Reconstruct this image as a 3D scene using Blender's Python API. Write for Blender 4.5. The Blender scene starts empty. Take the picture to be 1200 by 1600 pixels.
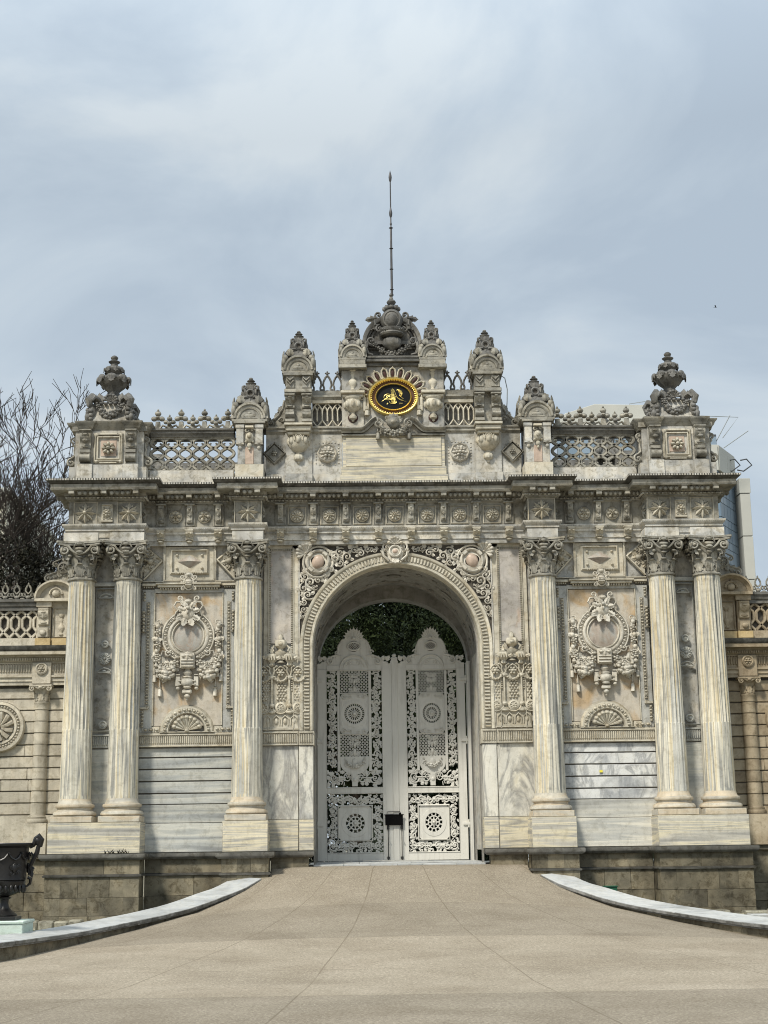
import bpy, math, random
import numpy as np
from mathutils import Matrix, Vector
R = math.radians; PI = math.pi
sc = bpy.context.scene
COL = sc.collection

# ------------------------------------------------------------------ camera, light, sky
cam = bpy.data.objects.new('camera', bpy.data.cameras.new('camera')); COL.objects.link(cam); sc.camera = cam
TH = math.atan(520/2310); PSI = math.atan(50/2310); RHO = .0135
fw = Vector((math.sin(PSI)*math.cos(TH), math.cos(PSI)*math.cos(TH), math.sin(TH)))
rt = fw.cross(Vector((0, 0, 1))).normalized(); up = rt.cross(fw)
r2 = math.cos(RHO)*rt - math.sin(RHO)*up; u2 = math.sin(RHO)*rt + math.cos(RHO)*up
cam.matrix_world = Matrix(((r2.x, u2.x, -fw.x, -.98), (r2.y, u2.y, -fw.y, -34.), (r2.z, u2.z, -fw.z, .44), (0, 0, 0, 1)))
cam.data.sensor_fit = 'VERTICAL'; cam.data.sensor_height = 36; cam.data.sensor_width = 27
cam.data.lens = 36*2310/1600; cam.data.clip_start = .1; cam.data.clip_end = 3000

SUN_EL, SUN_AZ = R(51), R(-35)          # azimuth measured from straight behind the camera towards its left
sun = bpy.data.objects.new('sun', bpy.data.lights.new('sun', 'SUN')); COL.objects.link(sun)
sun.data.energy = 3.0; sun.data.angle = R(8); sun.data.color = (1, .945, .84)
sd = Vector((math.sin(SUN_AZ)*math.cos(SUN_EL), -math.cos(SUN_AZ)*math.cos(SUN_EL), math.sin(SUN_EL)))
sun.rotation_euler = (-sd).to_track_quat('-Z', 'Y').to_euler()

w = bpy.data.worlds.new("World"); sc.world = w; w.use_nodes = True
wn = w.node_tree.nodes; wl = w.node_tree.links; wn.clear()
o_ = wn.new('ShaderNodeOutputWorld'); bg = wn.new('ShaderNodeBackground'); sky = wn.new('ShaderNodeTexSky')
sky.sky_type = 'NISHITA'; sky.sun_disc = False; sky.sun_elevation = SUN_EL
sky.sun_rotation = math.atan2(sd.x, sd.y)
tc = wn.new('ShaderNodeTexCoord'); mp = wn.new('ShaderNodeMapping'); mp.inputs['Scale'].default_value = (1.0, 1.0, 1.7)
mp.inputs['Location'].default_value = (.9, .2, .35)
nz = wn.new('ShaderNodeTexNoise'); nz.inputs['Scale'].default_value = 3.4; nz.inputs['Detail'].default_value = 7; nz.inputs['Roughness'].default_value = .55
nz.inputs['Distortion'].default_value = .6
cr = wn.new('ShaderNodeValToRGB')
e = cr.color_ramp.elements
e[0].position = .38; e[0].color = (4.2, 5.0, 5.85, 1)
e[1].position = .62; e[1].color = (6.1, 6.75, 7.2, 1)
m1 = e.new(.5); m1.color = (5.0, 5.8, 6.55, 1)
mx = wn.new('ShaderNodeMix'); mx.data_type = 'RGBA'; mx.inputs[0].default_value = .93
wl.new(tc.outputs['Generated'], mp.inputs[0]); wl.new(mp.outputs[0], nz.inputs['Vector']); wl.new(nz.outputs[0], cr.inputs[0])
wl.new(sky.outputs[0], mx.inputs[6]); sx_ = wn.new('ShaderNodeSeparateXYZ'); wl.new(tc.outputs['Generated'], sx_.inputs[0])
zr = wn.new('ShaderNodeMapRange'); zr.inputs['From Min'].default_value = .45; zr.inputs['From Max'].default_value = 1.; zr.inputs['To Min'].default_value = 1.; zr.inputs['To Max'].default_value = 2.5
wl.new(sx_.outputs[2], zr.inputs['Value'])      # an overcast sky is brightest overhead
zm = wn.new('ShaderNodeVectorMath'); zm.operation = 'SCALE'; wl.new(cr.outputs[0], zm.inputs[0]); wl.new(zr.outputs[0], zm.inputs['Scale'])
wl.new(zm.outputs[0], mx.inputs[7]); wl.new(mx.outputs[2], bg.inputs[0])
bg.inputs[1].default_value = .080
wl.new(bg.outputs[0], o_.inputs[0])
sc.view_settings.view_transform = 'Standard'; sc.view_settings.look = 'None'; sc.view_settings.gamma = 1
sc.view_settings.exposure = .47; sc.view_settings.use_curve_mapping = False
sc.render.resolution_x = 768; sc.render.resolution_y = 1024
sc.cycles.max_bounces = 6
sc.cycles.filter_width = 1.05

# ------------------------------------------------------------------ node helper and materials
class NT:
    def __init__(s, name, rough=.7, metal=0, spec=.3):
        s.m = bpy.data.materials.new(name); s.m.use_nodes = True
        s.n = s.m.node_tree.nodes; s.l = s.m.node_tree.links; s.n.clear()
        s.out = s.n.new('ShaderNodeOutputMaterial'); s.b = s.n.new('ShaderNodeBsdfPrincipled')
        s.l.new(s.b.outputs[0], s.out.inputs[0])
        s.b.inputs['Roughness'].default_value = rough; s.b.inputs['Metallic'].default_value = metal
        s.b.inputs['Specular IOR Level'].default_value = spec
        s.geo = s.n.new('ShaderNodeNewGeometry'); s.tc = s.n.new('ShaderNodeTexCoord')
        s.P = s.tc.outputs['Object']
    def set(s, i, v):
        if hasattr(v, 'is_output') or isinstance(v, bpy.types.NodeSocket): s.l.new(v, i)
        else: i.default_value = v
    def math(s, op, a, b=0., c=None, clamp=False):
        k = s.n.new('ShaderNodeMath'); k.operation = op; k.use_clamp = clamp
        s.set(k.inputs[0], a); s.set(k.inputs[1], b)
        if c is not None: s.set(k.inputs[2], c)
        return k.outputs[0]
    def map(s, scale, vec=None, rot=(0, 0, 0), off=None):
        v = vec or s.P
        if off is not None:
            a = s.n.new('ShaderNodeVectorMath'); a.operation = 'ADD'; s.l.new(v, a.inputs[0]); s.l.new(off, a.inputs[1]); v = a.outputs[0]
        k = s.n.new('ShaderNodeMapping'); s.l.new(v, k.inputs[0]); k.inputs['Scale'].default_value = scale; k.inputs['Rotation'].default_value = rot
        return k.outputs[0]
    def noise(s, scale=1, detail=4, rough=.5, dist=0, vec=None):
        k = s.n.new('ShaderNodeTexNoise'); s.l.new(vec or s.P, k.inputs['Vector'])
        k.inputs['Scale'].default_value = scale; k.inputs['Detail'].default_value = detail
        k.inputs['Roughness'].default_value = rough; k.inputs['Distortion'].default_value = dist
        return k.outputs[0]
    def vor(s, scale=1, vec=None, feat='F1', out=0):
        k = s.n.new('ShaderNodeTexVoronoi'); k.feature = feat; s.l.new(vec or s.P, k.inputs['Vector']); k.inputs['Scale'].default_value = scale
        return k.outputs[out]
    def ramp(s, f, stops):
        k = s.n.new('ShaderNodeValToRGB'); s.l.new(f, k.inputs[0]); e = k.color_ramp.elements
        while len(e) > 1: e.remove(e[-1])
        e[0].position = stops[0][0]; c = stops[0][1]; e[0].color = (*c, 1) if not isinstance(c, float) else (c, c, c, 1)
        for p, c in stops[1:]:
            x = e.new(p); x.color = (*c, 1) if not isinstance(c, float) else (c, c, c, 1)
        return k.outputs[0]
    def mix(s, f, a, b, mode='MIX'):
        k = s.n.new('ShaderNodeMix'); k.data_type = 'RGBA'; k.blend_type = mode
        s.set(k.inputs[0], f)
        for i, v in ((6, a), (7, b)):
            if isinstance(v, tuple): v = (*v[:3], 1)
            s.set(k.inputs[i], v)
        return k.outputs[2]
    def rand(s): return s.geo.outputs['Random Per Island']
    def randoff(s, k=13.):
        c = s.n.new('ShaderNodeCombineXYZ')
        s.l.new(s.math('MULTIPLY', s.rand(), k), c.inputs[0]); s.l.new(s.math('MULTIPLY', s.rand(), k*1.7), c.inputs[1]); s.l.new(s.math('MULTIPLY', s.rand(), -k*.9), c.inputs[2])
        return c.outputs[0]
    def z(s):
        k = s.n.new('ShaderNodeSeparateXYZ'); s.l.new(s.P, k.inputs[0]); return k.outputs[2]
    def nz_(s):
        k = s.n.new('ShaderNodeSeparateXYZ'); s.l.new(s.geo.outputs['Normal'], k.inputs[0]); return k.outputs[2]
    def bump(s, h, d=.01, st=.5, prev=None):
        k = s.n.new('ShaderNodeBump'); s.l.new(h, k.inputs['Height']); k.inputs['Distance'].default_value = d; k.inputs['Strength'].default_value = st
        if prev: s.l.new(prev, k.inputs['Normal'])
        s.l.new(k.outputs[0], s.b.inputs['Normal']); return k.outputs[0]
    def col(s, c): s.set(s.b.inputs['Base Color'], (*c, 1) if isinstance(c, tuple) else c)

def stone(name, stops, scale=(1, 1, 1), rot=(0, 0, 0), dist=.8, detail=6, nscale=1., soot=.5, topdirt=.6, hd=None, isl=.18, rough=.65,
          vein=None, bump=.006, off=True, patch=None, streak=.35):
    t = NT(name, rough)
    off_ = t.randoff() if off else None
    f = t.noise(nscale, detail, .55, dist, t.map(scale, rot=rot, off=off_))
    c = t.ramp(f, stops)
    if patch:      # (colour, threshold, scale)
        f2 = t.noise(patch[2], 4, .55, .8, t.map((1, 1, 1), off=off_))
        c = t.mix(t.ramp(f2, [(patch[1], 0.), (patch[1]+.14, 1.)]), c, patch[0])
    if vein:       # (scale, width, colour, amount, rot)
        vv = t.noise(vein[0], 7, .62, 1.6, t.map((1, 1, .35), rot=vein[4], off=off_))
        a = t.math('ABSOLUTE', t.math('SUBTRACT', vv, .5))
        k = t.ramp(a, [(0., vein[3]), (vein[1], 0.)])
        c = t.mix(k, c, vein[2])
    # weathering: blotches, vertical rain streaks, specks
    d1 = t.ramp(t.noise(.9, 6, .62, .4), [(.42, 0.), (.72, 1.)])
    d2 = t.ramp(t.noise(1., 5, .6, .3, t.map((7, 7, .55))), [(.46, 0.), (.74, 1.)])
    g = (.27, .25, .21)
    c = t.mix(t.math('MULTIPLY', d1, soot), c, g, 'MULTIPLY')
    c = t.mix(t.math('MULTIPLY', d2, streak), c, (.42, .39, .33), 'MULTIPLY')
    sp = t.ramp(t.noise(26, 3, .7), [(.6, 0.), (.72, 1.)])
    c = t.mix(t.math('MULTIPLY', sp, .25+.3*soot), c, (.30, .27, .22), 'MULTIPLY')
    d3 = t.ramp(t.noise(6.5, 7, .68, .5), [(.5, 0.), (.62, 1.)])
    c = t.mix(t.math('MULTIPLY', d3, .15+soot*.9), c, (.48, .45, .38), 'MULTIPLY')
    # grime lying on upward faces
    tz = t.ramp(t.math('ADD', t.nz_(), t.math('MULTIPLY', t.math('SUBTRACT', t.noise(9, 4), .5), .8)), [(.25, 0.), (.75, 1.)])
    c = t.mix(t.math('MULTIPLY', tz, topdirt), c, (.16, .15, .13), 'MULTIPLY')
    if hd:         # lichen and soot gather on the exposed top of the gate: (z0, z1, amount)
        hz = t.math('DIVIDE', t.math('SUBTRACT', t.z(), hd[0]), hd[1]-hd[0], clamp=True)
        hz = t.math('MULTIPLY', hz, t.ramp(t.noise(2.2, 5, .6), [(.3, .45), (.62, 1.)]))
        c = t.mix(t.math('MULTIPLY', hz, hd[2]), c, (.20, .19, .175), 'MULTIPLY')
    v = t.math('ADD', 1-isl/2, t.math('MULTIPLY', t.rand(), isl))
    c = t.mix(1., c, t.ramp(v, [(0., 0.), (1., 1.)]) if False else v, 'MULTIPLY')
    t.col(c)
    if bump: t.bump(t.math('ADD', t.noise(38, 4, .6), t.math('MULTIPLY', t.noise(6, 3), 1.5)), bump, .6)
    return t.m

CREAM = (.62, .555, .44); IVORY = (.68, .64, .55); GREY = (.40, .40, .38); LG = (.55, .54, .50); DG = (.24, .245, .24); YEL = (.60, .49, .29)
M = {}
M['marble'] = stone('veined_marble', [(.30, GREY), (.45, LG), (.6, IVORY), (.8, CREAM)], (1, 1, 1.3), nscale=1.6, hd=(8.6, 12.2, .7), soot=.6, streak=.5)
M['carved'] = stone('carved_marble', [(.30, (.50, .48, .42)), (.5, IVORY), (.75, CREAM)], nscale=1.6, soot=.35, isl=.22, topdirt=.7, hd=(8.8, 12, .7), streak=.3)
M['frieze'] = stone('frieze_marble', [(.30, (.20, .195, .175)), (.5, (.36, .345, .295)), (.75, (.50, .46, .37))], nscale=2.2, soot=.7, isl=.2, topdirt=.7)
M['relief_low'] = stone('relief_marble', [(.30, (.46, .43, .35)), (.5, (.60, .56, .46)), (.75, (.55, .47, .33))], nscale=1.8, soot=.38, isl=.2, topdirt=.65, streak=.25)
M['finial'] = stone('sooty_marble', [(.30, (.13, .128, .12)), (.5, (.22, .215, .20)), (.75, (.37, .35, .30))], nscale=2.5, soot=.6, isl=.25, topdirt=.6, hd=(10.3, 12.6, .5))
M['shaft'] = stone('streaked_column_marble', [(.31, (.17, .175, .165)), (.37, (.46, .445, .38)), (.44, (.68, .635, .52)), (.48, (.27, .27, .25)), (.53, (.73, .68, .55)), (.575, (.60, .51, .33)), (.61, (.42, .42, .39)), (.68, (.70, .67, .58)), (.78, (.34, .34, .32))], (4.3, 4.3, .11), nscale=1.25, dist=.3, soot=.2, isl=.06, streak=.2, topdirt=.3, detail=5)
M['shaft_base'] = stone('column_base_marble', [(.28, (.42, .40, .36)), (.45, (.56, .52, .43)), (.6, (.60, .50, .36)), (.75, (.58, .54, .46))], (1, 1, 5), nscale=1.0, soot=.2, topdirt=.35, isl=.12)
M['pedestal'] = stone('banded_pedestal_marble', [(.30, (.26, .255, .235)), (.40, (.50, .47, .40)), (.455, (.66, .59, .42)), (.50, (.34, .33, .30)), (.55, (.70, .63, .46)), (.63, (.44, .42, .37)), (.75, (.68, .63, .50))], (.12, .12, 2.9), rot=(0, R(1), 0), nscale=1.5, dist=.35, soot=.15, isl=.1, topdirt=.4, streak=.12)
M['slab'] = stone('grey_banded_slab', [(.30, (.23, .24, .24)), (.42, (.40, .41, .39)), (.52, (.54, .53, .47)), (.60, (.35, .36, .34)), (.75, (.56, .54, .47))], (.18, .18, 2.7), rot=(0, R(4), 0), nscale=1.4, dist=.5, soot=.2, isl=.2, topdirt=.3, streak=.15)
M['white_slab'] = stone('white_veined_slab', [(.3, (.50, .51, .50)), (.45, (.66, .66, .64)), (.6, (.70, .70, .67)), (.8, (.66, .64, .56))], (1, 1, 1), nscale=1.2, soot=.12, isl=.12, topdirt=.3, vein=(1.0, .055, (.26, .27, .28), .7, (0, R(62), 0)), streak=.12, patch=((.42, .43, .43), .5, .9))
M['light_slab'] = stone('pale_banded_slab', [(.30, (.32, .32, .30)), (.42, (.54, .53, .48)), (.52, (.68, .65, .56)), (.60, (.44, .44, .41)), (.75, (.66, .63, .54))], (.13, .13, 2.8), rot=(0, R(-2), 0), nscale=1.4, dist=.4, soot=.15, isl=.12, topdirt=.3, streak=.12)
M['jamb'] = stone('cloudy_jamb_marble', [(.3, (.40, .40, .38)), (.45, (.60, .58, .51)), (.62, (.68, .65, .56)), (.8, (.60, .54, .40))], (1.2, 1.2, .5), nscale=1.3, soot=.12, isl=.1, topdirt=.3, vein=(1.1, .07, (.25, .245, .23), .8, (0, R(-20), 0)), streak=.15)
M['orange'] = stone('orange_stained_marble', [(.3, (.36, .34, .30)), (.5, (.50, .455, .38)), (.75, (.57, .51, .41))], (1.1, 1.1, .8), nscale=1.6, soot=.2, isl=.03, off=False, patch=((.49, .36, .215), .50, 1.3), streak=.35)
M['frame_grey'] = stone('grey_frame_marble', [(.30, (.34, .345, .335)), (.5, (.46, .46, .43)), (.75, (.56, .545, .48))], (2, 2, .5), nscale=1.3, soot=.3, isl=.15, topdirt=.6, streak=.3)
M['rosy'] = stone('rosy_grey_marble', [(.3, (.33, .31, .285)), (.5, (.46, .43, .39)), (.7, (.54, .49, .42))], nscale=1.8, soot=.35, isl=.05, patch=((.50, .36, .26), .60, 1.1), streak=.3, topdirt=.2)
M['pink'] = stone('pink_marble_boss', [(.3, (.44, .34, .27)), (.6, (.55, .43, .34))], nscale=5, soot=.1, isl=.02, topdirt=.3, rough=.4)
M['disc'] = stone('polished_agate_marble', [(.3, (.27, .23, .20)), (.45, (.43, .37, .31)), (.6, (.44, .43, .39)), (.75, (.46, .31, .22))], nscale=2.4, soot=.15, isl=.02, topdirt=.1, rough=.3, dist=1.5)
M['plinth'] = stone('damp_plinth_stone', [(.3, (.12, .108, .078)), (.5, (.215, .19, .133)), (.75, (.34, .29, .195))], nscale=1.6, soot=.75, isl=.55, topdirt=.5, bump=.012)
M['cap'] = stone('black_stained_ledge', [(.3, (.10, .10, .09)), (.5, (.16, .155, .14)), (.75, (.26, .25, .22))], nscale=2.5, soot=.6, isl=.2, topdirt=.7)
M['cornice_top'] = stone('lichen_black_cornice', [(.3, (.06, .058, .05)), (.5, (.11, .105, .095)), (.75, (.22, .21, .19))], nscale=4, soot=.5, isl=.2, topdirt=.3)
M['limestone'] = stone('warm_limestone', [(.3, (.44, .40, .32)), (.5, (.56, .51, .41)), (.75, (.60, .53, .40))], nscale=1.5, soot=.3, isl=.2, topdirt=.6, bump=.01)
M['limestone_brown'] = stone('brown_limestone', [(.3, (.26, .20, .13)), (.5, (.38, .31, .21)), (.75, (.47, .40, .29))], nscale=1.5, soot=.35, isl=.22, topdirt=.6, bump=.01)
M['ochre'] = stone('ochre_stone', [(.3, (.46, .34, .16)), (.7, (.58, .45, .25))], nscale=3, soot=.3, isl=.1)
M['coping'] = stone('pale_marble_coping', [(.3, (.28, .285, .28)), (.5, (.42, .425, .41)), (.75, (.50, .50, .48))], (1, 1, 1), nscale=1.3, soot=.12, isl=.1, topdirt=0, vein=(2., .04, (.38, .40, .42), .6, (0, 0, R(30))), streak=.15)
M['coping_edge'] = stone('stained_coping_edge', [(.3, (.10, .10, .095)), (.5, (.22, .22, .21)), (.75, (.40, .40, .39))], nscale=2.2, soot=.5, isl=.2, topdirt=0)
M['rubble'] = stone('mossy_rubble', [(.3, (.14, .13, .10)), (.45, (.34, .32, .25)), (.75, (.52, .49, .38))], nscale=3, soot=.6, isl=.4, topdirt=.2, bump=.03)
M['backing_and_hole'] = stone('dark_backing_and_hole_shade', [(.3, (.07, .06, .05)), (.7, (.13, .115, .09))], nscale=3, soot=.3, isl=0, topdirt=0)  # dark backing behind joints and carving; also paints the shade of holes
M['greenmarble'] = stone('greenish_marble', [(.3, (.40, .52, .45)), (.5, (.54, .64, .57)), (.75, (.62, .70, .64))], (.5, .5, 3), nscale=1.3, soot=.12, isl=.05, topdirt=0, streak=.1)
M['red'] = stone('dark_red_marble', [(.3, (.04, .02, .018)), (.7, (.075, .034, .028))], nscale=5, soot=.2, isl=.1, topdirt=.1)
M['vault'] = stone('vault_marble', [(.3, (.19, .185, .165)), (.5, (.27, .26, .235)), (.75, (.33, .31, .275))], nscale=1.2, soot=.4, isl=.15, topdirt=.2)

def simple(name, c1, c2, rough=.5, metal=0, sc_=4, spec=.4, bump=0, isl=0):
    t = NT(name, rough, metal, spec)
    c = t.mix(t.noise(sc_, 5, .6), c1, c2)
    if isl: c = t.mix(1., c, t.math('ADD', 1-isl/2, t.math('MULTIPLY', t.rand(), isl)), 'MULTIPLY')
    t.col(c)
    if bump: t.bump(t.noise(40, 4), bump, .5)
    return t.m
M['gold'] = simple('gilded_metal', (.90, .66, .16), (.98, .80, .30), .38, .85, 14)
M['enamel'] = simple('black_enamel', (.003, .0035, .004), (.007, .007, .008), .5, 0, 3, .2)
M['brown_in'] = simple('dark_brown_recess', (.07, .03, .015), (.14, .07, .03), .6)
M['gate'] = None
t = NT('weathered_white_gate_paint', .5, 0, .35)
c = t.mix(t.noise(1.4, 6, .6), (.58, .565, .51), (.68, .665, .61))
c = t.mix(t.math('MULTIPLY', t.ramp(t.noise(1., 5, .65, .3, t.map((9, 9, .8))), [(.5, 0.), (.78, 1.)]), .35), c, (.16, .14, .11))
c = t.mix(t.ramp(t.noise(30, 3, .7), [(.66, 0.), (.76, .5)]), c, (.20, .13, .08)); t.col(c); t.bump(t.noise(20, 4), .003, .4); M['gate'] = t.m
M['iron'] = simple('black_painted_iron', (.006, .006, .007), (.022, .02, .018), .38, .2, 9, .5, .004)
M['darkmetal'] = simple('dark_grey_metal', (.03, .03, .03), (.06, .06, .055), .4, .6, 8)
M['pole'] = simple('oxidised_pole_metal', (.05, .05, .055), (.12, .115, .11), .5, .5, 5)
M['board'] = simple('black_plastic_board', (.002, .002, .002), (.004, .004, .004), .8, 0, 4, .1)
M['bark'] = simple('grey_brown_bark', (.022, .018, .015), (.065, .055, .046), .9, 0, 6, .1, .01)
M['bark_light'] = simple('pale_bark', (.10, .085, .07), (.20, .175, .15), .9, 0, 6, .1, .01)
def foliage(name, a, b, c_):
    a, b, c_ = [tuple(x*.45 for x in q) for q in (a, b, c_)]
    t = NT(name, .75, 0, .15)
    c = t.ramp(t.rand(), [(0., a), (.55, b), (1., c_)])
    c = t.mix(.5, c, t.ramp(t.noise(.55, 3), [(.35, a), (.65, c_)]))
    t.col(c); t.b.inputs['Transmission Weight'].default_value = 0
    return t.m
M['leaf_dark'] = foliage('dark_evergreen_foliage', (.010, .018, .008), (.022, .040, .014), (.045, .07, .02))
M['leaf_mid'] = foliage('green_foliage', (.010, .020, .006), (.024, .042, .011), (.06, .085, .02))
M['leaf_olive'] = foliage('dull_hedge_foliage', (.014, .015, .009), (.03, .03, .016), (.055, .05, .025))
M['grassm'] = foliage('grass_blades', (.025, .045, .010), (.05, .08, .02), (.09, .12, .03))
M['soil'] = simple('garden_soil', (.05, .055, .02), (.09, .085, .04), .95, 0, 3, .1, .03)
M['concrete'] = simple('pale_concrete_cladding', (.40, .40, .36), (.50, .49, .44), .8, 0, .3, .2, 0, .08)
M['cream_wall'] = simple('cream_render', (.55, .52, .42), (.62, .60, .50), .8, 0, .3, .2)
M['yellow'] = simple('yellow_paper', (.75, .65, .05), (.8, .7, .08), .6)
M['green_box'] = simple('green_painted_metal', (.01, .07, .035), (.015, .10, .05), .5)
M['cable'] = simple('grey_cable', (.20, .22, .22), (.3, .32, .32), .6)
t = NT('blue_tinted_glass', .3, .0, .5)
c = t.mix(t.rand(), (.15, .205, .26), (.22, .285, .35)); t.col(c); M['glass'] = t.m
M['mullion'] = simple('dark_mullion', (.05, .055, .06), (.07, .075, .08), .5)
M['feather'] = simple('dark_feathers', (.02, .02, .02), (.05, .05, .05), .8)

# ------------------------------------------------------------------ mesh collector
class G:
    def __init__(s): s.V = []; s.F = []; s.n = 0; s.T = np.eye(4); s.st = []
    def push(s, T): s.st.append(s.T); s.T = s.T @ T; return s
    def pop(s): s.T = s.st.pop()
    def add(s, V, F):
        V = np.asarray(V, float)
        W = V @ s.T[:3, :3].T + s.T[:3, 3]
        if np.linalg.det(s.T[:3, :3]) < 0: F = [tuple(reversed(f)) for f in F]
        n = s.n; s.F.extend([tuple(i+n for i in f) for f in F]); s.V.append(W); s.n += len(V)
def tr(x, y, z):
    T = np.eye(4); T[:3, 3] = (x, y, z); return T
def scl(x, y=None, z=None):
    y = x if y is None else y; z = x if z is None else z; return np.diag([x, y, z, 1.])
def rz(a):
    c, s = math.cos(a), math.sin(a); T = np.eye(4); T[0, 0] = c; T[0, 1] = -s; T[1, 0] = s; T[1, 1] = c; return T
def ry(a):
    c, s = math.cos(a), math.sin(a); T = np.eye(4); T[0, 0] = c; T[0, 2] = s; T[2, 0] = -s; T[2, 2] = c; return T
def rx(a):
    c, s = math.cos(a), math.sin(a); T = np.eye(4); T[1, 1] = c; T[1, 2] = -s; T[2, 1] = s; T[2, 2] = c; return T
# relief frame: local x right, y up, z out of the wall (towards -Y)
RB = np.array([[1, 0, 0, 0], [0, 0, -1, 0], [0, 1, 0, 0], [0, 0, 0, 1.]])
def rel(x, y, z, s=1., rot=0., mir=False):
    T = tr(x, y, z) @ RB @ scl(s, s, s*1.3) @ rz(rot)
    return T @ scl(-1, 1, 1) if mir else T

def box(g, x0, x1, y0, y1, z0, z1, c=.01):
    if x0 > x1: x0, x1 = x1, x0
    if y0 > y1: y0, y1 = y1, y0
    if z0 > z1: z0, z1 = z1, z0
    c = min(c, (x1-x0)*.3, (y1-y0)*.3, (z1-z0)*.3)
    if c <= 0.0005:
        V = [(x, y, z) for z in (z0, z1) for y in (y0, y1) for x in (x0, x1)]
        g.add(V, [(0, 2, 3, 1), (4, 5, 7, 6), (0, 1, 5, 4), (2, 6, 7, 3), (0, 4, 6, 2), (1, 3, 7, 5)]); return
    V = []; idx = {}
    X = (x0, x1); Y = (y0, y1); Z = (z0, z1); sg = (1, -1)
    for i in (0, 1):
        for j in (0, 1):
            for k in (0, 1):
                idx[i, j, k, 0] = len(V); V.append((X[i], Y[j]+sg[j]*c, Z[k]+sg[k]*c))
                idx[i, j, k, 1] = len(V); V.append((X[i]+sg[i]*c, Y[j], Z[k]+sg[k]*c))
                idx[i, j, k, 2] = len(V); V.append((X[i]+sg[i]*c, Y[j]+sg[j]*c, Z[k]))
    D = idx; F = []
    F.append((D[0,0,0,0], D[0,0,1,0], D[0,1,1,0], D[0,1,0,0])); F.append((D[1,0,0,0], D[1,1,0,0], D[1,1,1,0], D[1,0,1,0]))
    F.append((D[0,0,0,1], D[1,0,0,1], D[1,0,1,1], D[0,0,1,1])); F.append((D[0,1,0,1], D[0,1,1,1], D[1,1,1,1], D[1,1,0,1]))
    F.append((D[0,0,0,2], D[0,1,0,2], D[1,1,0,2], D[1,0,0,2])); F.append((D[0,0,1,2], D[1,0,1,2], D[1,1,1,2], D[0,1,1,2]))
    for a in (0, 1):
        for b in (0, 1):
            F.append((D[0,a,b,1], D[1,a,b,1], D[1,a,b,2], D[0,a,b,2])); F.append((D[a,0,b,0], D[a,1,b,0], D[a,1,b,2], D[a,0,b,2])); F.append((D[a,b,0,0], D[a,b,1,0], D[a,b,1,1], D[a,b,0,1]))
            for k in (0, 1): F.append((D[a,b,k,0], D[a,b,k,1], D[a,b,k,2]))
    g.add(V, F)

def loft(g, rings, closed=True, cap0=True, cap1=True):
    n = len(rings[0]); V = np.concatenate([np.asarray(r, float) for r in rings]); F = []
    m = n if closed else n-1
    for i in range(len(rings)-1):
        a = i*n; b = a+n
        for j in range(m):
            k = (j+1) % n; F.append((a+j, a+k, b+k, b+j))
    if closed and cap0: F.append(tuple(range(n-1, -1, -1)))
    if closed and cap1: F.append(tuple(range(len(V)-n, len(V))))
    g.add(V, F)

def lathe(g, prof, n=20, mod=None, cap=True):
    th = np.arange(n)*2*PI/n; rings = []
    for i, (r, z) in enumerate(prof):
        rr = max(r, .0004)*(mod(th, z, i) if mod else np.ones(n))
        rings.append(np.stack([rr*np.cos(th), rr*np.sin(th), np.full(n, z)], 1))
    loft(g, rings, True, cap, cap)

def tube(g, pts, rad, n=6, flat=1., cap=True):
    P = np.asarray(pts, float); m = len(P)
    if np.isscalar(rad): rad = [rad]*m
    Tn = np.gradient(P, axis=0); Tn /= (np.linalg.norm(Tn, axis=1)[:, None]+1e-9)
    u = np.array([0, 0, 1.]) if abs(Tn[0][2]) < .9 else np.array([1., 0, 0])
    th = np.arange(n)*2*PI/n+PI/n; rings = []
    for i in range(m):
        a = np.cross(u, Tn[i]); a /= np.linalg.norm(a)+1e-9; u = np.cross(Tn[i], a)
        rings.append(P[i]+rad[i]*(np.cos(th)[:, None]*a+np.sin(th)[:, None]*u*flat))
    loft(g, rings, True, cap, cap)

def prism(g, poly, z0, z1, bev=0.):
    P = np.asarray(poly, float); n = len(P)
    rings = [np.c_[P, np.full(n, z0)]]
    if bev:
        rings.append(np.c_[P, np.full(n, z1-bev)])
        prv = np.roll(P, 1, 0); nx = np.roll(P, -1, 0)
        a = P-prv; b = nx-P
        a /= np.linalg.norm(a, axis=1)[:, None]+1e-9; b /= np.linalg.norm(b, axis=1)[:, None]+1e-9
        area = np.sum(P[:, 0]*nx[:, 1]-nx[:, 0]*P[:, 1])
        s = -1 if area > 0 else 1
        nn = s*np.stack([a[:, 1]+b[:, 1], -(a[:, 0]+b[:, 0])], 1); nn /= np.maximum(np.linalg.norm(nn, axis=1)[:, None], .3)
        rings.append(np.c_[P+nn*bev, np.full(n, z1)])
    else: rings.append(np.c_[P, np.full(n, z1)])
    if np.sum(P[:, 0]*np.roll(P, -1, 0)[:, 1]-np.roll(P, -1, 0)[:, 0]*P[:, 1]) < 0: rings = [r[::-1] for r in rings]
    loft(g, rings)

def ell(g, c, r, n=8, m=6):
    r = (r, r, r) if np.isscalar(r) else r
    ph = np.linspace(-PI/2, PI/2, m+1); rings = []
    for p in ph:
        q = max(math.cos(p), .02); th = np.arange(n)*2*PI/n
        rings.append(np.stack([c[0]+r[0]*q*np.cos(th), c[1]+r[1]*q*np.sin(th), np.full(n, c[2]+r[2]*math.sin(p))], 1))
    loft(g, rings)

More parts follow.
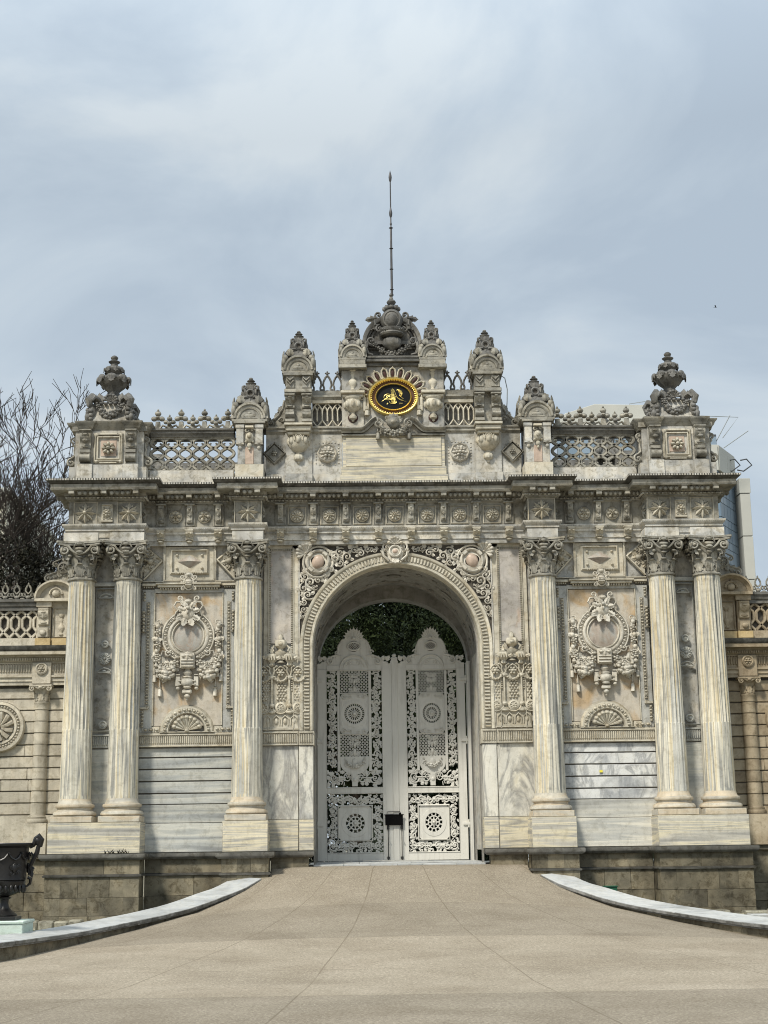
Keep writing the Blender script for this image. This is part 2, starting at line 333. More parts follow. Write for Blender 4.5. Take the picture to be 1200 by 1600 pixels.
def sweep(g, path, prof, closed=False, cap=True):
    """moulding: path in local xy, profile of (outwards, z); outwards is to the right of travel"""
    P = np.asarray(path, float); n = len(P); D = []
    for i in range(n):
        a = P[i]-P[i-1] if (i > 0 or closed) else None
        b = P[(i+1) % n]-P[i] if (i < n-1 or closed) else None
        if a is None: a = b
        if b is None: b = a
        a = a/(np.linalg.norm(a)+1e-9); b = b/(np.linalg.norm(b)+1e-9)
        na = np.array([a[1], -a[0]]); nb = np.array([b[1], -b[0]]); s = na+nb; k = np.dot(s, s)
        D.append(s*2/k if k > .15 else na)
    D = np.array(D); rings = []
    for i in range(n):
        rings.append([(P[i][0]+D[i][0]*o, P[i][1]+D[i][1]*o, z) for o, z in prof])
    if closed: rings.append(rings[0])
    loft(g, [r[::-1] for r in rings], True, cap and not closed, cap and not closed)

def obj(name, g, mat, parent=None, sharp=38):
    me = bpy.data.meshes.new(name)
    V = np.concatenate(g.V) if g.V else np.zeros((0, 3))
    F = g.F; me.vertices.add(len(V)); me.vertices.foreach_set('co', V.astype(np.float32).ravel())
    tot = np.array([len(f) for f in F], np.int32); st = np.concatenate([[0], np.cumsum(tot)[:-1]]).astype(np.int32)
    idx = np.fromiter((i for f in F for i in f), np.int32)
    me.loops.add(len(idx)); me.loops.foreach_set('vertex_index', idx)
    me.polygons.add(len(F)); me.polygons.foreach_set('loop_start', st); me.polygons.foreach_set('loop_total', tot)
    me.update(calc_edges=True); me.validate()
    me.shade_smooth()
    if sharp: me.set_sharp_from_angle(angle=R(sharp))
    me.materials.append(M[mat] if isinstance(mat, str) else mat)
    o = bpy.data.objects.new(name, me); COL.objects.link(o)
    if parent is not None:
        o.parent = parent
        root = parent
        while root.parent: root = root.parent
        if parent is root: o.matrix_parent_inverse = Matrix.Translation(-Vector(root['at'])) if 'at' in root else Matrix()
    return o
ROOTS = []
def thing(name, label, cat, at=(0, 0, 0), group=None):
    o = bpy.data.objects.new(name, None); COL.objects.link(o); o.location = at; o['at'] = at
    o.empty_display_size = .2; o['label'] = label; o['category'] = cat
    if group: o['group'] = group
    ROOTS.append(o); return o
def tag(o, label, cat, group=None):
    o['label'] = label; o['category'] = cat
    if group: o['group'] = group
    return o
def structure(o): o['kind'] = 'structure'; return o

# ------------------------------------------------------------------ ornament vocabulary (all in a relief frame)
def spiral(c, r0, turns, a0, d=1, r1=.12, n=None):
    n = n or int(12*turns)+2; t = np.linspace(0, 1, n)
    rr = r0*(1-t*(1-r1)); a = a0+d*t*turns*2*PI
    return np.stack([c[0]+rr*np.cos(a), c[1]+rr*np.sin(a), np.zeros(n)], 1)
def scroll(g, c, r0, turns=1.4, a0=0., d=1, w=None, h=0., lead=None, taper=.45, rise=.6, nn=6, eye=True):
    """volute: lead-in points then a shrinking spiral ending in a boss"""
    P = spiral(c, r0, turns, a0, d)
    if lead is not None: P = np.concatenate([np.c_[np.asarray(lead, float), np.zeros(len(lead))], P])
    P[:, 2] = h + np.linspace(0, 1, len(P))*rise*r0*.5
    w = w or r0*.26
    rad = np.linspace(1, taper, len(P))*w
    if lead is not None: rad[:len(lead)] *= np.linspace(.35, 1, len(lead))
    tube(g, P, rad, nn)
    if eye: ell(g, (c[0], c[1], h+rise*r0*.5), (r0*.22, r0*.22, r0*.25), 7, 5)
def leaf(g, p, ang, L, W, h=0., curl=.5, lobes=3, bulge=.25, nt_=9, th=.012):
    """acanthus blade growing from p in direction ang; lobed edge, raised rib, tip curling outwards"""
    t = np.linspace(0, 1, nt_); V = []
    u = (-1, -.5, 0, .5, 1)
    for i, a in enumerate(t):
        wd = W*.5*(math.sin(PI*min(1, a*.86+.10))**.7)*(1+.28*math.sin(lobes*2*PI*a-1))*(1 if a < .97 else .3)
        for k in u:
            zz = h + bulge*W*(1-.55*abs(k)**1.2 - (.28 if abs(k) == .5 else 0)) * math.sin(PI*(.2+.8*a)**.8)*.9 + curl*L*a**3*.5
            V.append((a*L - (.10*L*a*abs(k)), k*wd, zz))
    V = np.array(V); c, s = math.cos(ang), math.sin(ang)
    W2 = np.stack([p[0]+V[:, 0]*c-V[:, 1]*s, p[1]+V[:, 0]*s+V[:, 1]*c, V[:, 2]], 1)
    lo = W2.copy(); lo[:, 2] -= th
    n = len(W2); F = []
    for i in range(nt_-1):
        for k in range(4):
            q = i*5+k; F.append((q, q+5, q+6, q+1)); F.append((q+n, q+1+n, q+6+n, q+5+n))
        F.append((i*5, i*5+n, i*5+5+n, i*5+5)); F.append((i*5+4, i*5+9, i*5+9+n, i*5+4+n))
    g.add(np.concatenate([W2, lo]), F)
def rosette(g, r, h=.05, n=8, core=.3, rings=1, seat=True):
    if seat: lathe(g, [(r, 0), (r, h*.25), (r*.9, h*.4), (0, h*.4)], 20)
    for q in range(rings):
        rr = r*(1-.38*q); off = q*PI/n
        for k in range(n):
            g.push(rz(2*PI*k/n+off)); ell(g, (rr*.62, 0, h*(.4+.45*q)), (rr*.36, rr*.62*math.sin(PI/n), h*.5), 8, 5); g.pop()
    ell(g, (0, 0, h*(.5+.4*(rings-1))), (r*core, r*core, h*.75), 10, 6)
def star(g, r, h=.06, n=8):
    for k in range(n):
        a = 2*PI*k/n
        c, s = math.cos(a), math.sin(a)
        L = r*(1. if k % 2 == 0 else .92); wd = r*.2
        V = [(0, 0, h), (L*.55*c-wd*s, L*.55*s+wd*c, h*.25), (L*c, L*s, 0), (L*.55*c+wd*s, L*.55*s-wd*c, h*.25), (L*.55*c, L*.55*s, h*.9)]
        g.add(V, [(0, 4, 1), (1, 4, 2), (0, 3, 4), (3, 2, 4)])
        a2 = a+PI/n; leaf(g, (r*.25*math.cos(a2), r*.25*math.sin(a2)), a2, r*.55, r*.26, 0, .1, 2, .2, 5)
    ell(g, (0, 0, h*.8), (r*.17, r*.17, h*.6))
def shell(g, r, h=.05, n=9, a0=0., a1=PI, lift=0.):
    for k in range(n):
        a = a0+(a1-a0)*(k+.5)/n; w = r*math.sin((a1-a0)/n/2)*1.05
        P = [(r*q*math.cos(a), r*q*math.sin(a), lift+h*(.4+.6*q)) for q in (.08, .35, .65, .88, 1.)]
        tube(g, P, [w*.14, w*.42, w*.75, w*1., w*.75], 7, .9)
        ell(g, P[3], (w*1.08, w*1.08, w*1.0), 7, 5)
    ell(g, (0, 0, h*.6+lift), (r*.16, r*.14, h*.7))
def garland(g, p0, p1, sag, r=.04, n=11, h=.02, rnd=None, swell=.8):
    rnd = rnd or random.Random(7)
    for k in range(n):
        t = k/(n-1); x = p0[0]+(p1[0]-p0[0])*t; y = p0[1]+(p1[1]-p0[1])*t - sag*4*t*(1-t)
        s = r*(.7+swell*math.sin(PI*t))
        if k % 3 == 1:
            g.push(tr(x, y, h+s*.4)); rosette(g, s*1.25, s*.9, 5, .35, 1, False); g.pop()
        else:
            for q in range(3):
                a = rnd.uniform(0, 6.28); rr = s*.55
                ell(g, (x+rr*math.cos(a), y+rr*math.sin(a), h+s*rnd.uniform(.2, .9)), s*rnd.uniform(.5, .72), 7, 5)
        if k % 2 == 0: leaf(g, (x, y), rnd.uniform(-2.6, -.5), s*1.7, s*1.1, h, .3, 2, .3, 6)
def tassel(g, x, y, w=.09, L=.22, h=.02):
    g.push(tr(x, y, h)); tube(g, [(0, L*.5, 0), (0, 0, 0)], w*.16, 5)
    g.push(rx(PI/2)); lathe(g, [(w*.2, 0), (w*.42, L*.1), (w*.3, L*.2), (w*.42, L*.3), (w*.5, L), (w*.1, L*1.02)], 10); g.pop(); g.pop()
def eggs(g, path, step, r, h=0., alt=True):
    """beads or eggs laid along a polyline (local xy)"""
    P = np.asarray(path, float); seg = np.linalg.norm(np.diff(P, axis=0), axis=1); L = np.concatenate([[0], np.cumsum(seg)])
    n = max(1, int(round(L[-1]/step)))
    for k in range(n):
        s = (k+.5)*L[-1]/n; i = min(len(seg)-1, int(np.searchsorted(L, s)-1)); i = max(i, 0); t = (s-L[i])/max(seg[i], 1e-6)
        p = P[i]+(P[i+1]-P[i])*t; d = (P[i+1]-P[i])/max(seg[i], 1e-6)
        g.push(tr(p[0], p[1], h) @ rz(math.atan2(d[1], d[0])))
        ell(g, (0, 0, 0), (step*.36, r, r*.8), 7, 5); 
        if alt: box(g, step*.44, step*.56, -r, r, -r*.5, r*.35, .002)
        g.pop()
def dentils(g, path, step, w, hgt, dep, h=0., fill=.6, c=.004):
    P = np.asarray(path, float); seg = np.linalg.norm(np.diff(P, axis=0), axis=1)
    for i in range(len(seg)):
        n = max(1, int(round(seg[i]/step))); d = (P[i+1]-P[i])/seg[i]; st = seg[i]/n
        for k in range(n):
            p = P[i]+d*(k+.5)*st
            g.push(tr(p[0], p[1], h) @ rz(math.atan2(d[1], d[0]))); box(g, -st*fill/2, st*fill/2, -w, w, 0, dep, c); g.pop()
def flutes(g, x0, x1, y0, y1, h=0., n=10, dep=.02):
    """band of upright round-headed gadroons between two fillets"""
    st = (x1-x0)/n
    for k in range(n):
        x = x0+(k+.5)*st; w = st*.30
        tube(g, [(x, y0+.01, h), (x, y0+.03, h+dep*.6), (x, y1-.03, h+dep*.6), (x, y1-.008, h)], [w*.5, w, w, w*.5], 6)
    box(g, x0, x1, y1-.004, y1+.022, h-.01, h+dep*1.4, .003)
def console(g, w, hh, d, mat=None):
    """scrolled bracket: side profile extruded across its width, leaf on the front. Local: top at y=0, hangs to -hh"""
    S = [(0, 0), (d, 0), (d, -.10*hh), (d*.92, -.16*hh), (d*1.0, -.26*hh), (d*.95, -.38*hh), (d*.74, -.48*hh), (d*.50, -.60*hh), (d*.42, -.72*hh), (d*.50, -.82*hh), (d*.46, -.94*hh), (d*.28, -hh), (0, -hh)]
    rings = []
    for x in (-w/2, -w/2+.006, w/2-.006, w/2):
        k = .0 if abs(x) < w/2-.001 else .006
        rings.append([(x, y, max(0, z-k)) for z, y in S])
    loft(g, rings)
    leaf(g, (0, -.18*hh), -PI/2, hh*.5, w*.8, d*.62, .0, 2, .25, 7)
    ell(g, (0, -.24*hh, d*.95), (w*.28, hh*.08, d*.2)); ell(g, (0, -.84*hh, d*.5), (w*.34, hh*.07, d*.16))
def balrelief(g, hh, w, dep=.4):
    P = [(.30, 0), (.34, .04), (.2, .07), (.16, .12), (.36, .25), (.48, .36), (.40, .44), (.18, .52), (.16, .62), (.26, .74), (.16, .8), (.34, .86), (.40, .93), (.40, 1)]
    g.push(scl(1, 1, dep) @ rx(-PI/2)); lathe(g, [(r*w, y*hh) for r, y in P], 12); g.pop()
def rectloop(x0, x1, y0, y1): return [(x0, y0), (x0, y1), (x1, y1), (x1, y0)]   # travel so that outwards is outside
def frame(g, x0, x1, y0, y1, wd, h0, h1, lip=.3):
    sweep(g, rectloop(x0, x1, y0, y1), [(0, h0), (0, h1), (-wd*lip, h1), (-wd*.6, h1*.55+h0*.45), (-wd, h0+.3*(h1-h0)), (-wd, h0)], True)
def cartouche(g, r, h=.08, rnd=None):
    """scrolled shield with a boss"""
    ell(g, (0, 0, 0), (r*.52, r*.66, h*1.3), 14, 8)
    tube(g, [(r*.62*math.cos(a), r*.78*math.sin(a), h*.3) for a in np.linspace(0, 2*PI, 25)], r*.09, 6)
    for s in (-1, 1):
        g.push(scl(s, 1, 1))
        scroll(g, (r*.72, r*.75), r*.30, 1.3, -PI/2, 1, r*.1, h*.3, [(r*.35, r*.1), (r*.55, r*.3)])
        scroll(g, (r*.66, -r*.66), r*.26, 1.3, PI/2, -1, r*.09, h*.3, [(r*.40, -r*.1), (r*.5, -r*.3)])
        leaf(g, (r*.5, 0), .4, r*.6, r*.4, h*.1, .3, 3)
        g.pop()
# ================================================================== the marble gateway
rnd = random.Random(11)
gate = thing('monumental_gateway', 'ornate pale marble gateway with paired fluted columns, round arch and carved roofline crest', 'gateway', (0, 0, 0))
CA, CB, CC = 7.22, 6.17, 3.40

def part(name, g, mat, parent=gate, label=None):
    o = obj(name, g, mat, parent)
    if label: o['label'] = label
    return o
def both(f):
    for s in (-1, 1): f(s)

# ---- masonry core
g = G()
for s in (-1, 1):
    box(g, s*1.93, s*7.58, .012, 3.4, .30, 7.32, .01)          # flanks of the passage
box(g, -7.5, 7.5, -.10, 3.4, 7.32, 8.66, .0)
for s in (-1, 1):
    box(g, s*5.87, s*7.50, -.59, 0, 7.32, 8.6, 0); box(g, s*3.10, s*3.70, -.59, 0, 7.32, 8.6, 0)
na = 40
def arcpts(r, n=na, zc=4.9, rz_=None, a0=0, a1=PI): return [(r*math.cos(a), zc+(rz_ or r)*math.sin(a)) for a in np.linspace(a0, a1, n+1)]
part('wall', g, 'marble')
# vault lining + spandrel filling behind the archivolt
g = G(); ar = arcpts(1.93)
V = [(x, .03, z) for x, z in ar]+[(x, 2.9, z) for x, z in ar]
n = len(ar); F = [(i, i+1, n+i+1, n+i) for i in range(n-1)]
g.add(V, F)
# solid above vault (front skin behind spandrels and the rear skin)
for y, hb in ((.03, 7.33), (3.4, 7.33)):
    out = [(2.25*max(-1, min(1, x/1.93*1.25)), hb if abs(x/1.93*1.25) < 1.0 or z > 6 else z) for x, z in ar]
    g.add([(x, y, z) for x, z in ar]+[(x, y, z) for x, z in out], [(i, n+i, n+i+1, i+1) for i in range(n-1)])
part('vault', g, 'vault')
g = G()     # rear arch ring and transverse ribs inside the passage
inner = [(1.86, 0), (1.86, 2.4)]+arcpts(1.86, 32, 4.9, 1.60)+[(-1.86, 2.4), (-1.86, 0)]
outer = [(1.96, 0), (1.96, 2.4)]+arcpts(1.96, 32, 4.9, 1.96)+[(-1.96, 2.4), (-1.96, 0)]
m_ = len(inner)
V = []
for y in (2.85, 3.42):
    V += [(x, y, z) for x, z in inner]; V += [(x, y, z) for x, z in outer]
F = []
for i in range(m_-1):
    F += [(i, i+1, m_+i+1, m_+i), (2*m_+i, 3*m_+i, 3*m_+i+1, 2*m_+i+1), (i, 2*m_+i, 2*m_+i+1, i+1), (m_+i, m_+i+1, 3*m_+i+1, 3*m_+i)]
g.add(V, F)
g.push(RB)
for y0, y1 in ((.35, .60), (2.25, 2.5)):
    p = [(1.93, 0), (1.93, 4.9)]+arcpts(1.93, 32)[1:]+[(-1.93, 0)]
    sweep(g, p, [(-.0, -y1), (-.035, -y1+.02), (-.035, -y0-.02), (-.0, -y0)])
g.pop()
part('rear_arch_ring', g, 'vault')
g = G()     # carved coffering on the soffit
for a in np.linspace(R(12), R(168), 14):
    T = tr(0, 0, 4.9) @ ry(PI/2-a) @ tr(0, 0, 1.93)
    for yy in (.78, 2.08):
        g.push(T @ tr(0, yy, 0) @ rx(PI)); prism(g, [(-.075, -.05), (.075, -.05), (0, .06)], 0, .03, .008); g.pop()
for a in (90, 48, 132, 15, 165):
    g.push(tr(0, 0, 4.9) @ ry(PI/2-R(a)) @ tr(0, 1.42, 1.93) @ rx(PI))
    lathe(g, [(.16, 0), (.17, .03), (.12, .045), (.10, .02), (0, .02)], 16)
    for s in (-1, 1):
        g.push(scl(s, 1, 1)); scroll(g, (.30, .05), .11, 1.2, PI, -1, .03, .01, [(.1, -.1), (.2, -.05)]); g.pop()
    g.pop()
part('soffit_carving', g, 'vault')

# ---- plinth
def plinth_path(e=0):
    L = [(-7.74, 3.5), (-7.74, -.85), (-5.68, -.85), (-5.68, -.12), (-3.92, -.12), (-3.92, -.85), (-2.88, -.85), (-2.88, -.12), (-2.03, -.12), (-2.03, .2)]
    return L
for s in (-1, 1):
    P = plinth_path()
    if s > 0: P = [(-x, y) for x, y in reversed(P)]
    g = G()
    # ashlar faces of the plinth, course by course
    rr = random.Random(5+s)
    for z0, z1 in ((-1.35, -.98), (-.98, -.60), (-.60, -.16), (-.11, .20)):
        for i in range(len(P)-1):
            a, b = np.array(P[i]), np.array(P[i+1]); L = np.linalg.norm(b-a); d = (b-a)/L; nn = np.array([d[1], -d[0]])
            x = 0
            while x < L-1e-6:
                w_ = min(L-x, rr.uniform(.55, 1.3)); w_ = L-x if L-x-w_ < .3 else w_
                p = a+d*x
                T = np.eye(4); T[:2, 0] = d; T[:2, 1] = -nn; T[:2, 3] = p
                g.push(T); box(g, .002, w_-.002, rr.uniform(0, .012), .35, z0+.002, z1-.002, .005); g.pop(); x += w_
    part('plinth_course', g, 'plinth')
    g = G()
    sweep(g, P, [(-.3, .19), (.06, .19), (.11, .23), (.12, .26), (.12, .315), (.10, .33), (-.3, .33)])
    sweep(g, P, [(-.05, -.165), (.035, -.16), (.045, -.13), (.01, -.105), (-.05, -.105)])
    part('plinth_ledge', g, 'cap')

# ---- pedestals and columns
def column(x, ax=-.34):
    g = G(); g.push(tr(x, ax, 0))
    box(g, -.46, .46, -.46, .46, 1.0, 1.135, .012)
    lathe(g, [(.30, 1.13), (.44, 1.137), (.475, 1.17), (.475, 1.21), (.445, 1.25), (.405, 1.26), (.385, 1.285), (.39, 1.32), (.425, 1.335), (.435, 1.365), (.425, 1.40), (.385, 1.412), (.375, 1.44), (.36, 1.475), (.352, 1.52), (.3, 1.53)], 40)
    g.pop(); base = g
    g = G(); g.push(tr(x, ax, 0))
    nf, k = 24, 7; n_ = nf*k; th = np.arange(n_)*2*PI/n_; rings = []
    u = (th*nf/(2*PI)) % 1
    fl = np.where((u > .12) & (u < .88), np.sqrt(np.clip(1-((u-.5)/.38)**2, 0, 1)), 0)
    zs = [1.50, 1.56, 1.60, 2.2, 3.03, 3.045, 3.055, 4.2, 5.3, 6.20, 6.27, 6.31, 6.34, 6.42]
    for z in zs:
        t = (z-1.5)/4.92; r = .350-.055*t**1.25
        if z <= 1.56 or z >= 6.34: dp = 0
        elif z < 3.04: dp = .0075
        else: dp = .030*(1 if z < 6.2 else (.75 if z < 6.3 else .35))
        if z == 3.045: r += .004
        rr = r - dp*fl
        rings.append(np.stack([rr*np.cos(th), rr*np.sin(th), np.full(n_, z)], 1))
    loft(g, rings); g.pop(); shaft = g
    g = G(); g.push(tr(x, ax, 0))
    lathe(g, [(.28, 6.41), (.30, 6.415), (.33, 6.43), (.335, 6.455), (.32, 6.48), (.295, 6.485), (.29, 6.5), (.285, 6.75), (.30, 6.95), (.345, 7.10), (.39, 7.17), (.3, 7.2)], 32)
    # abacus with hollow sides
    pl = []
    for q in range(4):
        a = q*PI/2
        for t in np.linspace(-1, 1, 7)[:-1]:
            px, py = .49*t, -.49+.13*(1-t*t)
            if abs(t) == 1: px, py = t*.46, -.50
            pl.append((px*math.cos(a)-py*math.sin(a), px*math.sin(a)+py*math.cos(a)))
        px, py = .46, -.50; pl.append((px*math.cos(a)-py*math.sin(a), px*math.sin(a)+py*math.cos(a)))
    prism(g, pl, 7.215, 7.26, .0); prism(g, [(1.05*a, 1.05*b) for a, b in pl], 7.262, 7.31, .01)
    for q in range(8):            # two tiers of leaves around the bell
        a = q*PI/4
        g.push(rz(a) @ tr(0, -.285, 6.50) @ RB); leaf(g, (0, 0), PI/2, .33, .22, .0, .55, 3, .22, 9); ell(g, (0, .29, .075), (.075, .028, .035), 8, 5)
        for sx in (-.05, 0, .05): tube(g, [(sx, .0, .02), (sx*1.2, .2, .035)], .011, 5)
        g.pop()
    for q in range(8):
        a = q*PI/4+PI/8
        g.push(rz(a) @ tr(0, -.285, 6.60) @ RB); leaf(g, (0, 0), PI/2, .40, .20, .0, .45, 3, .2, 8); g.pop()
        g.push(rz(a) @ tr(0, -.29, 6.72) @ RB @ rx(R(-10))); box(g, -.06, .06, 0, .22, 0, .03, .01); g.pop()
    for q in range(4):            # volutes, swag and egg on each face
        g.push(rz(q*PI/2) @ tr(0, -.37, 7.10) @ RB)
        for s in (-1, 1):
            g.push(scl(s, 1, 1)); scroll(g, (.335, .0), .115, 1.6, PI/2, -1, .032, .03, [(0, -.10), (.10, -.075), (.2, .02), (.26, .09)], .5, .5, 7); ell(g, (.335, 0, .06), .035)
            leaf(g, (.31, -.10), -PI/2-.4, .16, .11, -.02, .5, 2, .3, 6)
            g.pop()
        ell(g, (0, -.045, .06), (.085, .045, .05), 10, 6); ell(g, (0, .03, .05), (.11, .05, .05), 10, 6); ell(g, (0, .13, .08), (.08, .05, .05)); tube(g, [(-.13, .06, .05), (-.08, .16, .08), (0, .19, .09), (.08, .16, .08), (.13, .06, .05)], .018, 6)
        tube(g, [(-.24, .03, .02), (-.12, -.06, .05), (0, -.10, .06), (.12, -.06, .05), (.24, .03, .02)], .018, 6)
        ell(g, (0, -.16, .01), (.075, .03, .035), 8, 5)
        for s in (-1, 1): ell(g, (.23*s, -.13, -.0), (.05, .035, .06)); 
        g.pop()
    g.pop(); cap = g
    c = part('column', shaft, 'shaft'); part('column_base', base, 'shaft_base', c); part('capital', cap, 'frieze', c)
def columns(s):
    for x in (CA, CB, CC): column(s*x)
    g = G()
    box(g, s*5.69, s*7.72, -.80, .1, .332, .998, .012); part('pedestal', g, 'pedestal')
    g = G(); box(g, s*2.90, s*3.90, -.80, .1, .332, .998, .012); part('pedestal', g, 'pedestal')
both(columns)

# ---- lower wall slabs
def lower(s):
    g = G(); zs = [.335, .975, 1.385, 1.63, 1.90, 2.17, 2.43, 2.655]
    for i in range(len(zs)-1):
        gp = .004 if i < 2 else .013
        if i == 2: part('wall_base_slab', g, 'slab' if s < 0 else 'light_slab'); g = G()
        box(g, s*3.72, s*5.88, -.035 if i > 0 else -.045, .1, zs[i]+gp, zs[i+1]-gp, .008)
    part('coursed_slabs', g, 'slab' if s < 0 else 'white_slab')
    g = G(); box(g, s*3.6, s*5.95, -.01, .1, .34, 2.65, 0); part('joint_backing', g, 'backing_and_hole')
    g = G(); box(g, s*1.915, s*2.25, -.055, .5, .335, 1.02, .01); box(g, s*2.26, s*3.10, -.04, .1, .335, 1.02, .01)
    part('jamb_base_slab', g, 'pedestal')
    g = G(); box(g, s*1.925, s*2.25, -.045, .5, 1.024, 2.665, .01); box(g, s*2.262, s*3.10, -.028, .1, 1.024, 2.665, .01)
    part('jamb_slab', g, 'jamb')
    g = G()
    box(g, s*1.90, s*2.255, -.075, .5, 2.67, 2.99, .006); box(g, s*2.262, s*3.09, -.06, .1, 2.67, 2.99, .006)
    g.push(rel(0, -.072, 0)); flutes(g, s*1.93 if s > 0 else -2.24, s*2.24 if s > 0 else -1.93, 2.71, 2.95, 0, 8, .022); g.pop()
    g.push(rel(0, -.058, 0)); x0, x1 = sorted((s*2.29, s*3.06)); flutes(g, x0, x1, 2.71, 2.95, 0, 19, .022)
    box(g, x0, x1, 2.672, 2.70, 0, .03, .004); g.pop()
    box(g, s*3.72, s*5.9, -.07, .1, 2.665, 2.985, .006)
    x0, x1 = sorted((s*3.76, s*5.86)); g.push(rel(0, -.068, 0)); flutes(g, x0, x1, 2.72, 2.93, 0, 44, .022); box(g, x0, x1, 2.67, 2.70, 0, .04, .004); g.pop()
    part('fluted_band', g, 'relief_low')
    # narrow wall between the paired columns
    g = G()
    box(g, s*6.44, s*6.96, -.05, .1, .34, 2.63, .01); part('pilaster_slab', g, 'slab')
    g = G(); xm = s*6.70
    box(g, s*6.40, s*7.0, -.06, .1, 2.66, 2.97, .01)
    g.push(rel(xm, -.06, 0)); flutes(g, -.22, .22, 2.70, 2.93, 0, 9, .02)
    box(g, -.3, .3, 6.36, 6.46, 0, .05, .01); frame(g, -.21, .21, 3.05, 6.30, .035, 0, .03)
    for z, r in ((4.69, .14),): rosette(g.push(tr(0, z, 0)), r, .03, 14, .25); g.pop()
    for z, r in ((5.02, .09), (3.18, .10)):
        g.push(tr(0, z, 0)); lathe(g, [(r, 0), (r, .02), (r*.7, .03), (r*.5, .01), (0, .035)], 16); g.pop()
    for z in (6.1, 4.38):
        g.push(tr(0, z, 0)); tube(g, [(-.17, 0, 0), (-.09, .07, .02), (0, .09, .03), (.09, .07, .02), (.17, 0, 0)], .02, 6); box(g, -.15, .15, -.02, .01, 0, .03, .004); ell(g, (0, .025, .01), (.06, .035, .03)); g.pop()
    g.pop(); part('pilaster_relief', g, 'slab')
both(lower)

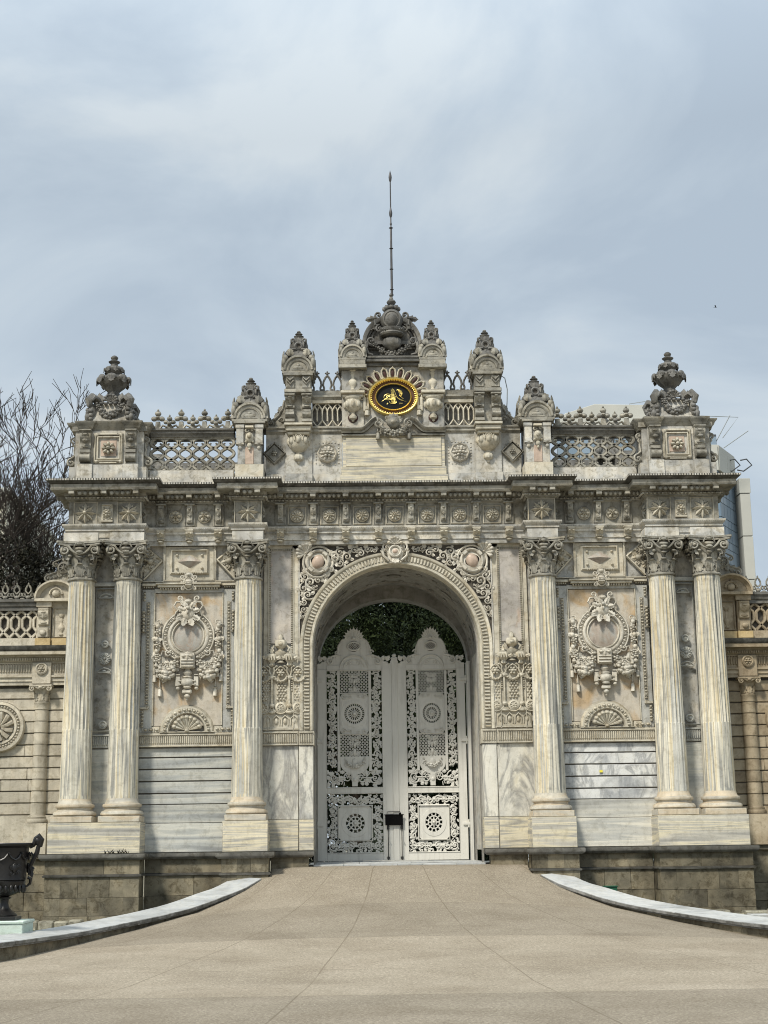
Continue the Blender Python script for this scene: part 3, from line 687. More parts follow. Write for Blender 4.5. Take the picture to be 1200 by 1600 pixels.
# ---- side bay: framed carved panel
def side_bay(s):
    X = s*4.79
    g = G(); g.push(rel(X, -.01, 0)); box(g, -.775, .775, 3.14, 6.19, 0, .03, .004); g.pop(); part('stained_panel', g, 'orange')
    g = G(); g.push(rel(X, .0, 0))
    # wide flat surround with mouldings and egg-and-dart borders
    for sx in (-1, 1): box(g, sx*.80, sx*1.08, 2.99, 6.28, 0, .055, .006)
    box(g, -.80, .80, 6.20, 6.30, 0, .055, .006); g.pop(); part('panel_board', g, 'frame_grey'); g = G(); g.push(rel(X, .0, 0))
    for sx in (-1, 1):
        box(g, sx*.775, sx*.80, 3.14, 6.20, 0, .075, .004)
        eggs(g, [(sx*.93, 3.62), (sx*.93, 5.98)], .075, .033, .065)
        box(g, sx*.885, sx*.895, 3.6, 6.0, .05, .07, .002); box(g, sx*.965, sx*.975, 3.6, 6.0, .05, .07, .002)
        eggs(g, [(sx*1.02, 3.10), (sx*1.02, 3.50)], .08, .035, .065); eggs(g, [(sx*1.02, 6.0), (sx*1.02, 6.22)], .075, .033, .065)
        box(g, sx*.88, sx*1.07, 3.52, 3.57, .05, .10, .006); scroll(g, (sx*.92, 3.55), .05, 1, 0, 1, .018, .08)
        g.push(tr(sx*1.03, 5.75, .06)); 
        for k in range(6): ell(g, (0, -.085*k, .03), (.045-.003*k, .042, .04), 7, 5); box(g, -.05, .05, -.085*k-.045, -.085*k-.035, 0, .05, .003)
        g.pop()
    box(g, -.80, -.62, 2.99, 3.13, 0, .06, .006); box(g, .62, .80, 2.99, 3.13, 0, .06, .006)
    for sx in (-1, 1): eggs(g, [(sx*.62, 3.06), (sx*1.0, 3.06)], .12, .035, .065)
    # shell arch at the foot
    A = [(r_, a_) for r_, a_ in []]
    sweep(g, arcpts(.40, 20, 3.0), [(0, 0), (0, .06), (.03, .09), (.17, .09), (.20, .06), (.22, .035), (.22, 0)])
    eggs(g, arcpts(.50, 20, 3.0), .115, .04, .09)
    g.push(tr(0, 3.03, .0)); shell(g, .34, .10, 9, R(8), R(172), .0)
    for a in np.linspace(R(15), R(165), 7): leaf(g, (.05*math.cos(a), .03), a, .26, .07, .05, .1, 2, .3, 6)
    box(g, -.62, .62, -.045, -.02, 0, .09, .005)
    g.pop()
    # lintel moulding
    sweep(g, [(-1.08, 6.36), (-.78, 6.36), (-.70, 6.28), (.70, 6.28), (.78, 6.36), (1.08, 6.36)][::-1], [(-.02, 0), (-.02, .08), (.04, .11), (.09, .13), (.12, .16), (.14, .16), (.14, 0)]) if False else None
    for sx in (-1, 1):
        box(g, sx*.76, sx*1.08, 6.36, 6.42, 0, .10, .006); dentils(g, [(sx*.80, 6.335), (sx*1.06, 6.335)], .05, .018, 0, .075, 0, .6)
    box(g, -.72, .72, 6.315, 6.375, 0, .15, .008); box(g, -.76, .76, 6.375, 6.42, 0, .18, .008); dentils(g, [(-.68, 6.29), (.68, 6.29)], .06, .022, 0, .12, 0, .55)
    # lozenge panel with bosses above it
    box(g, -.56, .56, 6.50, 7.30, 0, .05, .01); frame(g, -.56, .56, 6.50, 7.30, .05, .05, .08)
    frame(g, -.40, .40, 6.68, 7.19, .05, .05, .10); dentils(g, [(-.33, 6.655), (.33, 6.655)], .05, .012, 0, .08, .02)
    for sx in (-1, 1):
        for zz in (6.78, 7.09): ell(g, (sx*.29, zz, .055), (.035, .035, .035))
        # raking triangular carved wings
        box(g, -.0, 0, 0, 0, 0, 0, 0) if False else None
        prism(g, [(sx*.66, 6.97), (sx*1.06, 7.30), (sx*1.06, 6.56)], 0, .03, 0)
        for p, q in (((.64, 6.97), (1.06, 7.33)), ((.64, 6.97), (1.06, 6.52))):
            tube(g, [(sx*p[0], p[1], .04), (sx*q[0], q[1], .04)], .028, 5)
        g.push(tr(0, 0, .03) @ scl(sx, 1, 1))
        ell(g, (.92, 6.95, .02), (.08, .08, .06)); 
        scroll(g, (.90, 7.12), .07, 1.3, -PI/2, 1, .025, .01, [(1.02, 6.98)]); scroll(g, (.88, 6.80), .065, 1.3, PI/2, -1, .022, .01, [(1.02, 6.92)])
        for a in (.3, 1.2, -.9, 2.4, 3.4): leaf(g, (.92+.05*math.cos(a), 6.95+.05*math.sin(a)), a, .17, .11, .0, .4, 3, .35, 7)
        leaf(g, (1.0, 7.2), -.5, .12, .1); leaf(g, (1.02, 6.7), .9, .14, .1); g.pop()
        box(g, sx*.6, sx*1.08, 6.455, 6.485, 0, .06, .005)
    box(g, -1.08, 1.08, 7.315, 7.36, 0, .05, .005) if False else None
    g.pop(); part('panel_surround', g, 'relief_low')
    g = G(); g.push(rel(X, -.05, 6.935))     # pyramid-cut lozenge
    g.add([(-.33, 0, 0), (0, -.175, 0), (.33, 0, 0), (0, .175, 0), (0, 0, .09)], [(0, 1, 4), (1, 2, 4), (2, 3, 4), (3, 0, 4)]); g.pop(); part('lozenge_boss', g, 'disc', label='salmon pink pyramid-cut lozenge over the carved panel')
    # medallion and its trophies
    g = G(); g.push(rel(X, -.04, 5.18))
    lathe(g, [(.61, 0), (.615, .05), (.595, .07), (.575, .07), (.57, .05), (.48, .05), (.47, .075), (.45, .085), (.42, .085), (.405, .06), (.385, .05), (.375, .075), (.36, .08), (.345, .06), (.34, .03), (.30, .02)], 48, cap=False)
    eggs(g, [(.525*math.cos(a), .525*math.sin(a)) for a in np.linspace(0, 2*PI, 60)], .082, .04, .055)
    g.pop(); mo = part('medallion_ring', g, 'carved')
    g = G(); g.push(rel(X, -.045, 5.18)); lathe(g, [(.35, 0), (.35, .03), (.30, .045), (0, .06)], 40); g.pop(); part('medallion_disc', g, 'disc', mo, 'polished rosy grey disc')
    g = G(); g.push(rel(X, -.06, 0))
    g.push(tr(0, 6.40, .08)); cartouche(g, .19, .08); ell(g, (0, .21, .02), (.07, .06, .05)); [leaf(g, (0, .12), a, .16, .09, .02, .3, 2) for a in (PI/2, PI/2-.7, PI/2+.7)]; [box(g, -.07, .07, q, q+.02, .06, .11, .004) for q in (-.06, -.02, .02)]; g.pop(); g.pop(); part('crowning_cartouche', g, 'carved'); g = G(); g.push(rel(X, -.06, 0))
    g.push(tr(0, 5.78, .06)); ell(g, (0, -.07, .02), (.17, .20, .09), 12, 8); [leaf(g, (.12*math.cos(a), -.08+.14*math.sin(a)), a, .17, .12, .05, .3, 3, .4) for a in np.linspace(0, 2*PI, 9)[:-1]+.3]; [ell(g, (sx*.08, -.0, .09), (.04, .03, .03)) for sx in (-1, 1)]; ell(g, (0, -.06, .11), (.03, .06, .04)); ell(g, (0, .20, .03), (.10, .07, .07)); ell(g, (0, .04, .13), (.05, .05, .03))
    for sx in (-1, 1):
        g.push(scl(sx, 1, 1)); scroll(g, (.20, .27), .075, 1.3, -PI/2, -1, .03, .0, [(.12, .02), (.26, .0), (.33, .10), (.28, .19)])
        scroll(g, (.17, -.02), .07, 1.2, 0, 1, .028, .02, [(.32, -.14), (.27, -.04)]); leaf(g, (.10, -.15), -.4, .22, .12, .05, .4, 3); leaf(g, (.05, -.2), -1.2, .22, .12, .06, .5, 3); leaf(g, (.08, .1), .9, .18, .1, .02, .3, 3)
        g.pop()
    g.pop(); g.pop(); part('upper_mask', g, 'carved'); g = G(); g.push(rel(X, -.06, 0))
    # mask and hanging trophy under the ring
    g.push(tr(0, 4.63, .06)); box(g, -.17, .17, -.20, .17, -.04, .06, .02); ell(g, (0, .10, .05), (.15, .06, .05)); [ell(g, (sx*.09, .09, .08), (.05, .04, .03)) for sx in (-1, 1)]
    [box(g, -.15, .15, q, q+.045, .05, .085, .01) for q in (-.03, -.10, -.17)]; leaf(g, (0, .0), PI/2, .2, .2, .06, .1, 3); g.pop()
    g.push(tr(0, 4.10, .05)); lathe(g.push(tr(0, .24, -.02) @ rx(-PI/2) @ scl(1, .6, 1)), [(.05, -.1), (.11, 0), (.06, .08), (.09, .12)], 12); g.pop()
    ell(g, (0, .02, .03), (.15, .13, .09), 12, 8); ell(g, (0, .13, .04), (.12, .04, .07)); ell(g, (0, -.10, .04), (.10, .05, .07)); box(g, -.11, .11, -.25, -.15, 0, .09, .03); ell(g, (0, -.29, .03), (.07, .07, .05)); ell(g, (0, -.36, .02), (.03, .05, .03))
    for sx in (-1, 1): box(g, sx*.15, sx*.27, -.08, .16, 0, .06, .02); ell(g, (sx*.21, -.12, .02), (.05, .05, .05)); box(g, sx*.16, sx*.25, .17, .20, 0, .07, .006); [box(g, sx*.12, sx*.20, q, q+.03, .02, .08, .008) for q in (.03, -.05)]
    g.pop()
    g.pop(); part('carved_trophy', g, 'carved')
    for sx in (-1, 1):      # fruit garlands, ribbons and tassels
        rr = random.Random(3); g = G(); g.push(rel(X, -.06, 0))
        g.push(scl(sx, 1, 1))
        pts = [(.70, 5.42), (.69, 5.27), (.72, 5.12), (.69, 4.98), (.72, 4.84), (.67, 4.70)]
        for i, (a, b) in enumerate(pts):
            g.push(tr(a, b, .05)); 
            if i % 2: rosette(g, .085, .07, 5, .35, 1, False)
            else: ell(g, (0, 0, 0), (.055, .075, .05)); leaf(g, (0, 0), 1.3+i, .14, .1, .0, .4, 3); leaf(g, (0, 0), -1.9+i, .13, .1, .0, .4, 3)
            g.pop()
        scroll(g, (.67, 5.50), .07, 1.2, 0, 1, .02, .03, [(.78, 5.40)]); scroll(g, (.76, 5.47), .04, 1.1, 0, -1, .015, .03)
        garland(g, (.73, 4.72), (.24, 4.66), .42, .085, 15, .03, rr, .75)
        for _ in range(16):
            t_ = rr.random(); px = .70-.44*t_; py = 4.70-.34*4*t_*(1-t_)*rr.uniform(.35, 1.)
            if rr.random() < .4: g.push(tr(px, py, .08)); rosette(g, .075, .06, 5, .3, 1, False); g.pop()
            else: leaf(g, (px, py), rr.uniform(0, 6.3), .17, .11, .05, .5, 3, .35)
        scroll(g, (.46, 4.80), .08, 1.2, PI, 1, .02, .06, [(.62, 4.70), (.58, 4.84)])
        tube(g, [(.70, 4.50, .05), (.76, 4.45, .04), (.755, 4.30, .03)], .018, 5); tassel(g, .755, 4.34, .10, .20, .02)
        tube(g, [(.60, 4.35, .04), (.63, 4.20, .02), (.63, 4.02, .02)], .012, 5); tassel(g, .63, 4.02, .10, .21, .02)
        g.pop(); g.pop(); part('fruit_garland', g, 'carved')
both(side_bay)

# ---- narrow panels between column and arch
def strip(s):
    X = s*2.665
    g = G(); g.push(rel(X, -.005, 0)); box(g, -.24, .24, 5.0, 7.18, 0, .02, .003); g.pop(); part('rosy_panel', g, 'rosy')
    g = G(); g.push(rel(X, 0, 0))
    for sx in (-1, 1): box(g, sx*.26, sx*.40, 3.0, 7.30, 0, .03, .006); dentils(g, [(sx*.255, 3.9), (sx*.255, 7.18)], .05, .018, 0, .05, 0, .55, .004); box(g, sx*.28, sx*.30, 3.0, 7.25, .0, .05, .004)
    box(g, -.4, .4, 7.22, 7.32, 0, .03, .005); dentils(g, [(-.24, 7.195), (.24, 7.195)], .05, .018, 0, .05, 0, .55)
    box(g, -.41, .41, 2.99, 4.5, 0, .018, 0); box(g, -.41, .41, 3.02, 3.06, 0, .05, .006)
    # tongue border
    for k in range(4):
        x = -.30+.20*k
        tube(g, [(x-.075, 3.12, .02), (x-.07, 3.28, .035), (x, 3.35, .04), (x+.07, 3.28, .035), (x+.075, 3.12, .02)], .014, 5); ell(g, (x, 3.22, .02), (.045, .085, .03)); leaf(g, (x+.10, 3.30), -PI/2, .18, .08, .01, 0, 2, .2, 6)
    # swag of arcs, uprights, quilted fields, rosettes
    for k, x in enumerate((-.40, 0, .40)):
        lathe(g.push(tr(x*.98, 3.53, .015)), [(.13, 0), (.125, .03), (.08, .05), (.07, .03), (0, .045)], 18); g.pop(); g.push(tr(x*.98, 3.53, .03)); rosette(g, .09, .035, 7, .25, 1, False); g.pop()
        tube(g, [(x+.19*math.cos(a), 3.58+.19*math.sin(a), .04) for a in np.linspace(PI+.2, 2*PI-.2, 9)], .016, 5)
        for r_ in range(7):
            for c_ in range(3): ell(g, (x+(-.07+.07*c_+(.035 if r_ % 2 else 0)), 3.72+.062*r_, .02), (.032, .036, .035), 6, 4)
        tube(g, [(x+.15*math.cos(a), 4.25+.13*math.sin(a), .05) for a in np.linspace(PI+.1, 2*PI-.1, 9)], .035, 6); 
        for a in np.linspace(PI+.2, 2*PI-.2, 7): ell(g, (x+.15*math.cos(a), 4.25+.13*math.sin(a), .075), .026, 6, 4)
        g.push(tr(x, 4.32, .05)); rosette(g, .10, .05, 6, .42, 1, False); g.pop()
        tube(g, [(x-.11, 4.36, .05), (x-.07, 4.42, .06), (x, 4.46, .07), (x+.07, 4.42, .06), (x+.11, 4.36, .05)], .022, 6)
    for x in (-.20, .20):
        tube(g, [(x, 3.60, .05), (x, 4.20, .05)], [.024, .024], 8); tube(g, [(x-.012, 3.6, .065), (x-.012, 4.2, .065)], .01, 5)
        for zz, r_ in ((3.57, .055), (4.21, .055)): lathe(g.push(tr(x, zz, .03)), [(r_, 0), (r_, .04), (r_*.6, .055), (0, .07)], 12); g.pop()
        for a in (-2.2, -1.6, -.95): leaf(g, (x, 3.50), a, .13, .09, .03, .5, 2, .35, 7)
        ell(g, (x, 3.42, .03), (.08, .045, .05)); 
        for sx in (-1, 1): g.push(tr(x, 4.30, .05) @ scl(sx, 1, 1)); tube(g, [(.02, -.05, 0), (.06, .05, .01), (.05, .13, .02), (.10, .17, .02)], .022, 6); ell(g, (.11, .17, .02), .03); g.pop()
        # hanging lantern forms
        g.push(tr(x, 4.62, .05)); lathe(g.push(rx(-PI/2) @ scl(1, .6, 1)), [(.03, -.16), (.075, -.13), (.05, -.07), (.12, .0), (.15, .06), (.13, .12), (.05, .16), (.04, .24), (.015, .30)], 10, lambda th, z, i: 1+.12*np.cos(th*5)); g.pop()
        [box(g, q-.012, q+.012, -.02, .09, .07, .12, .003) for q in (-.06, 0, .06)]; [leaf(g, (q*.5, .02), PI/2-q*6, .14, .08, .05, .5, 2) for q in (-.2, .2)]; g.pop()
    # central vase finial rising over the panel
    g.push(tr(0, 4.55, .05)); lathe(g.push(rx(-PI/2) @ scl(1, .6, 1)), [(.10, 0), (.05, .05), (.045, .10), (.12, .18), (.14, .24), (.06, .29), (.05, .32), (.13, .38), (.145, .46), (.12, .52), (.05, .54), (.06, .60), (.03, .66), (.0, .68)], 14, lambda th, z, i: 1+.05*np.cos(th*7)); g.pop()
    ell(g, (0, .43, .09), (.055, .05, .03)); [tube(g, [(sx*.15, .40, .02), (sx*.19, .33, .03), (sx*.16, .26, .03)], .02, 5) for sx in (-1, 1)]; g.pop()
    g.pop(); part('panel_relief', g, 'relief_low')
both(strip)

# ---- archivolt, spandrels, keystone
g = G(); g.push(rel(0, 0, 0))
p = [(1.93, 3.0), (1.93, 4.0)]+arcpts(1.93, 56)+[(-1.93, 4.0), (-1.93, 3.0)]
sweep(g, p, [(-.006, -.30), (-.006, .045), (.012, .06), (.045, .06), (.055, .045), (.07, .045), (.075, .03), (.215, .03), (.225, .05), (.24, .06), (.285, .065), (.30, .05), (.30, -.02)])
for i in range(len(p)-1):
    a, b = np.array(p[i]), np.array(p[i+1])
q_ = [(1.93+.145, 3.0), (1.93+.145, 4.9)]
def teeth(pa, step):
    P = np.asarray(pa, float); seg = np.linalg.norm(np.diff(P, axis=0), axis=1); L = np.concatenate([[0], np.cumsum(seg)]); n = int(L[-1]/step)
    for k in range(n):
        s_ = (k+.5)*L[-1]/n; i = max(0, min(len(seg)-1, int(np.searchsorted(L, s_)-1))); t_ = (s_-L[i])/seg[i]; pp = P[i]+(P[i+1]-P[i])*t_; d = (P[i+1]-P[i])/seg[i]
        g.push(tr(pp[0], pp[1], 0) @ rz(math.atan2(d[1], d[0]))); box(g, -step*.30, step*.30, -.062, .068, .03, .062, .01); ell(g, (0, .055, .05), (step*.26, .02, .015), 6, 4) if False else None; g.pop()
pt = [(2.075, 3.02), (2.075, 4.9)]+arcpts(2.075, 72)[1:]+[(-2.075, 3.02)]
teeth(pt, .078)
g.pop(); part('archivolt', g, 'relief_low')
g = G(); box(g, -2.24, 2.24, -.018, .03, 7.285, 7.335, .004)
for s in (-1, 1): box(g, s*2.225, s*2.262, -.055, .05, 3.0, 7.33, .005)
part('spandrel_border', g, 'marble')
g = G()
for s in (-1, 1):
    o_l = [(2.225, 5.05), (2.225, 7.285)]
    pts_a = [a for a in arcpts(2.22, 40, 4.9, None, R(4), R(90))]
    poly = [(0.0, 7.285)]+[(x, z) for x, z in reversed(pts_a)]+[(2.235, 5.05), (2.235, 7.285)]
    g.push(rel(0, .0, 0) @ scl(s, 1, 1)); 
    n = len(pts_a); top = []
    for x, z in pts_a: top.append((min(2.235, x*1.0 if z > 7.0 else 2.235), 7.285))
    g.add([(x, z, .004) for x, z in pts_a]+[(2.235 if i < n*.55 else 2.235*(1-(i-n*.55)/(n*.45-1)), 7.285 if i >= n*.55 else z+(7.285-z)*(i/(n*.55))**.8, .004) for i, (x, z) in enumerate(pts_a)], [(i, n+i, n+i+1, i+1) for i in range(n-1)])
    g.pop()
part('spandrel_ground', g, 'backing_and_hole')
def spandrel(s):
    g = G(); g.push(rel(0, -.02, 0) @ scl(s, 1, 1))
    # shield around the pink boss, at (1.83, 6.96)
    g.push(tr(1.80, 6.90, 0) @ rz(.35))
    for i, (r_, h_) in enumerate(((.235, .06), (.33, .03))):
        tube(g, [(r_*1.05*math.cos(a), r_*1.12*math.sin(a), h_) for a in np.linspace(0, 2*PI, 29)], .035 if i == 0 else .03, 6)
    lathe(g, [(.33, 0), (.30, .03), (.22, .04), (.16, .06)], 28, lambda th, z, i: 1+.07*np.cos(4*th), cap=False)
    for k in range(4):
        a = k*PI/2+.4; g.push(rz(a)); scroll(g, (.34, .08), .075, 1.2, -PI/2, 1, .03, .02, [(.26, -.12), (.36, -.08)]); box(g, .20, .30, -.07, .07, .03, .10, .02); g.pop()
    g.pop()
    g.push(tr(2.08, 7.12, .02) @ rz(-.8)); shell(g, .22, .05, 7, R(0), R(180)); g.pop()
    rr = random.Random(21)
    # leafy scroll runs along the top and down the side, following the free space
    runs = [(1.42, 6.99, .12, 1), (1.30, 7.13, .09, -1), (1.12, 7.02, .10, 1), (.95, 7.17, .085, -1), (.80, 7.10, .085, 1), (.62, 7.20, .06, -1), (.48, 7.17, .06, 1), (1.28, 6.86, .08, -1), (1.50, 6.74, .10, -1), (1.62, 6.60, .07, 1),
            (2.10, 6.55, .09, -1), (1.98, 6.42, .12, 1), (2.14, 6.28, .09, -1), (2.04, 6.12, .10, 1), (2.13, 5.95, .07, -1), (2.14, 5.78, .07, 1), (2.17, 5.62, .045, -1), (1.80, 6.47, .08, -1), (1.90, 6.30, .06, 1)]
    for i, (x, z, r_, d) in enumerate(runs):
        a0 = rr.uniform(0, 6.28); scroll(g, (x, z), r_, 1.35, a0, d, r_*.26, .02, [(x+1.5*r_*math.cos(a0-d*1.0), z+1.5*r_*math.sin(a0-d*1.0)), (x+1.25*r_*math.cos(a0-d*.5), z+1.25*r_*math.sin(a0-d*.5))], .5, .7)
        for q in range(4):
            a = rr.uniform(0, 6.28); leaf(g, (x+r_*.75*math.cos(a), z+r_*.75*math.sin(a)), a+rr.uniform(-.6, .6), r_*1.15, r_*.8, .01, .5, 3, .35, 8)
    for x, z in ((1.46, 7.15), (1.05, 7.20), (1.65, 6.48), (2.18, 6.42), (1.36, 6.98), (.72, 7.22), (2.17, 6.12)): leaf(g, (x, z), rr.uniform(0, 6), .13, .10, .02, .5, 3)
    g.pop(); part('spandrel_carving', g, 'carved')
    g = G(); g.push(rel(s*1.80, -.05, 6.90, 1, s*.35)); ell(g, (0, 0, .0), (.15, .19, .085), 18, 10); g.pop(); part('spandrel_boss', g, 'pink', label='pink oval marble boss')
both(spandrel)
g = G(); g.push(rel(0, -.06, 7.12)); prism(g, [(-.14, -.28), (.14, -.28), (.24, .22), (-.24, .22)], -.1, .05, .01); ell(g, (0, 0, .05), (.13, .13, .05), 14, 8)
tube(g, [(.13*math.cos(a), .125*math.sin(a), .09) for a in np.linspace(0, 2*PI, 21)], .028, 6)
for s in (-1, 1):
    g.push(scl(s, 1, 1)); scroll(g, (.19, .12), .11, 1.4, -PI/2, 1, .032, .04, [(.12, -.22), (.25, -.12), (.33, .02)]); tube(g, [(.30, .08, .04), (.27, -.10, .05), (.14, -.22, .06)], .03, 6); scroll(g, (.09, -.23), .05, 1, 0, -1, .02, .05); leaf(g, (.1, .0), .3, .2, .1, .03, .3, 3); g.pop()
for a in (-.5, 0, .5): leaf(g, (0, -.14), -PI/2+a, .17, .10, .07, .6, 3)
g.push(tr(0, .17, .05)); shell(g, .17, .06, 7); g.pop(); g.pop()
ks = part('keystone', g, 'carved')
g = G(); g.push(rel(0, -.13, 7.12)); ell(g, (0, 0, 0), (.085, .08, .06), 14, 8); g.pop(); part('keystone_boss', g, 'pink', ks, 'small pink marble boss')

# ---- entablature
EP = [(-7.53, 3.4), (-7.53, -.62), (-5.84, -.62), (-5.84, -.15), (-3.73, -.15), (-3.73, -.62), (-3.07, -.62), (-3.07, -.15)]
EP = EP+[(-x, y) for x, y in reversed(EP)]
g = G(); sweep(g, EP, [(-.12, 7.30), (0, 7.30), (0, 7.40), (.025, 7.405), (.025, 7.535), (.035, 7.55), (.06, 7.555), (.06, 7.60), (.09, 7.63), (.12, 7.68), (.12, 7.71), (.02, 7.725), (0, 7.735), (-.12, 7.74)])
part('architrave', g, 'marble')
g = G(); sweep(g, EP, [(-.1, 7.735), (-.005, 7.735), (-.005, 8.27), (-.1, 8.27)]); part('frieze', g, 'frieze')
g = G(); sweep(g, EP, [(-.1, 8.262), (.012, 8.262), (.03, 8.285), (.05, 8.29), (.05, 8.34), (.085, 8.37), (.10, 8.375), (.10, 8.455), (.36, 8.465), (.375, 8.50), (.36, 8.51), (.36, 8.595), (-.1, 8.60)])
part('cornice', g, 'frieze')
g = G(); sweep(g, EP, [(-.1, 8.602), (.37, 8.602), (.40, 8.62), (.44, 8.655), (.455, 8.665), (.46, 8.71), (-.2, 8.72)])
g.push(tr(0, 0, 0)); 
part('cornice_crown', g, 'cornice_top')
# bead rows and dentils along the path
def off(path, o):
    P = np.asarray(path, float); r_ = []
    for i in range(len(P)):
        a = P[i]-P[i-1] if i else P[1]-P[0]; b = P[i+1]-P[i] if i < len(P)-1 else a
        a = a/np.linalg.norm(a); b = b/np.linalg.norm(b); na_ = np.array([a[1], -a[0]]); nb = np.array([b[1], -b[0]]); s_ = na_+nb; r_.append(P[i]+s_*2/np.dot(s_, s_)*o)
    return r_
g = G(); eggs(g, off(EP, .105)[1:-1], .05, .02, 7.675, False); eggs(g, off(EP, .085)[1:-1], .09, .03, 8.335, True); dentils(g, off(EP, .455)[1:-1], .06, .008, 0, .04, 8.665, .6, .002)
part('moulding_beads', g, 'marble')
# modillions and hanging arcades under the corona
def modil(x, y, ry_=0):
    g = G(); g.push(tr(x, y, 0) @ rz(ry_)); box(g, -.065, .065, -.34, -.09, 8.375, 8.462, .008); box(g, -.08, .08, -.355, -.08, 8.45, 8.468, .004)
    g.push(tr(0, -.30, 8.40) @ ry(PI/2)); lathe(g, [(.035, -.066), (.04, -.05), (.03, 0), (.04, .05), (.035, .066)], 10); g.pop()
    g.push(tr(0, 0, 8.375) @ rx(PI)); leaf(g, (0, .08), PI/2, .2, .11, .0, .1, 3, .2, 6); g.pop(); g.pop()
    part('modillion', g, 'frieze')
    return
def arcade(g, x0, x1, y):
    n = max(2, int((x1-x0)/.105)); st = (x1-x0)/n
    box(g, x0, x1, y-.0, y+.03, 8.40, 8.462, .003)
    for k in range(n):
        x = x0+(k+.5)*st; ell(g, (x, y-.01, 8.405), (st*.40, .04, .055), 8, 6); 
        if k: ell(g, (x0+k*st, y-.01, 8.43), (.012, .02, .03), 5, 4)
ga = G()
bx = [x*.763-.3815 for x in range(-3, 5)]       # bracket axes of the centre bay
for x in bx: modil(x, -.15)
for a, b in zip(bx[:-1], bx[1:]): arcade(ga, a+.11, b-.11, -.15-.26)
for s in (-1, 1):
    sb = [s*(4.785+k*.667) for k in (-1, 0, 1)]
    for x in sb: modil(x, -.15)
    for a in (s*4.785-.333, s*4.785+.333): arcade(ga, a-.22, a+.22, -.41)
    for a in (s*4.785-.87, s*4.785+.87): arcade(ga, a-.09, a+.09, -.41)
    for x in (5.95, 6.685, 7.42): modil(s*x, -.62)
    for x in (6.32, 7.05): arcade(ga, s*x-.25, s*x+.25, -.88)
    for x in (3.17, 3.63): modil(s*x, -.62)
    arcade(ga, s*3.40-.13, s*3.40+.13, -.88)
    arcade(ga, *sorted((s*2.73, s*2.98)), -.41)
    for yy in (-.3, .5, 1.3, 2.1):
        modil(s*7.53, yy, s*PI/2)
part('cornice_arcade', ga, 'frieze')
# frieze brackets and rosettes
def fbr(x, y):
    g = G(); g.push(rel(x, y, 8.26)); 
    box(g, -.105, .105, -.50, -.02, -.01, .03, .006); frame(g, -.105, .105, -.50, -.02, .02, .03, .045)
    g.push(tr(0, -.02, .02)); console(g, .13, .42, .10); g.pop(); box(g, -.12, .12, -.03, .0, 0, .14, .005); g.pop()
    part('frieze_bracket', g, 'frieze')
    g = G(); g.push(rel(x, y, 7.62)); g.push(tr(0, .0, .02)); console(g, .17, .22, .13); g.pop(); ell(g, (0, -.25, .06), (.075, .035, .05)); box(g, -.10, .10, -.005, .03, 0, .155, .005); [ell(g, (q, -.07, .155), (.028, .028, .02)) for q in (-.045, .045)]; g.pop()
    part('architrave_drop', g, 'relief_low')
def fros(x, y, r_, n=8, sq=False):
    g = G(); g.push(rel(x, y, 7.985))
    if sq: frame(g, -.19, .19, -.20, .20, .025, 0, .025)
    lathe(g, [(r_, 0), (r_, .02), (r_*.88, .035), (r_*.8, .02), (0, .02)], 24); g.push(tr(0, 0, .015)); rosette(g, r_*.86, .05, n, .32, 1, False); rosette(g, r_*.45, .085, 6, .3, 1, False); g.pop(); g.pop()
    part('rosette', g, 'relief_low')
for x in bx: fbr(x, -.15)
for k in range(-3, 4): fros(k*.763, -.15, .16, 9, True)
for s in (-1, 1):
    for k in (-1, 0, 1): fbr(s*(4.785+k*.667), -.15)
    for k in (-.5, .5): fros(s*(4.785+k*.667), -.15, .155, 6, False)
    for x in (7.14, 6.14):
        g = G(); g.push(rel(s*x, -.615, 7.985)); frame(g, -.255 if s*x < 0 else -.255, .255, -.25, .25, .02, 0, .02); star(g, .26, .09, 8); g.pop(); part('star_rosette', g, 'relief_low')
    g = G(); g.push(rel(s*3.40, -.615, 7.985)); frame(g, -.3, .3, -.25, .25, .02, 0, .02); star(g, .26, .09, 8); g.pop(); part('star_rosette', g, 'relief_low')
    g = G(); g.push(rel(s*6.64, -.615, 7.985)); box(g, -.13, .13, -.20, .20, 0, .02, .005); g.push(tr(0, .0, .03)); rosette(g, .10, .06, 7, .4); g.pop()
    for sx in (-1, 1): scroll(g, (sx*.07, .13), .05, 1, 0, sx, .02, .02); scroll(g, (sx*.07, -.12), .05, 1, 0, -sx, .02, .02)
    box(g, -.14, .14, -.22, -.18, 0, .06, .008); box(g, -.12, .12, .17, .2, 0, .05, .008); g.pop(); part('frieze_ornament', g, 'relief_low')
    for x, y in ((5.84, -.385), (3.73, -.385), (3.07, -.385)):
        sg = -1 if x in (5.84, 3.07) else 1
        g = G(); g.push(tr(s*x, y, 7.985) @ rz(s*sg*PI/2) @ RB); star(g, .2, .06, 8); g.pop(); part('star_rosette', g, 'frieze')
    # projecting lintel blocks above each capital
    for x in (CA, CB, CC):
        g = G(); box(g, s*x-.40 if x != CC else s*x-.36, s*x+.40 if x != CC else s*x+.36, -.66, -.1, 7.315, 7.53, .006); box(g, s*x-.36, s*x+.36, -.69, -.1, 7.40, 7.50, .006) if False else None; part('lintel_block', g, 'marble')
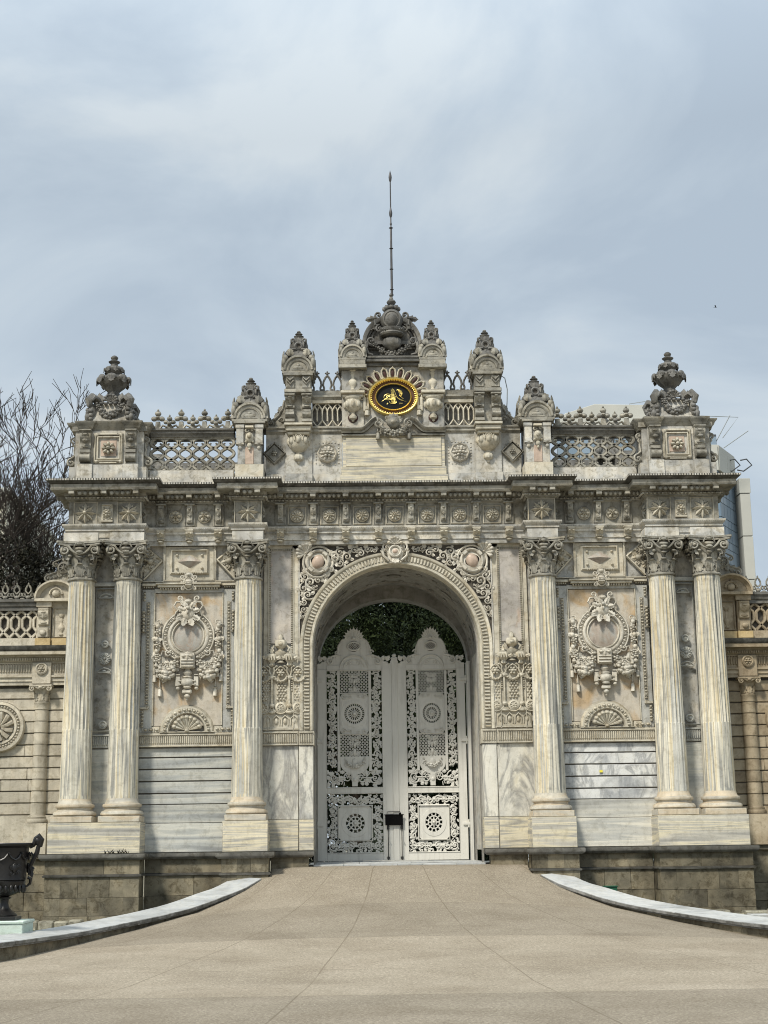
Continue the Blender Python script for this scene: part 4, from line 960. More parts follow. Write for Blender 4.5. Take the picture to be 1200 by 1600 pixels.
# ================================================================== attic storey and roofline
def small_finial(x, y, z, W, H, label=None):
    """scrolled finial, its holes painted as dark discs: W base width, H full height"""
    g = G(); g.push(tr(x, y, z))
    loft(g, [[(sx*a, sy*a, zz) for sx, sy in ((-1, -1), (1, -1), (1, 1), (-1, 1))] for a, zz in ((W*.42, 0), (W*.40, H*.08), (W*.27, H*.30), (W*.22, H*.55), (W*.16, H*.70), (W*.17, H*.74), (W*.05, H*.76))])
    for q in range(4):
        g.push(rz(q*PI/2) @ tr(0, -W*.30, 0) @ RB)
        for s in (-1, 1):
            g.push(scl(s, 1, 1)); scroll(g, (W*.30, H*.14), W*.15, 1.2, PI/2, -1, W*.075, 0, [(W*.06, H*.34), (W*.12, H*.28)]); scroll(g, (W*.20, H*.60), W*.09, 1.1, -PI/2, 1, W*.05, -W*.03, [(W*.10, H*.30), (W*.2, H*.38)])
            g.pop()
        tube(g, [(W*.13*math.cos(a), H*.40+W*.13*math.sin(a), 0) for a in np.linspace(0, 2*PI, 15)], W*.055, 6)
        leaf(g, (0, H*.24), -PI/2, H*.2, W*.2, .0, .3, 2, .4, 6); leaf(g, (0, H*.52), PI/2, H*.2, W*.22, -.04, .2, 3, .3, 6)
        g.pop()
    for sx in (-1, 1):
        for sy in (-1, 1): ell(g, (sx*W*.40, sy*W*.40, H*.12), (W*.12, W*.12, H*.10))
    k = H
    lathe(g, [(W*.08, .72*k), (W*.17, .75*k), (W*.20, .80*k), (W*.12, .83*k), (W*.08, .85*k), (W*.15, .88*k), (W*.12, .905*k), (W*.05, .92*k), (W*.08, .95*k), (W*.06, .985*k), (0, k)], 12)
    g.pop(); f = part('scrolled_finial', g, 'finial')
    g = G()
    for q in range(4): g.push(tr(x, y, z) @ rz(q*PI/2) @ tr(0, -W*.265, H*.40) @ RB); lathe(g, [(W*.10, 0), (W*.09, W*.012), (0, W*.012)], 12); g.pop()  # dark discs on the solid body, painting the shade inside a hole
    part('eye_shade_disc', g, 'backing_and_hole', f)
    return f
def archcap(x, y, z, W, H, D):
    """round-headed hood with a shell or flower in it, on all visible sides"""
    g = G(); g.push(tr(x, y, z)); box(g, -W*.52, W*.52, -D*.52, D*.52, -.07, .0, .008); box(g, -W*.47, W*.47, -D*.47, D*.47, 0, H*.55, .01)
    for q, (ww, dd) in enumerate(((W, D), (D, W), (W, D), (D, W))):
        g.push(rz(q*PI/2) @ tr(0, -dd*.5, 0) @ RB @ scl(1, H/(ww*.5), 1))
        r_ = ww*.48
        A = [(r_*math.cos(a), r_*math.sin(a)) for a in np.linspace(0, PI, 15)]
        prism(g, A, -dd*.42, -.01, .0)
        sweep(g, [(r_*.62*math.cos(a), r_*.62*math.sin(a)) for a in np.linspace(0, PI, 15)], [(-.01, -.02), (0, .01), (r_*.07, .02), (r_*.10, -.0), (r_*.20, .0), (r_*.24, .035), (r_*.36, .035), (r_*.38, 0), (r_*.38, -.02)])
        ell(g, (0, r_*.18, -.005), (r_*.34, r_*.16, .03)); ell(g, (0, r_*.33, .0), (r_*.12, r_*.12, .03)); box(g, -r_*.45, r_*.45, -.0, r_*.10, 0, .02, .003)
        for s in (-1, 1): leaf(g, (s*r_*.55, r_*.98), PI/2 if s > 0 else PI/2, r_*.5, r_*.5, -.05, .3, 3, .4, 6); ell(g, (s*r_*1.0, r_*.55, -.03), (r_*.13, r_*.35, .05)); ell(g, (s*r_*.85, r_*.85, -.03), (r_*.18, r_*.22, .05))
        g.pop()
    g.pop(); return part('arched_hood', g, 'frieze')

AB_X = (5.73, 7.60)
def attic_corner(s):
    xm = s*6.67
    g = G()
    box(g, s*5.78, s*7.58, -.50, .9, 8.70, 9.12, .01); box(g, xm-.70, xm+.70, -.60, .9, 8.70, 9.15, .01)
    for q in (-1, 1): box(g, xm+q*.53-.185, xm+q*.53+.185, -.64, .5, 8.70, 9.16, .01)
    part('attic_base', g, 'marble')
    g = G()
    box(g, xm-.68, xm+.68, -.50, .85, 9.12, 10.0, .01); box(g, xm-.80, xm+.80, -.42, .85, 9.12, 10.0, .01)
    part('attic_pier', g, 'marble')
    g = G()
    P = [(-.93, .9), (-.93, -.42), (-.72, -.42), (-.72, -.58), (-.36, -.58), (-.36, -.52), (.36, -.52), (.36, -.58), (.72, -.58), (.72, -.42), (.93, -.42), (.93, .9)]
    g.push(tr(xm, 0, 0)); sweep(g, P, [(-.3, 9.95), (-.06, 9.95), (-.04, 10.02), (.0, 10.06), (.02, 10.12), (.06, 10.16), (.07, 10.20), (-.3, 10.21)])
    box(g, -.88, .88, -.45, .85, 10.0, 10.195, 0); g.pop(); part('attic_cornice', g, 'frieze')
    g = G(); g.push(rel(xm, -.50, 0))
    frame(g, -.30, .30, 9.25, 9.88, .04, 0, .06); frame(g, -.24, .24, 9.32, 9.82, .07, .0, .045); 
    for q in (-1, 1): [ell(g, (q*.28, zz, .03), (.05, .05, .03)) for zz in (9.24, 9.88)]; box(g, q*.30, q*.335, 9.35, 9.78, 0, .03, .004)
    box(g, -.2, .2, 9.19, 9.225, 0, .05, .005); box(g, -.2, .2, 9.89, 9.93, 0, .05, .005); g.pop()
    part('panel_frame', g, 'relief_low')
    g = G(); g.push(rel(xm, -.495, 9.57)); box(g, -.18, .18, -.19, .19, 0, .012, .002); g.pop(); part('panel_field', g, 'pink')
    g = G(); g.push(rel(xm, -.50, 9.56)); rosette(g, .17, .10, 8, .3, 1, False); g.pop(); part('rosette', g, 'relief_low')
    for q in (-1, 1):      # consoles on the pier
        g = G(); g.push(rel(xm+q*.53, -.50, 9.98)); console(g, .26, .46, .13); box(g, -.14, .14, -.03, .01, 0, .15, .006); lathe(g.push(tr(0, -.66, .05) @ ry(PI/2)), [(.07, -.13), (.11, -.12), (.10, -.06), (.11, 0), (.10, .06), (.11, .12), (.07, .13)], 14); g.pop(); box(g, -.13, .13, -.56, -.46, 0, .10, .02); ell(g, (0, -.26, .13), (.07, .05, .04)); scroll(g, (-.06, -.12, ), .04, 1, 0, 1, .015, .12); scroll(g, (.06, -.12), .04, 1, PI, -1, .015, .12); box(g, -.13, .13, -.82, -.78, 0, .08, .01); g.pop()
        part('attic_console', g, 'frieze')
        # S-scrolls standing against the flanks
        g = G(); g.push(tr(xm+q*.80, -.30, 9.12) @ RB @ scl(q, 1, 1)); scroll(g, (.10, .15), .10, 1.3, PI/2, -1, .035, 0, [(.02, .62), (.04, .45), (.02, .32)]); scroll(g, (.06, .70), .07, 1.2, -PI/2, 1, .03, 0, [(.02, .5), (.07, .58)])
        prism(g, [(0, 0), (.16, 0), (.14, .2), (.05, .34), (.02, .55), (.08, .78), (0, .82)], -.12, -.02, .01)
        g.pop(); part('side_scroll', g, 'frieze')
    # crowning urn on a garlanded block
    z0 = 10.21; y0 = -.05
    g = G(); g.push(tr(xm, y0, z0))
    loft(g, [[(sx*a, sy*a*.9, zz) for sx, sy in ((-1, -1), (1, -1), (1, 1), (-1, 1))] for a, zz in ((.60, 0), (.56, .05), (.47, .17), (.42, .30), (.40, .45), (.36, .50))])
    g.pop(); b_ = part('urn_block', g, 'marble')
    g = G(); g.push(tr(xm, y0, z0)); box(g, -.36, .36, -.34, .34, .42, .52, .02)
    for q in range(4):
        g.push(rz(q*PI/2) @ tr(0, -.40, 0) @ RB)
        garland(g, (-.30, .42), (.30, .42), .27, .075, 15, .05, random.Random(q), .5)
        for k in range(5): ell(g, (-.22+.11*k, .46, -.0), (.05, .035, .06))
        g.push(tr(0, .53, -.06)); shell(g, .17, .05, 7); g.pop()
        for sx in (-1, 1):
            g.push(scl(sx, 1, 1)); leaf(g, (.24, .45), PI/2-.1, .30, .18, -.05, .15, 2, .3, 7); g.pop()
        g.pop()
        g.push(rz(q*PI/2+PI/4) @ tr(0, -.50, 0) @ RB)      # big corner scroll with a pendant
        tube(g, [(0, .44, -.10), (0, .58, -.02), (0, .62, .10), (0, .52, .19), (0, .40, .16), (0, .38, .06), (0, .44, .02)], [.05, .08, .10, .10, .08, .06, .04], 7)
        for sx in (-1, 1): tube(g, [(sx*.08, .46, -.10), (sx*.09, .57, -.02), (sx*.09, .60, .09), (sx*.08, .50, .17)], [.03, .05, .05, .03], 6)
        tube(g, [(0, .36, .10), (0, .2, .12), (0, .06, .17)], [.08, .10, .07], 7); 
        for zz in (.05, .15, .25): ell(g, (.06, zz, .17), (.06, .06, .06)); ell(g, (-.06, zz+.04, .17), (.055, .06, .06))
        lathe(g.push(tr(0, .0, .22) @ rx(-PI/2)), [(.02, -.02), (.06, .05), (.07, .12), (.04, .18), (.05, .21), (0, .28)], 10); g.pop()
        g.pop()
    g.pop(); part('corner_scrolls', g, 'finial', b_)
    g = G(); g.push(tr(xm, y0, z0+.62))
    gm = lambda th, z, i: 1+.05*np.cos(12*th) if 3 < i < 9 else np.ones_like(th)
    lathe(g, [(.17, -.14), (.15, 0), (.13, .14), (.15, .20), (.13, .23), (.16, .27), (.26, .36), (.33, .46), (.355, .53), (.34, .57), (.30, .60), (.20, .63), (.13, .66), (.15, .70), (.20, .74), (.225, .80), (.20, .85), (.14, .875), (.09, .90), (.085, .95), (.13, .98), (.14, 1.0), (.09, 1.03), (.06, 1.05), (.085, 1.08), (.09, 1.11), (.05, 1.15), (0, 1.17)], 24, gm)
    for q in range(8):
        g.push(rz(q*PI/4) @ tr(0, -.335, .52) @ RB); ell(g, (0, .02, .02), (.12, .085, .06)); leaf(g, (0, .06), -PI/2, .20, .16, .05, .3, 3, .25); scroll(g, (-.06, -.04), .045, 1, 0, 1, .018, .03); g.pop()
        g.push(rz(q*PI/4+.3) @ tr(0, -.20, .78) @ RB); ell(g, (0, .01, .0), (.07, .055, .04)); leaf(g, (0, .05), -PI/2, .14, .10, .03, .4, 2); g.pop()
    g.pop(); part('crowning_urn', g, 'finial', b_)
both(attic_corner)

def lattice_bay(s):
    x0, x1 = sorted((s*3.78, s*5.76)); y = -.02
    g = G(); box(g, x0, x1, -.16, .35, 8.70, 9.11, .01); box(g, x0, x1, -.13, .32, 8.70, 9.13, .01) if False else None; part('parapet_base', g, 'marble')
    g = G(); n = 6; st = (x1-x0)/n; pr = .27; 
    for k in range(-1, n+2):
        for ph in (0, 1):
            pts = []
            for t in np.linspace(0, 1, 29):
                z = 9.12+.81*t; a = (z-9.54)/pr*PI
                sh = math.copysign(abs(math.cos(a))**.8, math.cos(a)); xx = x0+(k+.5)*st + (sh*.5-.0)*st*(.96) * (1 if ph else -1)
                pts.append((min(max(xx, x0), x1), z, 0))
            pts = [(p[0], p[1], 0) for p in pts]
            if max(p[0] for p in pts) > x0+.01 and min(p[0] for p in pts) < x1-.01:
                g.push(tr(0, y, 0)); tube(g, [(p[0], 0, p[1]) for p in pts], .043, 6); g.pop()
        if 0 <= k < n:     # cusps giving the top row its trefoil shape
            xx = x0+(k+.5)*st
            for dx, dz in ((-.10, 9.87), (.10, 9.87), (-.07, 9.79), (.07, 9.79), (-.08, 9.24), (.08, 9.24)): ell(g, (xx+dx, y, dz), (.03, .04, .025), 6, 4)
            for zz in (9.32, 9.70): pass
            ell(g, (xx+st/2, y, 9.90), (.05, .04, .05)); ell(g, (xx+st/2, y, 9.15), (.05, .04, .05)); ell(g, (xx, y, 9.15), (.045, .04, .03))
    box(g, x0, x1, y-.05, y+.06, 9.10, 9.145, .005); box(g, x0, x1, y-.05, y+.06, 9.90, 9.95, .005)
    part('lattice_balustrade', g, 'frieze')
    g = G(); P = [(x0, -.10), (x1, -.10)]; sweep(g, P, [(-.45, 9.94), (-.0, 9.94), (.02, 9.99), (.05, 10.02), (.05, 10.06), (.09, 10.09), (.09, 10.13), (-.45, 10.14)]); part('parapet_rail', g, 'cap')
    g = G(); cr_ = 3
    for k in range(cr_+1):
        xx = x0+.16+(x1-x0-.32)*k/cr_; y_ = -.02
        for t in (0, 1):
            xq = xx if t == 0 else xx+(x1-x0-.32)/cr_/2
            if t == 1 and k == cr_: break
            g.push(rel(xq, y_, 10.14))
            if t == 0:
                prism(g, [(-.14, 0), (.14, 0), (.06, .10), (.05, .20), (-.05, .20), (-.06, .10)], -.04, .03, .01); g.push(scl(1.22, 1.0, 1.3))
                for a, b, r_ in ((-.075, .27, .062), (.075, .27, .062), (0, .40, .066), (0, .29, .06)): ell(g, (a, b, 0), (r_, r_, .04), 10, 5)
                ell(g, (0, .48, 0), (.022, .035, .02)); ell(g, (0, .29, .04), (.035, .035, .03)); g.pop()
                for sx in (-1, 1): tube(g, [(sx*.05, .02, .02), (sx*.12, .10, .03), (sx*.22, .06, .02), (sx*.27, .02, 0)], .026, 5)
            else:
                prism(g, [(-.12, 0), (.12, 0), (.05, .12), (-.05, .12)], -.04, .03, .01); g.push(scl(1.25, 1.05, 1.3))
                for a, b, r_ in ((-.07, .18, .05), (.07, .18, .05), (0, .26, .055)): ell(g, (a, b, 0), (r_, r_, .04), 10, 5)
                ell(g, (0, .33, 0), (.018, .03, .02)); ell(g, (0, .14, .03), (.05, .05, .03)); g.pop()
            g.pop()
    box(g, x0, x1, -.03, .08, 10.135, 10.17, .005)
    part('parapet_cresting', g, 'finial' if False else 'frieze')
both(lattice_bay)

def pier_c(s):
    xm = s*3.38
    g = G(); box(g, xm-.335, xm+.335, -.62, .4, 8.70, 9.13, .01); part('attic_base', g, 'relief_low')
    g = G(); box(g, xm-.28, xm+.28, -.55, .4, 9.13, 10.12, .01)
    for q in (-1, 1):
        box(g, xm+q*.135, xm+q*.31, -.61, -.5, 9.60, 10.08, .008); lathe(g.push(tr(xm+q*.22, -.56, 9.54) @ scl(1, .8, 1)), [(0, -.06), (.04, -.03), (.05, .0), (.04, .04), (.08, .07), (.09, .1)], 12); g.pop(); box(g, xm+q*.12, xm+q*.33, -.63, -.5, 10.0, 10.10, .01); box(g, xm+q*.12, xm+q*.32, -.62, -.5, 9.60, 9.65, .01)
    part('attic_pier', g, 'marble')
    g = G(); box(g, xm-.10, xm+.10, -.57, -.5, 9.14, 9.55, .01); part('pier_inset', g, 'pink')
    g = G(); g.push(rel(xm, -.57, 9.75)); ell(g, (0, .02, .03), (.10, .14, .06)); ell(g, (0, .05, .08), (.06, .08, .04)); ell(g, (0, -.16, .02), (.06, .08, .04)); ell(g, (0, -.25, .02), (.03, .04, .03)); [scroll(g, (q*.07, .20), .05, 1, 0, q, .02, .02) for q in (-1, 1)]; [ell(g, (q*.08, -.08, .03), .035) for q in (-1, 1)]; box(g, -.10, .10, .24, .30, 0, .09, .01); g.pop(); part('mask', g, 'relief_low')
    g = G(); box(g, xm-.37, xm+.37, -.66, .4, 10.11, 10.16, .01); part('pier_cornice', g, 'frieze')
    archcap(xm, -.22, 10.22, .80, .42, .84)
    small_finial(xm, -.22, 10.60, .66, .76)
both(pier_c)

def pier_in(s):
    xm = s*2.245
    g = G(); box(g, xm-.33, xm+.33, -.30, .35, 8.70, 8.98, .01); box(g, s*1.22, s*3.02, -.20, .35, 8.70, 8.99, .01); box(g, s*1.22, s*3.02, -.12, .35, 8.98, 10.0, .005); box(g, xm-.32, xm+.32, -.16, .35, 8.98, 10.0, .005)
    part('attic_wall', g, 'marble')
    g = G(); sweep(g, [(min(s*1.22, s*3.02), -.12), (max(s*1.22, s*3.02), -.12)], [(-.3, 9.97), (0, 9.97), (.02, 10.01), (.05, 10.03), (.05, 10.08), (.08, 10.11), (.08, 10.15), (-.3, 10.155)]); part('attic_string', g, 'frieze')
    g = G()     # corbel and pendant cup carrying the pier
    g.push(tr(xm, -.10, 0)); box(g, -.33, .33, -.42, .4, 10.10, 10.16, .01); box(g, -.30, .30, -.36, .4, 9.98, 10.10, .02); box(g, -.26, .26, -.30, .4, 9.90, 9.98, .02)
    gm = lambda th, z, i: 1+.06*np.abs(np.cos(4*th))*(1 if 3 < i < 8 else 0)
    g.push(tr(0, -.06, 0)); lathe(g, [(0, 9.22), (.035, 9.25), (.04, 9.29), (.11, 9.34), (.125, 9.40), (.10, 9.46), (.06, 9.49), (.07, 9.52), (.16, 9.57), (.225, 9.66), (.25, 9.76), (.245, 9.86), (.20, 9.92)], 40, lambda th, z, i: 1+.16*(np.abs(np.cos(4*th))-.8) if 2 < i else np.ones_like(th)); 
    for q in range(8): g.push(rz(q*PI/4) @ tr(0, -.215, 9.78) @ RB); ell(g, (0, 0, .01), (.065, .11, .06)); tube(g, [(.09*math.cos(a), .02+.12*math.sin(a), .02) for a in np.linspace(-.3, PI+.3, 9)], .012, 5); g.pop()
    g.pop(); g.pop(); part('corbel_pendant', g, 'relief_low')
    g = G(); g.push(rel(xm, -.125, 9.42)); lathe(g, [(.2, 0), (.2, .01), (0, .01)], 20); box(g, -.2, .2, 0, .25, 0, .01, 0); g.pop(); part('corbel_niche', g, 'pink')
    g = G(); box(g, xm-.29, xm+.29, -.30, .35, 10.15, 11.0, .01); part('attic_pier', g, 'frieze')
    for q in (-1, 1):
        g = G(); g.push(rel(xm+q*.20, -.30, 10.88)); console(g, .22, .34, .15); box(g, -.13, .13, -.06, 0, 0, .18, .02); lathe(g.push(tr(0, -.50, .05) @ ry(PI/2)), [(.05, -.11), (.10, -.10), (.09, 0), (.10, .10), (.05, .11)], 12); g.pop(); box(g, -.105, .105, -.60, -.36, 0, .10, .02); box(g, -.12, .12, -.68, -.60, 0, .11, .01); g.pop(); part('pier_console', g, 'frieze')
    g = G(); box(g, xm-.33, xm+.33, -.50, .38, 10.90, 11.0, .015); box(g, xm-.30, xm+.30, -.44, .35, 11.0, 11.34, .01) ; box(g, xm-.35, xm+.35, -.52, .38, 11.32, 11.40, .01)
    for q in (-1, 1):
        g.push(rel(xm+q*.19, -.44, 11.17)); box(g, -.10, .10, -.15, .15, 0, .03, .006); g.add([(-.09, .1, .03), (0, .02, .03), (.09, .1, .03), (0, -.0, .08)], [(0, 1, 3), (1, 2, 3)])
        for zz in (.06, -.02): tube(g, [(-.08, zz+.05, .035), (0, zz-.04, .05), (.08, zz+.05, .035)], .018, 5)
        g.pop()
    part('pier_block', g, 'frieze')
    archcap(xm, -.07, 11.45, .74, .40, .82)
    small_finial(xm, -.07, 11.84, .62, .74)
    # rosette and lozenge of the attic wall
    g = G(); g.push(rel(s*1.57, -.125, 9.50)); oc = [(.30*math.cos(a), .30*math.sin(a)) for a in np.arange(8)*PI/4+PI/8]
    for k in range(26):
        a = 2*PI*k/26; r_ = .29/max(abs(math.cos(a)), abs(math.sin(a)))*.92; g.push(rz(0)); ell(g, (min(max(r_*math.cos(a), -.27), .27), min(max(r_*math.sin(a), -.27), .27), 0), (.02, .02, .012), 5, 4); g.pop()
    lathe(g, [(.245, 0), (.245, .03), (.215, .06), (.19, .035), (0, .035)], 8); rosette(g, .20, .07, 10, .25, 1, False); g.push(tr(0, 0, .03)); rosette(g, .12, .08, 6, .4, 1, False); g.pop(); g.pop(); part('rosette', g, 'white_slab' if False else 'carved')
    g = G(); g.push(rel(s*2.82, -.125, 9.50)); g.push(rz(PI/4)); box(g, -.155, .155, -.155, .155, 0, .05, .01); frame(g, -.17, .17, -.17, .17, .03, .0, .075); g.pop(); rosette(g.push(tr(0, 0, .05)), .075, .05, 6, .4, 1, False); g.pop()
    for k in range(22):
        a = 2*PI*k/22; ell(g, (.22*math.cos(a), .24*math.sin(a)*.98, 0), (.018, .018, .012), 5, 4)
    g.pop(); part('lozenge', g, 'frieze')
    # descending volute beside the inner pier
    g = G(); g.push(tr(s*2.57, .0, 10.15) @ RB @ scl(s, 1, 1)); T_ = [(0, 0), (.62, 0), (.55, .06), (.40, .12), (.24, .22), (.10, .38), (.03, .55), (0, .70)]
    prism(g, T_, -.16, .02, .01); tube(g, [(.02, .70, 0), (.06, .5, .01), (.16, .32, .02), (.30, .20, .03), (.48, .13, .03)], .035, 6)
    scroll(g, (.34, .12), .12, 1.5, PI/2, -1, .035, .03); scroll(g, (.08, .20), .07, 1.2, 0, 1, .03, .02); [leaf(g, (.06+.08*k, .55-.15*k), -.9, .2, .12, .0, .4, 3) for k in range(3)]
    g.pop(); part('descending_scroll', g, 'frieze')
    # little pointed balustrade, its rail and pierced cresting
    x0, x1 = sorted((s*1.20, s*1.93)); w_ = x1-x0; yb = -.06
    g = G(); n = 6; st = w_/n; g.push(rel(x0, yb, 10.16))
    for k in range(n+1):
        box(g, k*st-.018, k*st+.018, .14, .42, -.03, .03, .006)
        if k < n:
            sg = 1 if k % 2 else -1
            tube(g, [(k*st, .40, 0), (k*st+st*.25, .47, 0), (k*st+st*.5, .51, 0), (k*st+st*.75, .47, 0), (k*st+st, .40, 0)], .02, 5)
    for k in range(-1, n+1, 1):
        a = k*st
        for z0_, z1_ in ((.42, .60), (.17, .01)):
            P = [(a, z0_, .005), (a+st*.5, z0_+(z1_-z0_)*.55, .005), (a+st, z1_, .005)] if k % 2 == 0 else [(a, z1_, .005), (a+st*.5, z0_+(z1_-z0_)*.55, .005), (a+st, z0_, .005)]
            if a >= 0 and a+st <= w_+.01: tube(g, P, .022, 5)
    box(g, 0, w_, -.02, .02, -.04, .05, .004); box(g, 0, w_, .58, .66, -.04, .05, .006); g.pop(); part('pointed_balustrade', g, 'relief_low')
    g = G(); box(g, x0, x1, .04, .30, 10.16, 10.85, .0); part('balustrade_backing', g, 'vault')
    g = G(); sweep(g, [(x0, -.10), (x1, -.10)], [(-.3, 10.80), (0, 10.80), (.02, 10.86), (.06, 10.89), (.06, 10.93), (-.0, 10.94), (-.0, 11.05), (-.3, 11.06)]); part('parapet_rail', g, 'frieze')
    g = G(); g.push(rel(x0, -.02, 11.05)); m3 = 3; st = w_/m3
    for k in range(m3):
        c_ = (k+.5)*st
        for sg in (-1, 1):
            tube(g, [(c_+sg*.085, .02, 0), (c_+sg*.075, .10, 0), (c_+sg*.10, .17, 0), (c_+sg*.09, .26, 0), (c_+sg*.045, .36, 0), (c_, .41, 0)], .028, 6); ell(g, (c_+sg*.04, .47, 0), .022)
        ell(g, (c_, .45, 0), (.03, .05, .03)); ell(g, (c_, .50, 0), (.022, .03, .02)); ell(g, (k*st, .05, 0), .028); ell(g, (c_, .02, 0), (.05, .03, .03))
    box(g, 0, w_, -.02, .03, -.03, .03, .004); g.pop(); part('pierced_cresting', g, 'finial')
    # baluster pier next to the centre
    xs = s*.955
    g = G(); box(g, xs-.265, xs+.265, -.25, .35, 10.10, 11.52, .01); part('attic_pier', g, 'marble')
    g = G(); g.push(rel(xs, -.25, 11.0)); balrelief(g, .60, .22, .5); g.pop(); part('baluster_relief', g, 'relief_low')
    g = G(); box(g, xs-.29, xs+.29, -.42, .1, 10.90, 10.98, .02); box(g, xs-.25, xs+.25, -.36, .1, 10.82, 10.90, .02); g.push(tr(xs, -.27, 0)); lathe(g, [(0, 10.22), (.03, 10.24), (.035, 10.27), (.085, 10.31), (.095, 10.36), (.06, 10.41), (.045, 10.44), (.05, 10.47), (.13, 10.52), (.185, 10.60), (.20, 10.68), (.17, 10.76), (.20, 10.80), (.2, 10.82)], 40, lambda th, z, i: 1+.20*(np.abs(np.cos(4*th))-.8) if 7 < i < 11 else np.ones_like(th)); [ell(g, (.185*math.cos(q*PI/4), .185*math.sin(q*PI/4), 10.64), (.05, .05, .09)) for q in range(8)]; g.pop(); part('corbel_pendant', g, 'relief_low')
    g = G(); g.push(rel(xs, -.252, 10.33)); lathe(g, [(.12, 0), (.12, .006), (0, .006)], 16); g.pop(); part('corbel_niche', g, 'red')
    g = G(); box(g, xs-.34, xs+.34, -.44, .40, 11.52, 11.62, .015); box(g, xs-.31, xs+.31, -.40, .36, 11.62, 11.74, .01); part('pier_block', g, 'frieze')
    archcap(xs, -.03, 11.80, .62, .34, .72)
    small_finial(xs, -.03, 12.12, .52, .74)
both(pier_in)

# ---- centre of the attic
g = G(); box(g, -1.27, 1.27, -.30, .35, 8.70, 8.93, .008); box(g, -1.24, 1.24, -.28, .35, 8.93, 9.135, .008); part('attic_base', g, 'pedestal')
g = G(); box(g, -1.21, 1.21, -.24, .35, 9.14, 9.90, .006); box(g, -1.13, 1.13, -.265, -.2, 9.15, 9.84, .006); part('tablet', g, 'pedestal')
g = G(); box(g, -1.22, 1.22, -.20, .36, 9.90, 11.72, .005); part('attic_wall', g, 'marble')
g = G(); g.push(rel(0, -.20, 0))
pth = [(-1.23, 10.02), (-.78, 10.02)]+[(-.78+.40*t, 10.02+.27*(3*t*t-2*t**3)) for t in np.linspace(.1, .95, 9)]
for s in (-1, 1):
    p = [(s*a, b) for a, b in pth]
    if s > 0: p = p[::-1]
    sweep(g, p, [(-.10, 0), (-.10, .07), (-.05, .09), (.0, .10), (.02, .15), (-.02, .17), (-.05, .10), (-.09, .10), (-.10, 0)] if False else [(-.07, -.01), (-.07, .09), (-.03, .10), (-.01, .14), (.03, .16), (.05, .15), (.05, -.01)][::-1])
    g.push(scl(s, 1, 1)); scroll(g, (.36, 10.16), .12, 1.5, PI/2, 1, .035, .10); tassel(g, .37, 9.98, .11, .20, .10); leaf(g, (.30, 10.05), -PI/2, .16, .12, .08, .3, 3); g.pop()
box(g, -1.23, 1.23, 9.88, 9.93, 0, .08, .008)
garland(g, (-.30, 10.06), (.30, 10.06), .17, .07, 17, .14, random.Random(5), .45)
ell(g, (0, 10.20, .12), (.17, .16, .11), 12, 8); ell(g, (0, 10.18, .20), (.08, .07, .05))
for a in np.linspace(.1, PI-.1, 7): leaf(g, (.05*math.cos(a), 10.20+.05*math.sin(a)), a, .17, .09, .16, .3, 2)
for s in (-1, 1): scroll(g, (s*.15, 10.28), .06, 1.2, 0, -s, .02, .14)
g.pop(); part('tablet_moulding', g, 'frieze')
# fan of pierced lobes above the medallion
g = G(); g.push(rel(0, -.20, 10.86))
for k in range(11):
    a = PI*(.07+.86*k/10); ex, ez = .73*math.cos(a), .60*math.sin(a); an = math.atan2(ez/.36, ex/.5) 
    g.push(tr(ex, ez, .03) @ rz(an))
    tube(g, [(-.12, -.062, 0), (.0, -.07, 0), (.08, -.055, .01), (.115, 0, .02), (.08, .055, .01), (0, .07, 0), (-.12, .062, 0)], .020, 6); ell(g, (.125, 0, .01), (.03, .025, .03)); g.pop()
    g2 = G(); g2.push(rel(0, -.215, 10.86) @ tr(ex, ez, .02) @ rz(an)); ell(g2, (-.01, 0, 0), (.10, .038, .012), 10, 4); g2.pop(); part('fan_recess', g2, 'red')
for s in (-1, 1): scroll(g, (s*.75, -.02), .08, 1.4, PI/2, s, .025, .04); [box(g, s*.60+q-.035, s*.60+q+.035, -.45+.08*j, -.02, 0, .05+.02*j, .01) for j, q in enumerate((-.0, s*.075))]; tassel(g, s*.62, -.32, .13, .16, .06)
g.pop(); part('fan_lobes', g, 'relief_low')
g = G(); box(g, -.72, .72, -.36, .42, 11.70, 11.76, .01); box(g, -.69, .69, -.31, .38, 11.76, 11.80, .01); box(g, -.66, .66, -.27, .35, 11.62, 11.70, .01); box(g, -.70, .70, -.33, .38, 11.80, 11.86, .01); part('centre_cornice', g, 'cap')
# gilded oval medallion with the calligraphic monogram
def oval(rx_, rz2, n=64): return [(rx_*math.cos(a), rz2*math.sin(a)) for a in np.linspace(0, 2*PI, n, endpoint=False)]
g = G(); g.push(rel(0.01, -.215, 10.84)); 
sweep(g, oval(.40, .315)[::-1], [(0, 0)]) if False else None
def oring(g, r0, r1, prof, n=72, mod=None):
    rings = []
    for a in np.linspace(0, 2*PI, n+1): 
        f = mod(a) if mod else 1
        rings.append([((r0[0]+(r1[0]-r0[0])*t)*math.cos(a), (r0[1]+(r1[1]-r0[1])*t)*math.sin(a), h*f) for t, h in prof])
    loft(g, rings, False)
oring(g, (.545, .42), (.60, .47), [(-.15, .03), (-.1, .06), (.1, .075), (.2, .09), (.6, .10), (.85, .09), (1, .05), (1, 0)])
oring(g, (.405, .31), (.435, .335), [(0, .02), (0, .06), (.5, .075), (1, .06), (1, .02)])
for k in range(56):
    a = 2*PI*(k+.5)/56; g.push(tr(.505*math.cos(a), .392*math.sin(a), .05) @ rz(math.atan2(math.sin(a)/.47, math.cos(a)/.6))); ell(g, (.025, 0, .0), (.03, .016, .02), 6, 4); g.pop()
g.pop(); md = part('gilded_oval_frame', g, 'gold', label='gilded oval frame around black calligraphic medallion')
